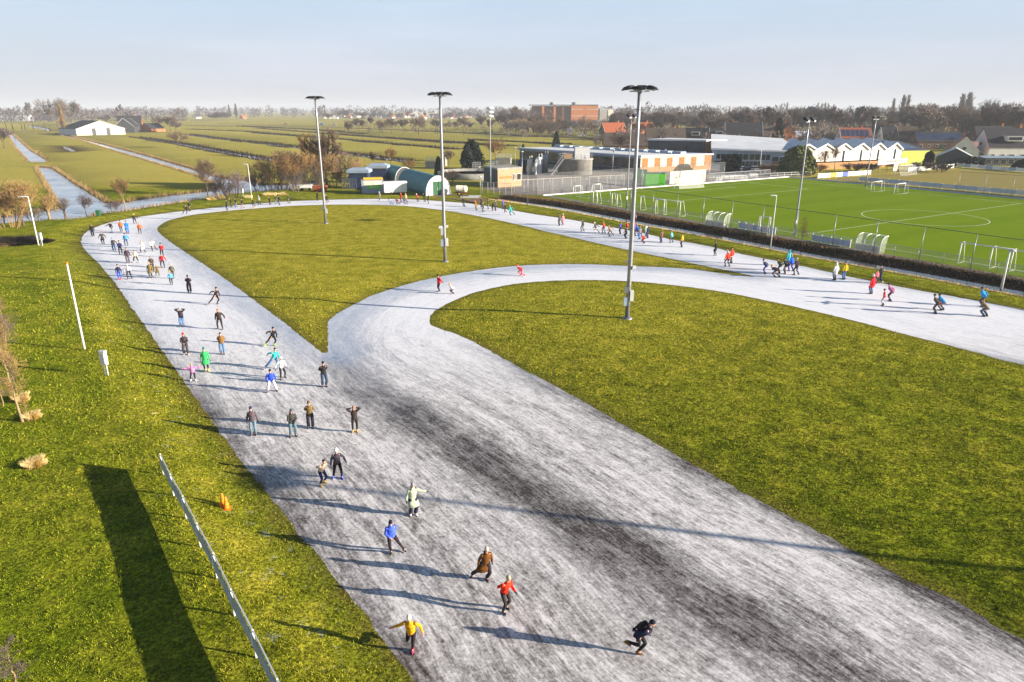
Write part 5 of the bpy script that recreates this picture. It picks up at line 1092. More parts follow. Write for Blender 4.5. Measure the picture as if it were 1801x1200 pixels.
# long hall
K_, L_, R_ = at(1125, 303, .2), (2.6, 243.0), at(1249, 298.5, .2)
fp = par(K_, L_, R_); HALL_H = 4.2
t, q = block('long_hall', 'long low hall with white flat roof, dark glass side and orange brick front', 'hall', fp, HALL_H, 'dwall', 'flatroof', .12)
a, b = V((*q[0], 0)), V((*q[1], 0)); d = (b-a).normalized(); n = V((d.y, -d.x, 0)); ang = math.atan2(d.y, d.x); L = (b-a).length
MB().box((*((a+b)/2+n*.06).xy, HALL_H/2-.1), (L-.02, .24, HALL_H), ang).build('front_wall', M['cream'], t); MB().box((*((a+b)/2+n*.10).xy, .45), (L-.04, .26, 1.7), ang).build('brick_base', M['tanbrick'], t); MB().box((*(a+d*(L*.95)+n*.11).xy, HALL_H/2), (L*.098, .25, HALL_H-.1), ang).build('brick_corner', M['tanbrick'], t)
for k in range(5):
    u = .06+.17*k; c = a+d*(L*u)+n*.13; pb = MB(); pb.box((*c.xy, 2.5), (L*.075, .18, 2.6), ang); pb.build('wood_panel', M['wood'], t)
    c = a+d*(L*(u+.085))+n*.13; MB().box((*c.xy, 2.5), (L*.085, .16, 2.6), ang).build('render_panel', M['cream'], t)
c = a+d*(L*.95)+n*.14; MB().box((*c.xy, 1.2), (1.3, .14, 2.4), ang).build('door', M['dgreen'], t)
s0, s1 = V((*q[0], 0)), V((*q[3], 0)); d2 = (s1-s0); L2 = d2.length; d2 /= L2; n2 = V((-d2.y, d2.x, 0)); ang2 = math.atan2(d2.y, d2.x)
for k in range(7):
    c = s0+d2*(L2*(k+.5)/7)+n2*.05; w_ = MB().box((*c.xy, 2.3), (L2/7-.5, .12, 2.9), ang2).build('window', M['galv'], t); MB().box((*(c+n2*.06).xy, 2.3), (L2/7-.8, .06, 2.6), ang2).build('pane', M['glass'], w_)
MB().box((*((s0+s1)/2+n2*.25).xy, HALL_H-.05), (L2+.3, .5, .5), ang2).build('fascia', M['bluewall'], t)
sk = (V((*q[0], 0))+V((*q[1], 0))*.3+V((*q[3], 0))*.7)*.5
m = MB()
e0 = V((*q[3], 0)).lerp(V((*q[2], 0)), .55); e1 = V((*q[0], 0)).lerp(V((*q[1], 0)), .62)
for k in range(12):
    c = e0.lerp(e1, (k+.5)/12); m.box((*c.xy, HALL_H+.75), (3.2, 2.4, .7), ang2)
m.build('skylight', M['bluewall'], t)
for u, v in ((.2, .3), (.55, .45), (.75, .2)):
    c = V((*q[0], 0))+d*(L*u)+d2*(L2*v); MB().lathe([(.25, 0), (.25, .6), (.38, .65), (.2, .9)], (c.x, c.y, HALL_H+.4), 10).build('roof_vent', M['galv'], t)
# upper storey behind it
Ku = at(1238, 289, .2); fp = [Ku, (Ku[0]+7.5, Ku[1]+3.2), (Ku[0]-8, Ku[1]+17), (Ku[0]-17, Ku[1]+8)]
t, q = block('upper_block', 'dark two storey block with white flat roof and orange end behind the long hall', 'building', fp, ztop(Ku[0], Ku[1], 249)-.2, 'dwall', 'flatroof', .2)
a, b = V((*q[0], 0)), V((*q[1], 0)); d = (b-a).normalized(); n = V((d.y, -d.x, 0)); ang = math.atan2(d.y, d.x); L = (b-a).length
hz = ztop(Ku[0], Ku[1], 249)-.3
MB().box((*((a+b)/2+n*.06).xy, hz/2), (L-.02, .24, hz-.1), ang).build('end_wall', M['wood'], t); MB().box((*(a+d*(L*.62)+n*.2).xy, hz*.62), (2.0, .3, 3.2), ang).build('white_panel', M['wwall'], t)
# blue glazed hall with sawtooth gables
A = np.array(at(1250, 298, .2)); B = np.array(at(1397, 300, .2)); Cc = np.array(at(1582, 292, .2)); dep = np.array(at(1250, 298, .2))*0+np.array([12, 44.0])
hA = ztop(A[0], A[1], 262); hB = ztop(B[0], B[1], 268)
o = V((*((A+B)/2), .2)); t = empty('glazed_hall', o, 0, 'blue fronted sports hall with sawtooth white gables and frosted roof', 'hall')
rel = lambda p: (p[0]-o.x, p[1]-o.y)
nA, nB, nC = rel(A), rel(B), rel(Cc); back = lambda p: (p[0]+dep[0], p[1]+dep[1])
MB().prism([nA, nB, back(nB), back(nA)], -.3, [hA-.4, hB-.3, hB-.3, hA-.4]).build('wall', M['bluewall'], t)
MB().prism([(nA[0]-.6, nA[1]-.6), (nB[0]+.2, nB[1]-.6), back((nB[0]+.2, nB[1])), back((nA[0]-.6, nA[1]))], [hA-.4, hB-.3, hB-.2, hA-.3], [hA+.1, hB+.1, hB+2.0, hA+2.6]).build('roof', M['frostroof'], t)
a, b = V((*nA, 0)), V((*nB, 0)); d = (b-a); L = d.length; d /= L; n = V((d.y, -d.x, 0)); ang = math.atan2(d.y, d.x)
for u0, u1, z0, z1 in ((.05, .16, 3.2, 5.0), (.17, .30, 3.2, 5.0), (.31, .44, 3.0, 5.0), (.45, .58, 3.0, 5.0), (.59, .70, 3.0, 4.9), (.03, .12, 1.6, 2.9), (.36, .60, .3, 2.8), (.72, .80, 2.6, 4.2), (.81, .89, 2.6, 4.2), (.90, .985, 2.6, 4.2)):
    z0, z1 = z0*hA/6.6, z1*hA/6.6
    c = a+d*(L*(u0+u1)/2)+n*.05; w_ = MB().box((*c.xy, (z0+z1)/2), (L*(u1-u0), .14, z1-z0), ang).build('window', M['pale'], t)
    k = max(1, int(L*(u1-u0)/1.1)); pm = MB()
    for j in range(k): cc = a+d*(L*(u0+(u1-u0)*(j+.5)/k))+n*.13; pm.box((*cc.xy, (z0+z1)/2), (L*(u1-u0)/k-.14, .06, z1-z0-.2), ang)
    pm.build('pane', M['glass'], w_)
c = a+d*(L*.86)+n*.10; MB().box((*c.xy, 1.2), (L*.26, .22, 2.4), ang).build('brick_base', M['dbrick'], t)
# sawtooth: six gables
a, b = V((*nB, 0)), V((*nC, 0)); d = (b-a); L = d.length; d /= L; n = V((d.y, -d.x, 0)); NGB = 6
for k in range(NGB):
    p, r_p = a+d*(L*k/NGB), a+d*(L*(k+1)/NGB); w_ = L/NGB; c = (p+r_p)/2
    zE = ztop(o.x+c.x, o.y+c.y, 265+0*k); zP = ztop(o.x+c.x, o.y+c.y, 256-.5*k)
    ql = [p, r_p]; bx_ = V((dep[0], dep[1], 0))
    m = MB(); m.add([(p.x, p.y, 2.2), (r_p.x, r_p.y, 2.2), (r_p.x, r_p.y, zE), (c.x+d.x*w_*.05, c.y+d.y*w_*.05, zP), (p.x, p.y, zE)], [(0, 1, 2, 3, 4)]); m.build('gable_wall', M['cream' if k == 99 else 'wwall'], t)
    m = MB(); cp = V((c.x+d.x*w_*.05, c.y+d.y*w_*.05, zP+.05)); f_ = n*.35
    for s, e in ((p, 0), (r_p, 1)):
        e1 = V((s.x, s.y, zE+.05))+f_; r1 = cp+f_; P = [e1, r1, r1+bx_, e1+bx_]; m.add(P+[v+V((0, 0, .22)) for v in P], [(0,1,2,3),(7,6,5,4),(0,4,5,1),(1,5,6,2),(2,6,7,3),(3,7,4,0)])
    m.build('gable_roof', M['frostroof'], t)
    m = MB()
    for s in (p, r_p): m.bar(V((s.x, s.y, zE+.10))+n*.42, cp+n*.42+V((0, 0, .06)), .12, .40)
    m.build('bargeboard', M['white'], t)
    cc = p+d*(w_*.58)+n*.06; MB().box((*cc.xy, 3.7), (.55, .14, 3.0), math.atan2(d.y, d.x)).build('strip_window', M['glass'], t)
MB().box((*((a+b)/2+n*.10).xy, .8), (L, .5, 2.1), math.atan2(d.y, d.x)).build('brick_base', M['tanbrick'], t)
# lime green hall
A = at(1583, 291, .2); B = at(1631, 290, .2); hE = ztop(A[0], A[1], 267); o = V((A[0], A[1], .2))
t = empty('lime_hall', o, 0, 'lime green clad hall with solar panels on its blue roof', 'hall')
w_ = V((B[0]-A[0], B[1]-A[1], 0)); bk_ = V((-9.5, 22, 0))
P = [V((0, 0, 0)), w_, w_+bk_, bk_]; MB().prism([p.xy for p in P], -.3, hE).build('wall', M['lime'], t)
m = MB(); rdg = hE+2.4
e = [V((*P[0].xy, hE)), V((*P[1].xy, hE)), V((*(P[1]+bk_*.5).xy, rdg)), V((*(P[0]+bk_*.5).xy, rdg)), V((*P[2].xy, hE)), V((*P[3].xy, hE))]
m.add([v+V((0, 0, .25)) for v in e]+e, [(0,1,2,3),(3,2,4,5),(9,8,7,6),(11,10,8,9),(0,6,7,1),(5,4,10,11),(0,3,9,6),(3,5,11,9),(1,7,8,2),(2,8,10,4)]); rf = m.build('roof', M['dwall'], t)
m = MB(); m.add([V((0, 0, .32))+e[0].lerp(e[3], .12).lerp(e[1].lerp(e[2], .12), .04), V((0, 0, .32))+e[0].lerp(e[3], .12).lerp(e[1].lerp(e[2], .12), .80), V((0, 0, .32))+e[0].lerp(e[3], .92).lerp(e[1].lerp(e[2], .92), .80), V((0, 0, .32))+e[0].lerp(e[3], .92).lerp(e[1].lerp(e[2], .92), .04)], [(0,1,2,3)]); m.build('solar_panel', M['panel'], rf)
# orange brick archive building on the horizon
g = at(1004, 219.5, .2); s = mpp(g[0], g[1]); t = empty('brick_block', (g[0], g[1], .2), 0, 'massive orange brick block with flat roof on the horizon', 'building')
H1 = ztop(g[0], g[1], 186); wR = 47*s; dL = 68*s
MB().box((wR/2, wR*.35, H1/2), (wR, wR*.7, H1)).build('wall', M['obrick'], t)
for k in range(5):
    for z in (H1*.80, H1*.45):
        for b_ in (0, .56): MB().box((wR*(.05+b_+k*.085), -.1, z), (wR*.045, .5, .9)).build('window', M['white'], t)
MB().box((wR*.48, -.15, H1*.33), (wR*.08, .6, H1*.2)).build('loading_door', M['dwall'], t)
MB().box((-dL/2, wR*.45, H1/2-.2), (dL, wR*.5, H1-.6)).build('shaded_wing', M['dbrick'], t)  # darker brick puts this wing's shade into the wall colour
MB().prism([(-dL*1.08, wR*.1), (wR*1.0, wR*.0-.6), (wR, wR*.72), (-dL*1.08, wR*.72)], H1, H1+.9).build('roof', M['dwall'], t)
for x_ in (-.42, -.2, -.72): MB().box((dL*x_, wR*.15, H1*.5), (2.4, 4, H1-.5)).build('brick_fin', M['obrick'], t)
for x_ in (-.40*dL, wR*.25):
    m = MB(); m.box((x_, wR*.3, H1+2.4), (7*s, 5, 3.2)); m.build('roof_plant', M['white'], t)
    MB().box((x_-7.2*s, wR*.3, H1+2.2), (5*s, 5, 2.8)).build('roof_plant', M['dwall'], t)
g = at(1064, 217, .2); t = empty('concrete_tower', (g[0], g[1], .2), R(8), 'pale concrete cube beside the orange brick block', 'building'); h = ztop(g[0], g[1], 193); s = mpp(*g)
MB().box((0, 0, h/2), (24*s, 16*s, h)).build('wall', M['concrete'], t); MB().box((7.2*s, -8*s-.2, h*.5), (9*s, .6, h-1)).build('light_panel', M['cream'], t); MB().box((0, 0, h+.3), (24.6*s, 16.6*s, .6)).build('roof', M['pale'], t)
g = at(1052, 219.5, .2); MBw = MB(); MBw.box((0, 0, 2.5), (36, 2, 5)); MBw.box((0, 0, 5.15), (36.6, 2.6, .3)); tag(MBw.build('long_wall', M['concrete'], None, (g[0], g[1], .2)), 'long low concrete wall in front of the concrete cube', 'wall')

# the clubhouse yard: round hut, trailer, containers
def arch_hut(name, label, F, Bk, w, h, mside, mend, door=True):
    F, Bk = V((*F, 0)), V((*Bk, 0)); z = .2; t = empty(name, (F.x, F.y, z), 0, label, 'hut'); d = (Bk-F); L = d.length; d /= L; u = V((d.y, -d.x, 0)); N = 20
    prof = [(math.cos(math.pi*k/N)*w/2, math.sin(math.pi*k/N)**.86*h) for k in range(N+1)]
    m = MB(); m.ring([[d*s+u*x+V((0, 0, zz_)) for x, zz_ in prof] for s in [L*k/8 for k in range(9)]], cap=False); m.build('shell', M[mside], t)
    for s in (-.06, L+.06):
        m = MB(); m.add([d*s+u*x*1.0+V((0, 0, zz_)) for x, zz_ in prof]+[d*s+u*(-w/2)+V((0, 0, -.2)), d*s+u*(w/2)+V((0, 0, -.2))], [tuple(range(N+1))+(N+1, N+2)]); m.build('end_wall', M[mend], t)
    m = MB()
    for k in range(N): m.bar(-d*.08+u*prof[k][0]+V((0, 0, prof[k][1])), -d*.08+u*prof[k+1][0]+V((0, 0, prof[k+1][1])), .10, .12)
    m.build('arch_trim', M['white'], t)
    if door:
        m = MB(); m.add([-d*.12+u*x+V((0, 0, zz_)) for x, zz_ in ((-w*.20, 0), (w*.22, 0), (w*.22, h*.72), (-w*.20, h*.72))], [(0, 1, 2, 3)]); dr = m.build('door', M['dgreen'], t)
        MB().bar(-d*.16+u*.02, -d*.16+u*.02+V((0, 0, h*.72)), .05).build('door_seam', M['black'], dr); MB().box(tuple(-d*.18+u*(-.25)+V((0, 0, h*.34))), (.12, .08, .5)).build('handle', M['white'], dr)
    return t
F_ = at(771, 343.5, .2); arch_hut('round_hut', 'large round roofed teal hut with white front and green door', F_, (F_[0]-8.6, F_[1]+18), 5.4, 3.9, 'teal', 'white')
F2 = at(712, 322, .2); arch_hut('round_shed', 'second round roofed teal shed behind the container', F2, (F2[0]-7, F2[1]+12), 5.0, 3.7, 'teal', 'dwall', False)
g = G(695, 341.5); s = mpp(g.x, g.y); t = empty('white_trailer', g, R(17), 'white trailer with a rounded roof edge left of the round hut', 'trailer'); w_ = 39*s; h = 2.55
m = MB(); m.ring([[(x_, y_, z_) for y_, z_ in ((-1.15, .45), (1.15, .45), (1.15, h-.3), (.95, h), (-.95, h), (-1.15, h-.3))] for x_ in (-w_/2, w_/2)], smooth=False); m.build('body', M['wwall'], t)
m = MB(); m.ring([[(x_, y_, z_) for y_, z_ in ((-1.25, h-.25), (-1.0, h+.06), (1.0, h+.06), (1.25, h-.25), (1.0, h-.02), (-1.0, h-.02))] for x_ in (-w_/2-.12, w_/2+.12)], smooth=False); m.build('roof', M['white'], t)
for x_ in (-w_*.2, w_*.2): MB().lathe([(.28, -.1), (.30, 0), (.28, .1)], n=12).build('wheel', M['tyre'], t, (x_, -1.05, .28)).rotation_euler = (R(90), 0, 0)
MB().box((w_*.12, -1.17, 1.35), (1.1, .05, 1.7)).build('door', M['white'], t)
g = G(656, 340); t = empty('banner_container', g, R(12), 'blue grey container with a green lettered banner and white boards on its side', 'container'); w_ = 38*s; h = 2.7
MB().box((0, 1.2, h/2), (w_, 2.4, h)).build('body', M['bluewall'], t); MB().box((0, 1.2, h+.06), (w_+.2, 2.6, .12)).build('roof', M['gwood'], t)
MB().box((.1, -.03, 2.15), (w_*.86, .06, .95)).build('board', M['cream'], t); MB().box((1.25, -.075, 2.0), (w_*.40, .03, .55)).build('sign_plate', M['wwall'], t)
bn = MB().box((.25, -.05, 1.28), (w_*.62, .05, .75)).build('banner', M['green'], t)
def lettering(txt, size, m, parent, loc, rz=0.0, squeeze=1.0):
    cu = bpy.data.curves.new('lettering', 'FONT'); cu.body = txt; cu.size = size; cu.align_x = 'CENTER'; cu.align_y = 'CENTER'; cu.extrude = .004
    ob = bpy.data.objects.new('tmp', cu); C.objects.link(ob); dg = bpy.context.evaluated_depsgraph_get(); me = bpy.data.meshes.new_from_object(ob.evaluated_get(dg), depsgraph=dg)
    bpy.data.objects.remove(ob); me.materials.clear(); me.materials.append(m); l = link('lettering', me, parent); l.location = loc; l.rotation_euler = (R(90), 0, rz); l.scale = (squeeze, 1, 1); return l
lettering("\u2022 BRUISS", .40, M['white'], bn, (.0, -.085, 1.40)); lettering("INDUSTRIE", .24, M['white'], bn, (.0, -.085, 1.10))
MB().ring([[(x_, y_, z_) for x_, y_ in ((-w_*.4, .3), (w_*.48, .3), (w_*.48, 1.9), (-w_*.4, 1.9))] for z_ in (h+.12, h+.45)], smooth=False).build('tarpaulin', M['yellow'], t)
def tank_hut(px, py, label):
    g = G(px, py); t = empty('tank_hut', g, 0, label, 'hut'); MB().box((0, 0, 1.6), (4.2, 3.4, 3.2)).build('wall', M['navy'], t)
    m = MB(); m.ring([[(-2.5*k, -2.1*k, z_), (2.5*k, -2.1*k, z_), (2.5*k, 2.1*k, z_), (-2.5*k, 2.1*k, z_)] for z_, k in ((3.2, .8), (3.5, 1.0), (4.1, 1.0), (4.5, .62))], smooth=False); m.build('roof', M['bluewall'], t)
tank_hut(634, 331, 'navy hut with a stepped blue grey roof left of the container'); tank_hut(667, 321, 'second navy hut with stepped roof behind the container')
g = G(615, 333); t = empty('wire_cage', g, R(-8), 'metal frame cage with net left of the navy hut', 'cage'); m = MB()
for x_ in (-1.6, 0, 1.6):
    for y_ in (0, 2): m.bar((x_, y_, 0), (x_, y_, 2.3), .07)
for z_ in (.1, 2.3):
    for y_ in (0, 2): m.bar((-1.6, y_, z_), (1.6, y_, z_), .07)
m.build('frame', M['galv'], t); m = MB(); m.add([(-1.6, 0, 0), (1.6, 0, 0), (1.6, 0, 2.3), (-1.6, 0, 2.3)], [(0, 1, 2, 3)]); m.build('net', NET, t)
# tank trailer
g = G(811, 344); t = empty('tank_trailer', g, R(-15), 'pale ribbed water tank on a two wheeled trailer right of the hut', 'tank trailer')
m = MB(); m.ring([[(x_, r_*math.cos(2*math.pi*k/14), 1.35+r_*math.sin(2*math.pi*k/14)) for k in range(14)] for x_, r_ in ((-1.25, .3), (-1.2, .62), (-.8, .72), (-.75, .66), (-.3, .72), (-.25, .66), (.25, .72), (.3, .66), (.8, .72), (1.2, .62), (1.25, .3))]); m.build('tank', M['cream'], t)
m = MB(); m.bar((-1.4, -.45, .55), (2.2, 0, .5), .10); m.bar((-1.4, .45, .55), (2.2, 0, .5), .10); m.bar((-1.2, -.5, .58), (-1.2, .5, .58), .1); m.build('chassis', M['rust'], t)
for y_ in (-.75, .75):
    m = MB(); m.lathe([(.36, -.1), (.40, -.04), (.40, .04), (.36, .1)], n=14); w_ = m.build('wheel', M['tyre'], t, (-.2, y_, .40)); w_.rotation_euler = (R(90), 0, 0); MB().lathe([(.18, -.12), (.18, .12)], n=10).build('hub', M['yellow'], w_)
for k, (px, py, l, lab) in enumerate(((826, 348, 3.6, 'nearer pale slab lying beside the tank trailer'), (835, 346, 2.4, 'farther pale slab lying beside the tank trailer'))):
    g = G(px, py); m = MB(); m.ring([[(-l/2, -.4, z_), (l/2, -.4, z_), (l/2, .4, z_), (-l/2, .4, z_)] for z_ in (0, .22)], smooth=False); tag(m.build('concrete_slab', M['pale'], None, g), lab, 'slab')
# boats and trailer on the bank at the thicket
g = G(539, 335); t = empty('flat_cart', g, R(5), 'small white wagon with a metal hoop by the thicket', 'wagon')
MB().ring([[(-1.3*k, -.7*k, z_), (1.3*k, -.7*k, z_), (1.3*k, .7*k, z_), (-1.3*k, .7*k, z_)] for z_, k in ((.5, .94), (1.25, 1.0))], smooth=False).build('box', M['white'], t)
m = MB(); m.bar((-1.2, 0, 1.2), (-1.2, 0, 2.3), .07); m.bar((1.0, 0, 1.2), (1.0, 0, 2.3), .07); m.bar((-1.2, 0, 2.3), (1.0, 0, 2.3), .07); m.build('hoop', M['galv'], t)
for x_ in (-.8, .8): MB().lathe([(.3, -.08), (.33, 0), (.3, .08)], n=12).build('wheel', M['tyre'], t, (x_, -.6, .32)).rotation_euler = (R(90), 0, 0)
g = G(563, 337); m = MB(); m.ring([[(-1.5*k, -.9*k, z_), (1.5*k, -.9*k, z_), (1.5*k, .9*k, z_), (-1.5*k, .9*k, z_)] for z_, k in ((0, .8), (1.2, 1.0), (1.25, .9), (.5, .75))], smooth=False); tag(m.build('rusty_skip', M['rust'], None, g), 'rusty brown skip partly behind the tall mast', 'skip')
g = G(474, 344); m = MB()
for k in range(3): m.box((k*.1, 0, .15+k*.16), (3.0-k*.3, .5, .14), .05*k)
tag(m.build('timber_stack', M['straw'], None, g), 'stack of yellow timber planks at the edge of the far lawn', 'planks')
g = G(487, 342); m = MB(); m.ring([[(-1.2, -.2, z_), (1.2, -.2, z_), (1.2, .2, z_), (-1.2, .2, z_)] for z_ in (.0, .28)], smooth=False); tag(m.build('white_beam', M['white'], None, g), 'white beam lying right of the yellow planks', 'beam')
g = G(437, 348); m = MB(); m.ring([[(-.7, -.35, z_), (.7, -.35, z_), (.7, .35, z_), (-.7, .35, z_)] for z_ in (0, .5)], smooth=False); tag(m.build('yellow_crate', M['straw'], None, g), 'yellowish wooden crate at the foot of the slim pole', 'crate')

# water works: pump house, tank, steel stairs
t, q = block('pump_house', 'beige brick pump house with two windows and a brown band', 'building', par(at(875, 330, .2), at(851, 324, .2), at(918, 327, .2)), 3.9, 'dwall', 'concrete', .1)
a, b = V((*q[0], 0)), V((*q[1], 0)); d = (b-a).normalized(); n = V((d.y, -d.x, 0)); ang = math.atan2(d.y, d.x); L = (b-a).length
MB().box((*((a+b)/2+n*.06).xy, 1.9), (L, .22, 4.0), ang).build('brick_front', M['bbrick'], t); MB().box((*((a+b)/2-d*.6+n*.10).xy, 2.15), (L*.7, .2, .5), ang).build('brown_band', M['wood'], t)
wall_windows(t, [tuple((a+n*.17).xy), tuple((b+n*.17).xy)], 0, 4, [(.60, .68, 1.4, 2.9), (.76, .94, 1.4, 2.9)])
g = G(1014, 309); t = empty('settling_tank', g, 0, 'round concrete settling tank with white cabin on top', 'tank')
m = MB(); m.lathe([(4.7, -.3), (4.7, 3.9), (4.9, 3.95), (4.9, 4.2), (4.6, 4.25)], (0, 5, 0), 32); m.build('wall', M['concrete'], t)
m = MB()
for k in range(24):
    a = 2*math.pi*k/24; b = 2*math.pi*(k+1)/24; P = lambda a_, z_: (4.75*math.cos(a_), 5+4.75*math.sin(a_), z_); m.bar(P(a, 4.2), P(a, 5.3), .05); m.bar(P(a, 5.3), P(b, 5.3), .05); m.bar(P(a, 4.8), P(b, 4.8), .04)
m.build('railing', M['galv'], t)
m = MB(); m.box((1.6, 3.2, 5.7), (4.0, 2.6, 3.0)); m.build('cabin', M['white'], t); MB().box((-.42, 3.2, 5.7), (.06, 2.5, 2.9)).build('cabin_side', M['bluewall'], t)
MB().box((-2.2, 2.6, 4.9), (2.2, 1.6, 1.3)).build('yellow_box', M['bbrick'], t)
m = MB()
for k in range(14): m.box((-6.6+k*.22, -.2+k*.10, .25+k*.3), (.5, .9, .05), R(24))
m.bar((-6.8, -.7, .2), (-3.6, .8, 4.3), .08); m.bar((-6.8, .2, .2), (-3.6, 1.6, 4.3), .08); m.bar((-6.8, -.7, 1.2), (-3.6, .8, 5.3), .06); m.build('stairs', M['galv'], t)
for k, (dx_, dy_, r_, h_, mk) in enumerate(((-10, 4, .9, 4.6, 'pale'), (-12.5, 5, .7, 4.0, 'cream'), (-8.2, 6, .8, 5.2, 'galv'), (-14.5, 8, 1.2, 3.6, 'navy'), (-11.0, 2.5, .4, 3.2, 'pale'))):
    p = g+V((dx_, dy_, 0)); m = MB(); m.lathe([(r_, -.2), (r_, h_-.5), (r_*.9, h_-.2), (r_*.4, h_), (.05, h_+.05)], n=14); m.tube([(0, 0, h_), (0, 0, h_+.7), (r_*.8, 0, h_+.9), (r_*1.1, 0, h_*.6)], .12, 8)
    tag(m.build('process_vessel', M[mk], None, p), ['tall pale vessel left of the round tank', 'cream vessel, second from the left group', 'steel vessel closest to the round tank', 'wide navy vessel at the left of the works', 'slim pale pipe vessel in front of the works'][k], 'vessel')
def railing_deck(px, py, wpx, h, label, yaw=-8):
    g = G(px, py); s = mpp(g.x, g.y); w_ = wpx*s; t = empty('steel_deck', g, R(yaw), label, 'platform')
    MB().ring([[(-w_/2, -1.2, z_), (w_/2, -1.2, z_), (w_/2, 1.2, z_), (-w_/2, 1.2, z_)] for z_ in (-.2, h)], smooth=False).build('base', M['concrete'], t); m = MB(); n_ = max(2, int(w_/1.1))
    for y_ in (-1.1, 1.1):
        for k in range(n_+1): x_ = -w_/2+w_*k/n_; m.bar((x_, y_, h), (x_, y_, h+1.1), .07)
        for z_ in (.55, 1.1): m.bar((-w_/2, y_, h+z_), (w_/2, y_, h+z_), .07)
    m.build('railing', M['white'], t)
railing_deck(886, 290, 26, 2.2, 'pale railed platform over the brown slope behind the pump house'); railing_deck(868, 304, 14, 2.0, 'railed platform left of the pump house roof'); railing_deck(838, 303, 12, 1.6, 'small railed platform below the conifer')
railing_deck(758, 296, 16, 2.0, 'railed platform at the hedge behind the round hut'); railing_deck(781, 292, 8, 3.2, 'tall narrow railed platform beside the mast')
g = G(828, 316); t = empty('sludge_basin', g, 0, 'wide low round basin with dark water left of the pump house', 'basin'); m = MB(); m.lathe([(9, -.2), (9, 1.6), (8.6, 1.6), (8.6, .9)], (0, 6, 0), 36); m.build('wall', M['concrete'], t); MB().lathe([(8.55, .85), (8.55, .9)], (0, 6, 0), 36).build('water', M['navy'], t)

# green shed, concrete wall and yard by the hall
g = G(1152, 327.5); s = mpp(g.x, g.y); t = empty('green_container', g, R(2), 'bright green container at the back of the green pitch', 'container'); w_ = 35*s; m = MB(); m.box((0, 1.2, 1.4), (w_, 2.4, 2.8))
for k in range(16): m.box((-w_/2+w_*(k+.5)/16, -.03, 1.4), (w_/32, .08, 2.6))
m.build('body', M['green'], t); MB().ring([[(-w_/2-.08, -.1, z_), (w_/2+.08, -.1, z_), (w_/2+.08, 2.5, z_), (-w_/2-.08, 2.5, z_)] for z_ in (2.8, 2.92)], smooth=False).build('roof', M['dgreen'], t)
g = G(1128, 319); m = MB(); m.box((0, 1, 1.3), (2.6, 2.2, 2.6)); m.box((0, 1, 2.66), (2.8, 2.4, .12)); m.box((.6, -.12, 1.2), (.8, .06, 1.8)); tag(m.build('dark_green_hut', M['dgreen'], None, g), 'dark green hut left of the bright green container', 'hut')
A, B = G(1177, 324), G(1240, 319); m = MB(); d = B-A; n_ = 9
for k in range(n_): c = A.lerp(B, (k+.5)/n_)-A; m.box((c.x, c.y, 1.45), (d.length/n_-.05, .2, 2.9), math.atan2(d.y, d.x)); 
tag(m.build('concrete_wall', M['cream'], None, A), 'stained pale concrete wall right of the bright green container', 'wall')
for k, (px, py, l, lab) in enumerate(((1276, 315, 3.4, 'white stacked slabs left of the fence gate'), (1298, 314.5, 5.0, 'long white slab pile in the middle of the yard'), (1263, 318, 1.6, 'small white block beside the yard wall'), (1323, 312, 2.6, 'pale slab pile by the right end of the yard'))):
    g = G(px, py); m = MB()
    for j in range(3): m.box((j*.08, 0, .16+j*.32), (l*(1-.08*j), 1.2, .28), .02*j)
    tag(m.build('slab_pile', M['white'], None, g), lab, 'slabs')
def car(px, py, yaw, col, label, van=False, group=None):
    g = G(px, py); t = empty('van' if van else 'car', g, R(yaw), label, 'van' if van else 'car', group); h = 2.3 if van else 1.45; L = 4.9 if van else 4.2
    m = MB(); prof = [(-L/2, .35), (L/2, .35), (L/2, .8), (L/2-.2, .92), (L*.26, 1.0), (-L*.45, 1.0), (-L/2, .9)]; m.ring([[(x_, y_, z_) for x_, z_ in prof] for y_ in (-.85, .85)], smooth=False); m.build('body', col, t)
    cb = MB(); prof = [(-L*.46, .95), (L*.27, .95), (L*.12, h), (-L*.42, h)]; cb.ring([[(x_, y_*(1 if z_ < 1 else .88), z_) for x_, z_ in prof] for y_ in (-.82, .82)], smooth=False); c_ = cb.build('cabin', col if van else M['glass'], t)
    r_ = MB(); r_.ring([[(x_, y_, z_) for x_, z_ in ((-L*.41, h-.02), (L*.11, h-.02), (L*.10, h+.06), (-L*.40, h+.06))] for y_ in (-.72, .72)], smooth=False); r_.build('roof', col, t)
    for y_ in (-.86, .86):
        if van: MB().box((.55, y_*.94, 1.5), (1.2, .06, .55)).build('window', M['glass'], c_)
        for x_ in (-L*.30, L*.31): w_ = MB().lathe([(.27, -.1), (.32, -.05), (.32, .05), (.27, .1)], n=12).build('wheel', M['tyre'], t, (x_, y_, .32)); w_.rotation_euler = (R(90), 0, 0)
for k, (px, py, yaw, c, l, v) in enumerate(((1021, 240.5, 170, 'white', 'white van on the polder road left of the orange roofed house', True), (1304, 302, 5, 'pale', 'left silver car parked before the glazed hall', False), (1317, 302, 5, 'black', 'black car parked between the silver cars', False), (1331, 302, 5, 'white', 'right white car parked before the glazed hall', False), (565, 220.5, 175, 'blue', 'blue van far off on the polder road', True), (588, 221.5, 175, 'pale', 'silver car behind the blue van on the polder road', False), (502, 219.5, 175, 'rust', 'red car far left on the polder road', False))): car(px, py, yaw, M[c], l, v)
g = G(1002, 240.5); t = empty('roadside_sign', g, 0, 'orange and white roadside sign left of the white van', 'sign'); MB().ring([[(-1.9, -.1, z_), (1.9, -.1, z_), (1.9, .1, z_), (-1.9, .1, z_)] for z_ in (1.8, 5.2)], smooth=False).build('board', M['white'], t); MB().box((0, -.13, 3.0), (1.6, .04, .9)).build('symbol', M['orange'], t)
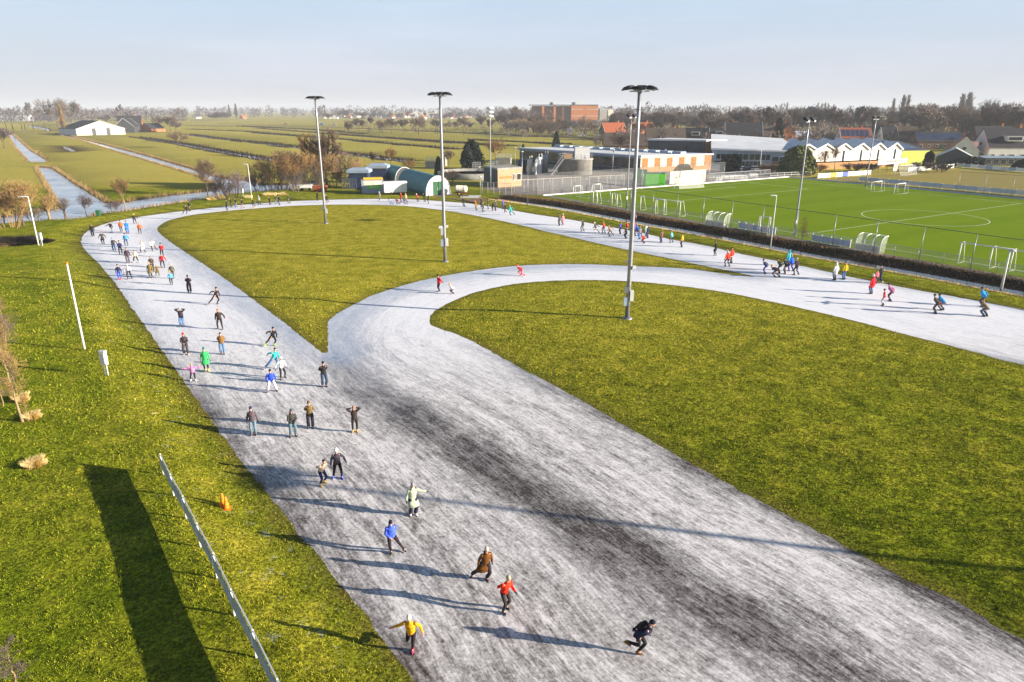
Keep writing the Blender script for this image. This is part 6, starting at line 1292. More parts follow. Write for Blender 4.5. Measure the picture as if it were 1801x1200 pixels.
for x_ in (-1.5, 1.5): MB().box((x_, 0, 1), (.4, .3, 2.0)).build('leg', M['orange'], t)

# houses right of the halls, each with its own look
HS = [('house', 'dark gabled house with orange roof left of the masts', 1077, 246, 26, 12, 11, 4.5, 9.5, 'dwall', 'rtile', dict(L=13, trim='pale')),
 ('barn', 'brown tiled barn behind the leafless trees by the hall', 1096, 266, 34, -4, 10, 2.6, 7, 'dbrick', 'btile', dict(L=17, win=False, small=True)),
 ('house', 'brown roofed farmhouse with two skylights behind the hall', 1168, 259, 52, -3, 11, 3.2, 8.5, 'dbrick', 'btile', dict(L=18)),
 ('house', 'red brick house half behind the bare trees, left of the skylights', 1128, 242, 20, 10, 9, 4.5, 9, 'obrick', 'rtile', dict(L=13)),
 ('house', 'house with dark roof, white dormer and brick gable', 1222, 256, 34, -16, 9, 3.4, 8.2, 'obrick', 'tile', dict(L=12, dormer=True, trim='white')),
 ('house', 'small house with maroon roof and dormer beside the chimneys', 1262, 254, 20, -10, 9, 3.4, 8, 'dbrick', 'tile', dict(L=10, dormer=True)),
 ('house', 'big house with green black roof and tall brick gable', 1304, 256, 50, -10, 11, 4.6, 10.8, 'obrick', 'tile', dict(L=17, chim=2, trim='white')),
 ('shed', 'black pitched shed with pale trimmed gables before the big house', 1296, 261, 28, 80, 9, 2.2, 6.2, 'dwall', 'tile', dict(L=9, win=False, chim=0, small=True, trim='cream')),
 ('house', 'wine red roofed house left of the dark fir', 1348, 254, 28, -6, 10, 4.4, 9, 'dbrick', 'btile', dict(L=12, chim=1)),
 ('house', 'narrow orange brick house with stepped gable right of the fir', 1380, 254, 16, 82, 7.5, 5.5, 10, 'obrick', 'tile', dict(L=9)),
 ('house', 'grey flat looking house with white eaves right of the orange brick', 1402, 252, 22, 0, 8, 4.2, 6, 'pale', 'pale', dict(L=12, chim=0)),
 ('bungalow', 'long pale roofed bungalow behind the sawtooth hall', 1440, 252, 56, -4, 12, 3, 6.2, 'dwall', 'btile', dict(L=24, chim=0)),
 ('house', 'house with orange stripe between solar panels on its roof', 1499, 256, 36, -8, 10, 3.6, 8.3, 'wwall', 'rtile', dict(L=14, trim='white', solar=True)),
 ('house', 'black roofed house in the middle of the terrace behind the gables', 1538, 254, 34, -8, 10, 3.6, 8.6, 'dbrick', 'tile', dict(L=14, trim='white')),
 ('house', 'house with slate roof and gable facing the pitch', 1566, 256, 24, -8, 10, 3.6, 8.6, 'cream', 'tile', dict(L=11, trim='white')),
 ('house', 'grey tiled house behind the lime green hall', 1600, 259, 36, -8, 11, 3.6, 9.4, 'dbrick', 'btile', dict(L=14, trim='pale')),
 ('house', 'long dark house with a row of solar panels left of the white gable', 1650, 262, 64, -3, 10, 3.4, 7.4, 'dbrick', 'tile', dict(L=24, solar=True, chim=1)),
 ('house', 'white gabled cottage with orange roof at the corner of the dry pitch', 1690, 281, 34, 62, 9, 3.2, 7.8, 'wwall', 'rtile', dict(L=10, dormer=True, trim='white')),
 ('shed', 'black shed with a pale sloping roof before the white cottage', 1676, 288, 40, 60, 10, 2.4, 5, 'dwall', 'pale', dict(L=10, win=False, chim=0, small=True)),
 ('house', 'big dark roofed white house behind a conservatory at the right edge', 1762, 281, 56, -6, 12, 4.6, 10.6, 'wwall', 'tile', dict(L=16, dormer=True)),
 ('house', 'dark tiled house left behind the big white house', 1738, 266, 40, -4, 11, 4.2, 10, 'dbrick', 'tile', dict(L=15)),
 ('house', 'dark roofed house cut by the right edge', 1808, 276, 40, 84, 11, 4.2, 10, 'dbrick', 'tile', dict(L=14))]
for nm, lab, px, py, wp, yaw, dp, hw, hr, wl, rf_, kw in HS: house(nm, lab, px, py, wp, yaw, dp, hw, hr, wl, rf_, 'shed' if nm == 'shed' else ('barn' if nm == 'barn' else 'house'), **kw)
g = G(1765, 291); t = empty('conservatory', g, R(-6), 'blue grey glazed conservatory before the big white house', 'conservatory'); MB().ring([[(-7, -1.5, z_), (7, -1.5, z_), (7, 1.5, z_), (-7, 1.5, z_)] for z_ in (0, 2.3)], smooth=False).build('wall', M['dwall'], t)
MB().prism([(-7.3, -1.9), (7.3, -1.9), (7.3, 1.7), (-7.3, 1.7)], [2.3, 2.3, 2.7, 2.7], [2.45, 2.45, 2.85, 2.85]).build('roof', M['bluewall'], t); wall_windows(t, [(-7, -1.5), (7, -1.5)], 0, 2.3, [(.04+.16*k, .17+.16*k, .4, 2.0) for k in range(6)])
# the far village: tiny gabled houses
rv = random.Random(5)
for k in range(30):
    px = 575+k*9.0+rv.uniform(-4, 4); py = rv.uniform(205, 210); hgt = rv.uniform(6.5, 10)
    c = rv.choice(['wwall', 'cream', 'brick', 'dbrick']); r_ = rv.choice(['tile', 'tile', 'btile', 'rtile'])
    house('village_house', 'tiny gabled house among trees in the far village', px, py, 10, rv.choice([0, 20, 70, 90]), 9, hgt*.45, hgt, c, r_, 'house', 'houses of the far village', small=True, L=rv.uniform(10, 18), trim='white' if rv.random() < .4 else None)
g = at(745, 208, .2); m = MB(); m.box((0, 0, 5), (52, 14, 10)); m.box((-14, 0, 11.5), (12, 10, 3)); m.box((10, 0, 10.8), (30, 10, 1.6)); tag(m.build('white_factory', M['wwall'], None, (g[0], g[1], .2)), 'long white flat building standing in the far village', 'building')
# ------------------------------------------------------------------ football ground, laid out in its own u (across) / v (along) metres
PA, PB = np.array(at(1433, 408, .25)), np.array(at(1780, 359, .25)); PU = (PB-PA)/np.linalg.norm(PB-PA); PV = np.array([PU[1], -PU[0]]); PC = np.array(at(1624, 382, .25)); PANG = math.atan2(PU[1], PU[0])
def uv(u, v, z=.25): p = PC+PU*u+PV*v; return V((p[0], p[1], z))
def flat(name, poly, m, z, kind='structure', label=None):
    mb = MB(); pts = [tuple(p[:2]) for p in poly]; a = sum(pts[i-1][0]*pts[i][1]-pts[i][0]*pts[i-1][1] for i in range(len(pts)))
    mb.add([(x, y, z) for x, y in (pts if a > 0 else pts[::-1])], [tuple(range(len(pts)))]); o = mb.build(name, m); o['kind'] = kind; return o
pt = NT('artificial_turf'); P_ = pt.pos()
st = pt.math('SINE', pt.math('MULTIPLY', pt.n('SeparateXYZ').outputs[0], 1.0))
sx = pt.t.nodes['Separate XYZ']; pt.l(pt.mapping(P_, (1, 1, 1), -PANG), sx.inputs[0])
c_ = pt.mix(pt.noise(P_, .35, 5, .6), (.14, .225, .005), (.22, .31, .010)); c_ = pt.mix(pt.ramp(pt.noise(P_, 7, 4, .7), [(.3, 0.0), (.7, .5)]), c_, (.17, .25, .02))
c_ = pt.mix(pt.math('MULTIPLY', pt.ramp(pt.math('SINE', pt.math('MULTIPLY', sx.outputs[1], .62)), [(.45, 0.0), (.55, 1.0)]), .22), c_, (.10, .20, .004)); pt.l(c_, pt.b.inputs['Base Color']); pt.b.inputs['Roughness'].default_value = .85; pt.b.inputs['Specular IOR Level'].default_value = 0; pt.bump(pt.noise(P_, 30, 3), .5, .03)
dp = NT('dry_grass'); P_ = dp.pos(); c_ = dp.mix(dp.noise(P_, .15, 6, .65), (.20, .17, .025), (.36, .28, .055)); c_ = dp.mix(dp.ramp(dp.noise(P_, 4, 4, .7), [(.3, 0.0), (.7, .45)]), c_, (.38, .30, .08))
dp.l(c_, dp.b.inputs['Base Color']); dp.b.inputs['Roughness'].default_value = .9; dp.b.inputs['Specular IOR Level'].default_value = .1
flat('pitch_border', [uv(-36.2, -59), uv(42.4, -59), uv(42.4, 62), uv(-36.2, 62)], M['paving'], .206)
flat('football_pitch', [uv(-34.6, -57.4), uv(40.6, -57.4), uv(40.6, 60), uv(-34.6, 60)], pt.m, .212)
flat('dry_pitch', [at(1437, 316, .2), at(1530, 309, .2), at(1598, 304, .2), at(1677, 297, .2), at(1801, 303.5, .2), at(1990, 316, .2), at(1990, 368, .2), at(1801, 345, .2), at(1496, 319.5, .2)], dp.m, .210)
flat('works_yard', [at(858, 342, .2), at(960, 343.5, .2), at(1370, 312.5, .2), at(1400, 302, .2), at(1250, 297, .2), at(1118, 303, .2), at(985, 290, .2), at(880, 300, .2), at(848, 322, .2)], M['paving'], .208)
flat('hut_yard', [at(752, 345, .2), at(800, 351, .2), at(842, 357, .2), at(858, 352, .2), at(830, 344, .2), at(790, 341, .2)], M['soil'], .214)
# a road on the polder
rdl = ats([(380, 217.5), (500, 221), (620, 225.5), (760, 231), (900, 237), (1000, 241), (1100, 247), (1180, 252)], .2)
L_ = np.array(rdl); d_ = np.gradient(L_, axis=0); d_ /= np.linalg.norm(d_, axis=1)[:, None]; n_ = np.c_[-d_[:, 1], d_[:, 0]]
flat('road', [tuple(p) for p in L_+n_*3.2]+[tuple(p) for p in (L_-n_*3.2)[::-1]], M['asphalt'], .23)
wl = mat('pitch_line_paint', (.72, .78, .62), .8, .15, 2)
lm = MB()
def pl(a, b, w=.13):
    a, b = uv(*a), uv(*b); d = (b-a).normalized(); n = V((-d.y, d.x, 0))*w/2; lm.add([(*p.xy, .218) for p in (a-n, b-n, b+n, a+n)], [(0, 1, 2, 3)])
U0, U1, V0, V1 = -31, 33.5, -53.5, 53.5
for a, b in (((U0, V0), (U1, V0)), ((U1, V0), (U1, V1)), ((U1, V1), (U0, V1)), ((U0, V1), (U0, V0)), ((U0, 0), (U1, 0))): pl(a, b)
for s, V_ in ((1, V0), (-1, V1)):
    for hw, dd_ in ((20.2, 16.5), (9.2, 5.5)):
        pl((-hw+1, V_), (-hw+1, V_+s*dd_)); pl((hw+1, V_), (hw+1, V_+s*dd_)); pl((-hw+1, V_+s*dd_), (hw+1, V_+s*dd_))
for k in range(64):
    a, b = 2*math.pi*k/64, 2*math.pi*(k+1)/64; pl((9.15*math.cos(a), 9.15*math.sin(a)), (9.15*math.cos(b), 9.15*math.sin(b)))
o = lm.build('pitch_lines', wl); o['kind'] = 'structure'
mb = MB(); A, B = uv(-36, -58, .2), uv(42, -58, .2); d = B-A; mb.box((*((A+B)/2).xy, .30), (d.length, .35, .22), PANG)
tag(mb.build('white_kerb', M['white']), 'straight white kerb along the back end of the green pitch', 'kerb')
mb = MB(); A, B = uv(41.6, -57, .2), uv(41.6, 62, .2); d = B-A; mb.box((*((A+B)/2).xy, .28), (d.length, .3, .20), math.atan2(d.y, d.x)); tag(mb.build('grey_kerb', M['sky']), 'blue grey kerb along the far side of the green pitch', 'kerb')
def chain_fence(A, B, h, n, label, rails=(1.0,), post='galv', net=CHAIN, nh=None, r=.045, z=.2, name='chain_fence'):
    A, B = V(A), V(B); t = empty(name, (A.x, A.y, z), 0, label, 'fence'); d = V((B.x-A.x, B.y-A.y, 0))
    for k in range(n+1):
        p = d*(k/n); MB().tube([p, p+V((0, 0, h))], r, 7).build('post', M[post], t)
    m = MB()
    for f in rails: m.bar(V((0, 0, h*f)), d+V((0, 0, h*f)), r*1.3)
    m.build('rail', M['dwall'] if post == 'galv' and h > 3 else M[post], t)
    m = MB(); m.add([(0, 0, .05), (d.x, d.y, .05), (d.x, d.y, nh or h), (0, 0, nh or h)], [(0, 1, 2, 3)]); m.build('net', net, t); return t
chain_fence(uv(-35.4, -43), uv(-35.2, 58), 4.0, 18, 'tall ball stop fence along the near side of the green pitch', nh=1.4)
chain_fence(uv(-33.9, -57), uv(-33.7, 58), 1.1, 40, 'low railing just inside the tall near side fence', r=.03, name='low_railing')
chain_fence(uv(-37, -58.8), uv(-8, -58.8), 4.4, 9, 'tall ball stop fence at the near corner behind the pitch end')
chain_fence(uv(-8, -59.4), uv(19, -59.4), 4.6, 5, 'tall ball stop fence behind the far goal of the green pitch')
chain_fence(uv(14, -60), uv(37, -60), 2.0, 12, 'waist high yard fence right of the stained concrete wall', rails=(1.0, .5))
chain_fence(uv(36, -59), uv(50, -57), 1.2, 6, 'short white fence at the far corner of the green pitch', rails=(1.0, .5), post='white', r=.04)
chain_fence(uv(-38, -66), uv(-10, -63), 2.6, 12, 'yard fence of pale posts between works and pitch', rails=(1.0,), post='cream')
chain_fence(G(848, 340), G(900, 345), 2.4, 5, 'fence of pale posts before the pump house', post='cream')
chain_fence(uv(43.2, -45), uv(43.2, 60), 1.1, 30, 'low railing along the far side of the green pitch', r=.03, name='low_railing')
chain_fence(uv(44.5, -17), uv(44.5, 4), 4.2, 4, 'tall net frame on the far side between both pitches')
# ad boards
def boards(A, B, n, label, mats, h=.85, z0=.15, cat='boards', post='white'):
    A, B = V(A), V(B); t = empty('advert_boards', (A.x, A.y, .2), 0, label, cat); d = V((B.x-A.x, B.y-A.y, 0)); a = math.atan2(d.y, d.x); L = d.length
    for k in range(n):
        c = d*((k+.5)/n); MB().box((c.x, c.y, z0+h/2), (L/n-.06, .06, h), a).build('panel', M[mats[k % len(mats)]], t)
    for k in range(n+1):
        p = d*(k/n); MB().box((p.x, p.y, (z0+h+.15)/2), (.10, .12, z0+h+.15), a).build('post', M[post], t)
    return t
b_ = boards(G(1438, 314.5), G(1531, 308), 9, 'white advert boards with a yellow and a blue panel at the dry pitch', ['white', 'white', 'yellow', 'white', 'blue', 'white', 'white', 'white', 'white'], 1.1)
boards(G(1597, 303), G(1677, 296), 9, 'white advert boards before the lime green hall', ['white', 'wwall'], 1.1)
boards(G(1682, 294), G(1830, 306), 11, 'pale blue advert boards along the back of the dry pitch', ['pale', 'sky', 'white'], 1.0)
boards(uv(46.5, -41), uv(47.0, 8), 20, 'row of light blue advert boards between both pitches', ['sky', 'sky', 'pale'], .9, .25, post='cream')
boards(uv(-34.6, -8.5), uv(-34.6, -2), 5, 'pale blue boards left of the small white gate frame', ['sky', 'pale'], .8, .1, post='pale'); boards(uv(-34.6, 4), uv(-34.6, 9.5), 4, 'pale blue boards behind the bare shrub at the pitch side', ['sky'], .8, .1, post='pale')
A, B = G(1541, 306), G(1592, 301); t = empty('scoreboard', A, 0, 'long white lettered board on posts before the sawtooth hall', 'board'); d = B-A; a = math.atan2(d.y, d.x); zc = 3.0
MB().box((d.x/2, d.y/2, zc), (d.length, .12, 1.3), a).build('board', M['wwall'], t)
lt = lettering("VAN ONDERSTEIJN BOUW", .86, M['btile'], t, (d.x/2+math.sin(a)*.09, d.y/2-math.cos(a)*.09, zc), a, .72)
for f in (.05, .35, .65, .95): MB().box((d.x*f, d.y*f, 1.6), (.12, .10, 4.4 if f > .2 else 3.2), a).build('post', M['dwall'], t)
MB().box((d.x*.62, d.y*.62-.1, 1.3), (2.2, .14, 2.0), a).build('lower_panel', M['cream'], t)
def goal(A, B, h, label, depth=1.6, side=None, net=True, r=.07, name='football_goal'):
    A, B = V(A), V(B); t = empty(name, (A.x, A.y, A.z), 0, label, 'goal'); d = V((B.x-A.x, B.y-A.y, 0)); n = V((d.y, -d.x, 0)).normalized()*depth*(side or 1); up = V((0, 0, h))
    for p in (V(), d): MB().tube([p, p+up], r, 8).build('post', M['white'], t)
    MB().tube([up, d+up], r, 8).build('crossbar', M['white'], t); m = MB()
    for p in (V(), d): m.tube([p+up, p+n*.5+up, p+n], r*.5, 6); m.tube([p, p+n], r*.5, 6)
    m.tube([n, n+d], r*.5, 6); m.build('frame', M['white'], t)
    if net:
        m = MB(); P = [up, d+up, d+n*.5+up, n*.5+up]; m.add(P+[n, d+n, V(), d], [(0, 1, 2, 3), (3, 2, 5, 4), (6, 0, 3, 4), (7, 1, 2, 5)]); m.build('net', NET, t)
goal(G(1186, 332), G(1229, 328.5), 2.44, 'football goal at the back end of the green pitch before the stained wall', side=1)
goal(G(1126, 370), G(1195, 381.5), 2.44, 'full size football goal parked along the near side, left part', depth=1.4, side=-1, net=False)
goal(G(1152, 376), G(1167, 378), 2.44, 'narrow goal frame standing inside the parked goal', depth=.8, side=-1, net=False)
goal(G(1050, 359), G(1043, 357), 2.2, 'small goal seen edge on near the left corner', depth=1.0, net=False); goal(G(1085, 364), G(1076, 361), 2.2, 'second small goal seen edge on near the left corner', depth=1.0, net=False)
goal(G(1684, 463.5), G(1774, 478), 2.44, 'parked goal on the near side at the right, closest to its post row', depth=1.5, side=-1, net=False)
goal(G(1738, 472.5), G(1840, 490), 2.44, 'second parked goal overlapping it and cut by the edge', depth=1.5, side=-1, net=False)
goal(G(1531, 337), G(1549, 335), 2.0, 'left small white goal on the far side of the green pitch', depth=.9, net=False); goal(G(1572, 341), G(1590, 339), 2.0, 'right small white goal on the far side of the green pitch', depth=.9, net=False)
goal(G(1573, 309), G(1602, 305.5), 2.44, 'football goal on the dry pitch before the lime hall', side=1)
goal(G(1008, 341.5), G(1021, 340), 1.6, 'tiny goal left behind the white kerb', depth=.8, net=False); goal(G(1042, 338), G(1056, 337), 1.6, 'tiny goal right behind the white kerb', depth=.8, net=False)
goal(G(1335, 411), G(1352, 414), 2.5, 'small white gate frame at the near side of the green pitch', depth=.5, net=False, r=.06)
def dugout(A, B, label):
    A, B = V(A), V(B); t = empty('dugout', (A.x, A.y, .2), 0, label, 'dugout'); d = V((B.x-A.x, B.y-A.y, 0)); n = V((-d.y, d.x, 0)).normalized(); prof = [(-.1+0*k, 0) for k in range(1)]
    prof = [(0, 0), (0, .9)]+[(1.15-1.15*math.cos(q), .9+1.15*math.sin(q)) for q in [math.pi/2*k/6 for k in range(1, 7)]]+[(1.6, 2.05)]
    m = MB(); m.ring([[d*f+n*x+V((0, 0, z_)) for x, z_ in prof] for f in (0, 1)], cap=False, smooth=True)
    m.f.pop(); m.mi.pop(); m.sm.pop(); m.build('canopy', POLY, t)
    m = MB(); 
    for f in (0, 1): m.add([d*f+n*x+V((0, 0, z_)) for x, z_ in prof]+[d*f+n*1.2+V((0, 0, 0))], [tuple(range(len(prof)+1))])
    m.build('side_window', POLY, t)
    for f in (0, 1/3, 2/3, 1):
        m = MB(); m.tube([d*f+n*x+V((0, 0, z_)) for x, z_ in prof], .05, 6); m.build('rib', M['white'], t)
    m = MB(); m.bar(n*1.6+V((0, 0, 2.05)), n*1.6+d+V((0, 0, 2.05)), .06); m.bar(V((0, 0, .9)), d+V((0, 0, .9)), .05); m.build('rail', M['white'], t)
    m = MB(); c = d*.5+n*.45; m.box((c.x, c.y, .45), (d.length-.2, .4, .06), math.atan2(d.y, d.x)); m.box((*(d*.5+n*.12).xy, .5), (d.length-.1, .05, .8), math.atan2(d.y, d.x)); m.build('bench', M['cream'], t)
dugout(G(1240, 397), G(1272, 402), 'left clear plastic dugout at the near side of the green pitch'); dugout(G(1503, 440), G(1546, 447), 'right clear plastic dugout at the near side of the green pitch')

# ------------------------------------------------------------------ trees
def grow(seed, H, kind):
    r = random.Random(seed); segs = []
    def rec(p, d, L, rad, dep, mx):
        n = 2 if dep < mx else 1; q = p; dd = d
        for k in range(n):
            dd = (dd+V((r.uniform(-1, 1), r.uniform(-1, 1), r.uniform(-.5, .9)))*(.10 if dep == 0 else .2)+V((0, 0, up)) ).normalized(); e = q+dd*(L/n); r2 = rad*(.82 if k == 0 else .7); segs.append((q, e, rad, r2, dep)); q, rad = e, r2
            if dep < mx and k == 0 and dep > 0: kids(q, dd, L*.62, rad*.6, dep, mx, 1+r.randint(0, 1))
        if dep < mx: kids(q, dd, L*(.80 if kind == 'broad' else .74), rad*.85, dep, mx, br)
    def kids(q, dd, L, rad, dep, mx, n):
        a0 = r.uniform(0, 6.28)
        for k in range(n):
            a = a0+6.28*k/n+r.uniform(-.5, .5); o = dd.orthogonal().normalized(); o2 = dd.cross(o); t = spread*r.uniform(.6, 1.25)
            rec(q, (dd*math.cos(t)+(o*math.cos(a)+o2*math.sin(a))*math.sin(t)).normalized(), L*r.uniform(.75, 1.1), rad*r.uniform(.6, .85), dep+1, mx)
    if kind == 'broad': up, br, spread = .05, 3, .62; rec(V(), V((0, 0, 1)), H*.22, H*.022, 0, 5)
    elif kind == 'tall': up, br, spread = .14, 3, .42; rec(V(), V((0, 0, 1)), H*.30, H*.018, 0, 5)
    elif kind == 'poplar':
        up, br, spread = .35, 2, .22; p = V(); 
        for k in range(16):
            f = (k+1)/16; q = V((r.uniform(-.01, .01)*H, r.uniform(-.01, .01)*H, H*f*.92)); segs.append((p, q, H*.016*(1-f*.8), H*.016*(1-f*.9), 0)); p = q
            if f > .12:
                for j in range(5):
                    a = r.uniform(0, 6.28); rec(q, V((math.cos(a)*.42, math.sin(a)*.42, 1)).normalized(), H*.15*(1.15-f*.75), H*.006, 3, 5)
    elif kind == 'shrub':
        up, br, spread = .06, 3, .5
        for k in range(9): a = r.uniform(0, 6.28); rec(V((math.cos(a)*H*.14, math.sin(a)*H*.14, 0)), V((math.cos(a)*.5, math.sin(a)*.5, 1)).normalized(), H*.32, H*.012, 2, 5)
    elif kind == 'pollard':
        up, br, spread = .05, 2, .4; segs.append((V(), V((0, 0, H*.25)), H*.045, H*.04, 0)); segs.append((V((0, 0, H*.25)), V((H*.01, 0, H*.34)), H*.055, H*.05, 0))
        for k in range(26): a = r.uniform(0, 6.28); t = r.uniform(.05, .9); rec(V((0, 0, H*.33)), V((math.cos(a)*math.sin(t), math.sin(a)*math.sin(t), math.cos(t))), H*.30, H*.009, 3, 5)
    elif kind == 'birch':
        up, br, spread = .10, 2, .7; p = V()
        for k in range(12):
            f = (k+1)/12; q = V((r.uniform(-.012, .012)*H-.05*f*H*.3, r.uniform(-.012, .012)*H, H*f)); segs.append((p, q, H*.012*(1.05-f), H*.012*(1.05-f-.08), 0)); p = q
            if f > .2:
                for j in range(4): a = r.uniform(0, 6.28); rec(q, V((math.cos(a), math.sin(a), .5)).normalized(), H*.11*(1.2-f*.7), H*.003, 3, 5)
    zm = max(b.z for a, b, *_ in segs)/H; segs = [(a/zm, b/zm, r0, r1, d) for a, b, r0, r1, d in segs]
    return segs
def tree_mesh(seed, H, kind, tw, fuzz=1.0):
    r = random.Random(seed+99); segs = grow(seed, H, kind); tr, cr = MB(), MB()
    for a, b, r0, r1, dep in segs:
        if dep <= 1: tr.tube([a, b], [r0, r1], 6, cap=False)
        elif dep <= 3: cr.tube([a, b], [max(r0, tw*.5), max(r1, tw*.4)], 3, cap=False, smooth=False)
        else:
            d = b-a; u = d.orthogonal().normalized()*tw*.5; w = d.cross(u).normalized()*tw*.5
            cr.add([a-u, a+u, b], [(0, 1, 2)]); cr.add([a-w, a+w, b], [(0, 1, 2)])
            for k in range(int(2*fuzz)):
                s = a.lerp(b, r.uniform(.3, 1)); e = s+(d.normalized()*.6+V((r.uniform(-1, 1), r.uniform(-1, 1), r.uniform(-.4, 1)))).normalized()*d.length*r.uniform(.45, .9); u2 = (e-s).orthogonal().normalized()*tw*.42
                cr.add([s-u2, s+u2, e], [(0, 1, 2)])
    return tr, cr
TP = {}
def tree_proto(kind, seed, H, bark, twig, tw, fuzz=1.0):
    k = (kind, seed, H, bark, twig, tw)
    if k not in TP: tr, cr = tree_mesh(seed, H, kind, tw, fuzz); TP[k] = (tr.mesh('trunk', M[bark]), cr.mesh('crown', M[twig]))
    return TP[k]
def tree(pos, kind, H, label, name='bare_tree', cat='tree', group=None, seed=1, bark='bark', twig='twig', tw=.05, base_h=12.0, wide=1.0, fuzz=1.0, rz=None, single=False):
    me = tree_proto(kind, seed, base_h, bark, twig, tw, fuzz); s = H/base_h; rz = rng.uniform(0, 6.28) if rz is None else rz
    t = empty(name, pos, rz, label, cat, group); t.scale = (s*wide, s*wide, s); link('trunk', me[0], t); link('crown', me[1], t); return t
def tpx(px, py, top, kind, label, **kw):
    g = G(px, py); H = ztop(g.x, g.y, top)-g.z
    return tree(g, kind, H, label, **kw)
# canal side trees on the left
tpx(18, 402, 316, 'shrub', 'leafless alder clump leaning over the canal at the left edge', twig='twig3', seed=11, tw=.06, base_h=6)
tpx(42, 398, 318, 'broad', 'rounded leafless tree behind the leaning white pole', twig='twig3', seed=12, tw=.06, base_h=6)
tpx(88, 389, 340, 'pollard', 'golden pollard willow with a straight pale trunk', bark='lbark', twig='twig3', seed=13, tw=.05, base_h=5)
tpx(116, 386, 345, 'pollard', 'grey pollard willow with a dark stump', twig='twig2', seed=14, tw=.05, base_h=5)
tpx(153, 381, 338, 'broad', 'mauve leafless tree leaning over the canal', twig='twig4', seed=15, tw=.05, base_h=6, wide=1.1)
tpx(203, 374, 352, 'shrub', 'low reddish shrub beside the tall canal tree', twig='twig4', seed=16, tw=.05, base_h=4)
tpx(222, 372, 309, 'tall', 'tall slim leafless tree with pale trunk at the canal', bark='lbark', twig='twig3', seed=17, tw=.06, base_h=8)
tpx(8, 396, 338, 'broad', 'thin tan tree behind the alder clump at the left edge', twig='twig3', seed=23, tw=.06, base_h=6)
tpx(60, 391, 362, 'shrub', 'low grey shrub between the pole and the golden willow', twig='twig2', seed=18, tw=.05, base_h=4)
tpx(366, 345, 277, 'broad', 'dark leafless tree standing in the water bend', twig='twig', seed=19, tw=.07, base_h=8, wide=.9)
tpx(408, 350, 296, 'shrub', 'mauve shrub tree on the far bank left of the slim pole', twig='twig4', seed=20, tw=.07, base_h=7)
tpx(392, 351, 318, 'shrub', 'low mauve shrub in front of the water bend', twig='twig4', seed=21, tw=.06, base_h=5)
tpx(313, 260, 230, 'broad', 'small dark tree alone between two ditches', twig='twig', seed=22, tw=.14, base_h=9, wide=1.2)
# thicket behind the far lawn
for k, (px, py, top, kd, tw_, l) in enumerate(((478, 333, 282, 'shrub', 'twig', 'brown shrub at the left end of the thicket'), (500, 334, 268, 'shrub', 'twig3', 'golden brown shrub, second in the thicket'), (516, 333, 260, 'broad', 'twig', 'bushy leafless tree in the middle of the thicket'), (538, 331, 262, 'shrub', 'twig3', 'golden shrub behind the white wagon'), (556, 330, 232, 'tall', 'twig3', 'tallest golden tree of the thicket beside the mast'), (575, 330, 226, 'tall', 'twig', 'tall brown tree right behind the mast'), (592, 329, 268, 'shrub', 'twig', 'brown bush right of the mast in the thicket'), (612, 328, 280, 'shrub', 'twig3', 'arching golden bush before the wire cage'), (524, 337, 298, 'shrub', 'twig2', 'grey green bush low in front of the thicket'), (455, 336, 305, 'shrub', 'twig2', 'grey bush at the water left of the thicket'), (548, 334, 295, 'shrub', 'twig2', 'mossy bush just left of the rusty skip'))):
    tpx(px, py, top, kd, l, twig=tw_, seed=30+k % 6, tw=.08, base_h=8, wide=1.15, name='bare_shrub' if kd == 'shrub' else 'bare_tree', fuzz=1.5)
for k, (px, py, top, kd, l, kw) in enumerate(((658, 300, 264, 'tall', 'thin leafless tree with bent trunk behind the navy huts', {}), (688, 298, 258, 'tall', 'fuller leafless tree right of the bent one', {}), (672, 305, 282, 'shrub', 'brown bush behind the round shed', {}), (720, 302, 278, 'shrub', 'low brown bush at the end of the ditch', {}), (789, 300, 261, 'tall', 'leafless tree right of the near lawn mast', {}), (872, 290, 241, 'broad', 'leafless tree above the railed platform', {}), (790, 326, 297, 'shrub', 'golden green bush beside the round hut', {}), (985, 298, 275, 'pollard', 'small pale tree before the long hall', {}))):
    tpx(px, py, top, kd, l, twig='twig3' if k % 2 else 'twig', seed=36+k % 3, tw=.09, base_h=9, fuzz=1.3)
tpx(1410, 428, 382, 'birch', 'bare shrub growing through the near fence by the blue boards', twig='twig3', seed=44, tw=.025, base_h=4, wide=1.5, name='bare_shrub')
tpx(1447, 298, 262, 'broad', 'left pale leafless tree before the white gables', bark='lbark', twig='twig3', seed=45, tw=.05, base_h=7); tpx(1467, 300, 254, 'tall', 'right pale leafless tree before the white gables', bark='lbark', twig='twig3', seed=46, tw=.05, base_h=8)
tpx(1090, 277, 228, 'broad', 'gnarled pale trunked tree behind the long hall', bark='lbark', twig='twig', seed=47, tw=.10, base_h=10); tpx(1060, 264, 236, 'shrub', 'mossy round tree left of the gnarled one', twig='twig2', seed=48, tw=.12, base_h=9, wide=1.4)
tpx(1160, 278, 246, 'shrub', 'reddish bush before the skylight house', twig='twig4', seed=49, tw=.10, base_h=7, wide=1.3); tpx(1240, 256, 232, 'pollard', 'pollarded tree beside the maroon roof', twig='twig2', seed=50, tw=.10, base_h=7)
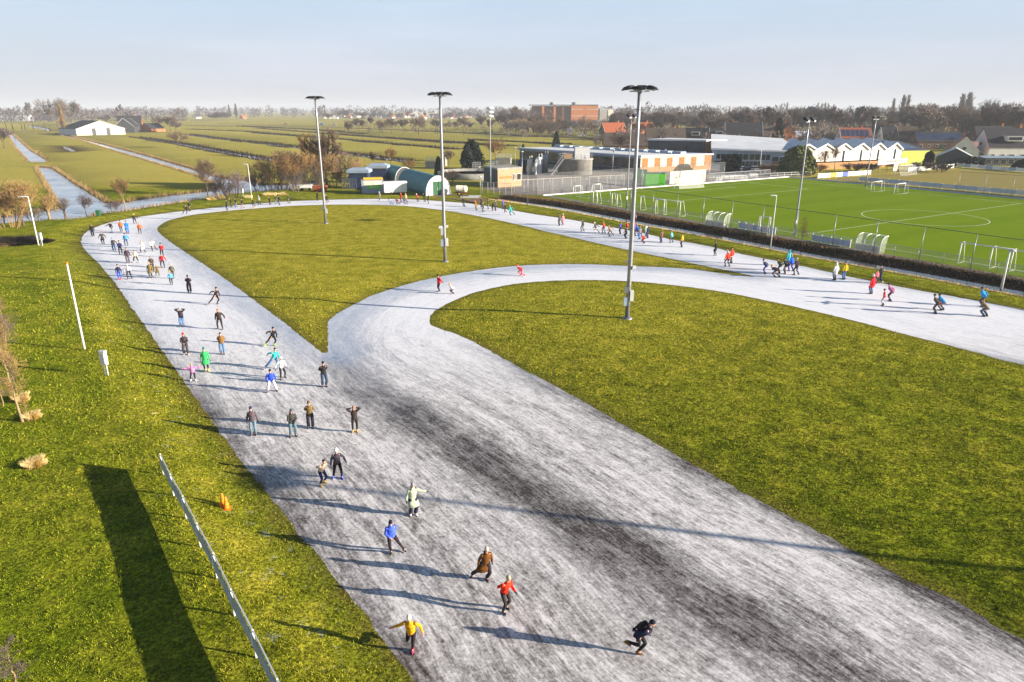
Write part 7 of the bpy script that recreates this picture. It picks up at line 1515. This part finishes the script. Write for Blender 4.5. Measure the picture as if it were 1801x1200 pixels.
for k, (px, py, w_) in enumerate(((1352, 303, 1.2), (1362, 305, 1.0), (1413, 305, 1.6), (1437, 304, 1.0), (1500, 302, 1.2), (1530, 303, 1.2), (1622, 300, 1.2), (1655, 303, 1.4))): tpx(px, py, py-16, 'shrub', ['tan reeds bush left of the ivy hedge', 'tan bush against the ivy hedge', 'tan bush below the ivy hedge on the right', 'rusty bush at the foot of the brick base', 'brown bush below the third gable', 'brown bush below the fifth gable', 'brown bush below the lime green wall', 'reddish bush right of the lime green hall'][k], twig='twig3' if k < 4 else 'twig4', seed=52+k % 3, tw=.10, base_h=4, wide=w_*1.6, name='bare_shrub', cat='bush', fuzz=1.5)
# near left: thin birch, shrubs, brush pile
g = G(40, 742); tree(g, 'birch', 6.4, 'thin golden birch leaning left on the lawn at the left edge', seed=60, bark='lbark', twig='twig3', tw=.016, base_h=6, rz=R(20), fuzz=1.5, name='young_birch').rotation_euler = (R(-3), R(-3), R(20))
tree(G(50, 737), 'birch', 2.0, 'sprouting stems at the foot of the golden birch', seed=61, bark='lbark', twig='twig3', tw=.010, base_h=2, name='bare_shrub', cat='bush', wide=.6)
tree(G(30, 690), 'birch', 2.6, 'reddish twiggy shrub just behind the golden birch', seed=62, bark='lbark', twig='twig4', tw=.012, base_h=2, name='bare_shrub', cat='bush', wide=.7)
tree(G(6, 640), 'broad', 3.6, 'twiggy reddish tree cut by the left edge', seed=63, bark='lbark', twig='twig4', tw=.013, base_h=4, fuzz=.6)
tree(G(30, 1215), 'birch', 1.9, 'bare red stemmed shrub in the lower left corner', seed=64, bark='lbark', twig='twig4', tw=.010, base_h=2, name='bare_shrub', cat='bush', wide=1.5)
tree(G(4, 560), 'birch', 3.0, 'sparse tan sapling at the very left edge above the red shrub', seed=65, bark='lbark', twig='twig3', tw=.012, base_h=3, name='bare_shrub', cat='bush', fuzz=.6)
for k, (px, py, h_, l) in enumerate(((10, 600, 3.4, 'rusty twiggy sapling at the left edge, farthest of the row'), (14, 660, 3.0, 'rusty twiggy sapling at the left edge, middle of the row'), (6, 715, 2.6, 'rusty twiggy sapling at the left edge, nearest of the row'))):
    tree(G(px, py), 'birch', h_, l, seed=66+k, bark='lbark', twig=['twig', 'twig3', 'twig4'][k], tw=.013, base_h=3, name='bare_shrub', cat='bush', wide=1.3, fuzz=1.5)
g = G(25, 428); r__ = np.random.default_rng(4); n_ = 9000; a = r__.uniform(0, 6.28, n_); d_ = np.sqrt(r__.random(n_)); q = np.c_[np.cos(a)*d_*4.6, np.sin(a)*d_*2.4, np.zeros(n_)]
hh = .9*np.clip(1-d_**2, .08, 1)
q[:, 2] = hh*r__.uniform(0, .9, n_)
t = empty('brush_pile', g, R(10), 'low pile of dark brush and dead reed at the canal on the left', 'brush pile')
o = blades('dark_brush', q, r__.uniform(.1, .35, n_), r__.uniform(.03, .12, n_), 2.5, M['brush'], None, None, None, 4, parent=t)
n_ = 3500; a = r__.uniform(0, 6.28, n_); d_ = np.sqrt(r__.random(n_)); q = np.c_[np.cos(a)*d_*2.0-1.2, np.sin(a)*d_*.9-1.9, np.zeros(n_)]; q[:, 2] = .35*np.clip(1-d_**2, .1, 1)*r__.uniform(0, .8, n_)
o = blades('dead_reed', q, r__.uniform(.1, .3, n_), r__.uniform(.03, .08, n_), 2.5, M['reedm'], None, None, None, 6, parent=t)
# evergreens: needle or leaf clumps through a cone or dome
def ever(px, py, top, wpx, label, shape='cone', m='needle', seed=1, cat='tree', name='evergreen_tree', leaf=.5, n=2600, trunk=True):
    g = G(px, py); H = ztop(g.x, g.y, top)-g.z; Rm = wpx*mpp(g.x, g.y)/2; r = np.random.default_rng(seed); t = empty(name, g, 0, label, cat)
    f = r.random(n)**.8; ang = r.uniform(0, 6.28, n)
    if shape == 'cone': lay = (np.sin(f*H*5.0/max(1, H*.16))*.16+.84); rad = Rm*(1-f)**.85*lay+.1; z = H*(.06+.92*f)
    else:
        z = H*f; lob = 1+.22*np.sin(ang*3+seed)+.16*np.sin(ang*5+f*7); rad = Rm*np.sqrt(np.clip(1-(f*1.02-.25)**2/.6, .02, 1))*lob
    rr = rad*np.sqrt(r.uniform(.35, 1.05, n)); q = np.c_[np.cos(ang)*rr, np.sin(ang)*rr, z]
    nn = r.normal(size=(n, 3)); nn /= np.linalg.norm(nn, axis=1)[:, None]; u = np.cross(nn, r.normal(size=(n, 3))); u /= np.linalg.norm(u, axis=1)[:, None]; w_ = np.cross(nn, u); s = (leaf*r.uniform(.5, 1.3, n))[:, None]
    vs_ = np.stack([q-u*s, q+w_*s*.6, q+u*s, q-w_*s*.6], 1).reshape(-1, 3); mb = MB(); mb.v = vs_.tolist(); mb.f = [(4*k, 4*k+1, 4*k+2, 4*k+3) for k in range(n)]; mb.mi = [0]*n; mb.sm = [False]*n; mb.build('crown', M[m], t)
    if trunk: MB().tube([(0, 0, -.1), (0, 0, H*.85)], [H*.025, H*.006], 7).build('trunk', M['bark'], t)
ever(829, 297, 248, 34, 'dark round topped conifer left of the stacked lamp mast', 'dome', 'needle', 2, leaf=.55); ever(772, 312, 277, 16, 'narrow dark conifer beside the near lawn mast', 'cone', 'needle', 3, leaf=.45)
ever(978, 262, 233, 17, 'small dark conifer behind the long hall roof', 'cone', 'needle', 4, leaf=.6); ever(920, 262, 254, 6, 'tiny conifer at the end of the long hall', 'cone', 'needle', 5, leaf=.35, n=700)
ever(1188, 284, 246, 8, 'slim dark cypress before the upper block', 'cone', 'needle', 6, leaf=.5); ever(1194, 284, 250, 6, 'lighter slim cypress right of the dark one', 'cone', 'ivy', 7, leaf=.5, n=1400)
ever(1366, 258, 209, 26, 'dark fir between the two brick houses', 'cone', 'needle', 8, leaf=1.0); ever(1512, 224, 190, 30, 'large blue green cedar above the terrace roofs', 'cone', 'bneedle', 9, leaf=2.2)
ever(1424, 222, 190, 34, 'broad dark pine crown on the wood edge', 'dome', 'needle', 10, leaf=2.0); ever(1741, 218, 183, 18, 'dark spruce rising from the right wood', 'cone', 'bneedle', 11, leaf=2.0); ever(1315, 240, 206, 10, 'slim dark spruce behind the tall brick gable', 'cone', 'needle', 12, leaf=1.0)
ever(1265, 232, 203, 16, 'dim grey spruce in the wood behind the maroon roof', 'cone', 'bneedle', 14, leaf=1.6); ever(1127, 240, 214, 14, 'dark evergreen behind the tallest mast', 'dome', 'needle', 15, leaf=1.2)
ever(1402, 308, 258, 52, 'big ivy green hedge tree before the white gables', 'dome', 'ivy', 13, leaf=.5, n=6000, name='ivy_tree'); ever(1278, 302, 273, 22, 'left black green shrub before the glazed hall', 'dome', 'needle', 16, leaf=.45, name='evergreen_shrub', cat='bush'); ever(1291, 302, 272, 20, 'right black green shrub before the glazed hall', 'dome', 'needle', 17, leaf=.45, name='evergreen_shrub', cat='bush')
ever(1632, 294, 268, 14, 'dark hedge right of the lime green hall', 'dome', 'needle', 18, leaf=.5, name='evergreen_shrub', cat='bush'); ever(1705, 292, 278, 46, 'dark garden hedge left of the conservatory', 'dome', 'needle', 19, leaf=.6, name='evergreen_shrub', cat='bush'); ever(136, 234, 221, 12, 'ivy grown bush at the barn corner', 'dome', 'ivy', 20, leaf=1.0, n=900, name='evergreen_shrub', cat='bush')
ever(1800, 300, 283, 30, 'dark hedge at the right edge behind the boards', 'dome', 'needle', 21, leaf=.6, name='evergreen_shrub', cat='bush')
# trees round the farm
tpx(104, 232, 174, 'broad', 'big grey crowned tree left of the barn, first of the pair', twig='twig2', seed=70, tw=.22, base_h=26, wide=.95, fuzz=2); tpx(128, 228, 172, 'broad', 'big grey crowned tree above the barn roof', twig='twig2', seed=71, tw=.22, base_h=26, wide=.95, fuzz=2)
tpx(114, 238, 183, 'poplar', 'golden bare poplar in front of the grey crowns', twig='twig3', seed=72, tw=.16, base_h=22, wide=1.3); tpx(54, 216, 180, 'tall', 'slender grey tree standing apart at the far left', twig='twig2', seed=73, tw=.5, base_h=24)
for k, (px, py, top, l) in enumerate(((188, 222, 201, 'mauve tree between barn and farmhouse'), (300, 232, 203, 'leafless tree right of the brick annex'), (310, 233, 210, 'reddish bush right of the brick annex'), (280, 226, 205, 'leafless tree behind the brick annex'), (8, 262, 222, 'dark bush at the left edge by the narrow canal'))): tpx(px, py, top, 'broad', l, twig='twig4' if k % 2 == 0 else 'twig', seed=74+k % 3, tw=.25, base_h=14, wide=1.3, fuzz=1.6)
for k, px in enumerate((13, 24, 40, 46, 60, 82)): tpx(px, 233+k % 2, 214, 'poplar', 'slim pleached tree in the row before the field barns', twig='twig', seed=77, tw=.18, base_h=10, wide=.6, group='pleached trees before the field barns', name='pleached_tree')
tpx(405, 211, 184, 'poplar', 'left tall poplar of the far twin pair', twig='twig2', seed=72, tw=.2, base_h=22, wide=1.1); tpx(417, 211, 182, 'poplar', 'right tall poplar of the far twin pair', twig='twig2', seed=72, tw=.2, base_h=22, wide=1.5)
rt_ = random.Random(21)
def row(n, x0, x1, y0, y1, top0, top1, kinds, label, group, twigs, tw, base_h, seeds, wide=(.9, 1.3), ypow=1.0, name='bare_tree'):
    for k in range(n):
        f = (k+rt_.uniform(.1, .9))/n; px = x0+(x1-x0)*f; py = (y0+(y1-y0)*rt_.random()**ypow); top = top0+(top1-top0)*rt_.random()
        if callable(label): l = label(k)
        else: l = label
        tpx(px, py, top, rt_.choice(kinds), l, twig=rt_.choice(twigs), seed=rt_.choice(seeds), tw=tw, base_h=base_h, wide=rt_.uniform(*wide), group=group, fuzz=1.6, name=name)
row(14, 372, 402, 211, 213, 197, 202, ['broad'], 'dark rounded tree in the clump left of the twin poplars', 'clump left of the twin poplars', ['twig4'], .5, 16, [80, 81])
row(18, 610, 905, 229, 240, 203, 214, ['broad', 'broad', 'tall'], 'leafless roadside tree along the polder road', 'roadside trees on the polder', ['twig', 'twig4', 'twig2'], .22, 13, [80, 81, 82])
row(16, 905, 1075, 226, 243, 205, 216, ['broad', 'shrub'], 'leafless tree on the green before the brick block', 'trees before the brick block', ['twig', 'twig2', 'twig3'], .2, 13, [83, 84, 82], (1.1, 1.6))
row(22, 560, 890, 209, 213, 193, 202, ['broad', 'tall'], 'grey tree among the far village houses', 'trees of the far village', ['twig4', 'twig2'], .5, 18, [80, 81, 83])
row(16, 875, 962, 214, 236, 186, 200, ['broad', 'tall'], 'tall leafless tree left of the brick block', 'trees left of the brick block', ['twig', 'twig4', 'twig2'], .35, 18, [84, 85, 82])
row(34, 1070, 1300, 225, 246, 190, 207, ['broad', 'tall', 'tall'], 'leafless tree in the wood left of the fir', 'wood behind the brown roofs', ['twig4', 'twig2', 'twig4', 'twig'], .24, 16, [80, 82, 84, 85], (1.1, 1.5))
row(50, 1290, 1660, 226, 250, 186, 206, ['broad', 'tall', 'tall'], 'leafless tree in the wood behind the terrace', 'wood behind the terrace', ['twig4', 'twig2', 'twig4', 'twig'], .24, 16, [81, 82, 83, 85], (1.0, 1.4))
row(34, 1600, 1830, 222, 264, 180, 206, ['tall', 'tall', 'broad'], 'leafless tree in the tall wood at the right', 'tall wood at the right', ['twig4', 'twig2', 'twig', 'twig2'], .20, 16, [82, 83, 84, 85], (1.0, 1.4))
for k, (px, top, w_, l) in enumerate(((1565, 172, 1.0, 'slim poplar, left of the pair above the terrace'), (1581, 166, 1.4, 'tall dense poplar above the sawtooth hall'), (1590, 166, 1.2, 'tall poplar touching the dense one'), (1636, 181, 1.0, 'short slim poplar left of the right wood'), (1684, 164, 1.5, 'left tall poplar of the group above the white cottage'), (1695, 162, 1.7, 'right tall poplar of the group above the white cottage'), (1435, 180, 1.0, 'slim far poplar at the left of the row of poplars'), (1442, 181, .9, 'second far poplar in the row of poplars'), (1448, 180, .9, 'third far poplar in the row of poplars'), (1453, 181, .9, 'fourth far poplar in the row of poplars'), (1381, 180, 1.0, 'lone far poplar above the roofs'), (1281, 186, .9, 'lone faint poplar above the left wood'))):
    tpx(px, 226 if k < 6 else 214, top, 'poplar', l, twig='twig2' if k > 5 else 'twig', seed=72+k % 2, tw=.15, base_h=22, wide=w_*1.2, name='bare_poplar')
tpx(1727, 236, 172, 'broad', 'pale airy tree crown rising above the right wood', twig='twig2', seed=86, tw=.16, base_h=18, wide=1.0)

# far woods that read as one mass: crowns of many small slips spread over a deep belt
def woodland(name, label, spans, seed, m):
    r = np.random.default_rng(seed); out, hs, ws = [], [], []
    for x0, x1, d0, d1, n, h0, h1 in spans:
        for k in range(n):
            d = r.uniform(d0, d1); x = r.uniform((x0-900)/FOC, (x1-900)/FOC)*d; H = r.uniform(h0, h1)*(1.0 if r.random() < .9 else 1.25); Rr = H*r.uniform(.28, .5); q = 46
            a = r.uniform(0, 6.28, q); f = r.random(q); rad = Rr*np.sqrt(np.clip(1-(f-.45)**2/.32, .02, 1))*np.sqrt(r.random(q))
            out.append(np.c_[x+np.cos(a)*rad, d+np.sin(a)*rad, H*(.05+.8*f)]); hs.append(H*r.uniform(.08, .22, q)); ws.append(H*r.uniform(.05, .14, q))
    return blades(name, np.concatenate(out), np.concatenate(hs), np.concatenate(ws), .8, m, label, 'woodland', 'stuff', seed)
woodland('far_woodland', 'hazy far woods along the horizon', [(-120, 360, 900, 1500, 170, 14, 20), (150, 620, 1500, 2600, 150, 16, 24), (-200, 1000, 2600, 4500, 330, 18, 30), (560, 930, 1300, 2200, 130, 15, 23), (1050, 1950, 900, 1800, 330, 17, 24), (1000, 2000, 2000, 4200, 240, 20, 32)], 31, M['farwood'])
woodland('wood_undergrowth', 'brown undergrowth filling the woods behind the houses', [(1060, 1900, 330, 1000, 900, 5, 9), (880, 1080, 420, 800, 90, 4, 8), (590, 900, 520, 900, 70, 3, 6)], 33, M['twig4'])
# ------------------------------------------------------------------ air
mb = MB(); zb, zt = -3.0, 75.0; mb.prism([(-9000, -80), (9000, -80), (9000, 9000), (-9000, 9000)], zb, zt)
hm = bpy.data.materials.new('haze_air'); hm.use_nodes = True; nt = hm.node_tree; nt.nodes.remove(nt.nodes['Principled BSDF']); pv = nt.nodes.new('ShaderNodeVolumePrincipled'); pv.inputs['Color'].default_value = (.80, .86, .95, 1); pv.inputs['Density'].default_value = HAZE = .00023; pv.inputs['Anisotropy'].default_value = .0
nt.links.new(pv.outputs['Volume'], nt.nodes['Material Output'].inputs['Volume']); o = mb.build('haze', hm); o['kind'] = 'stuff'
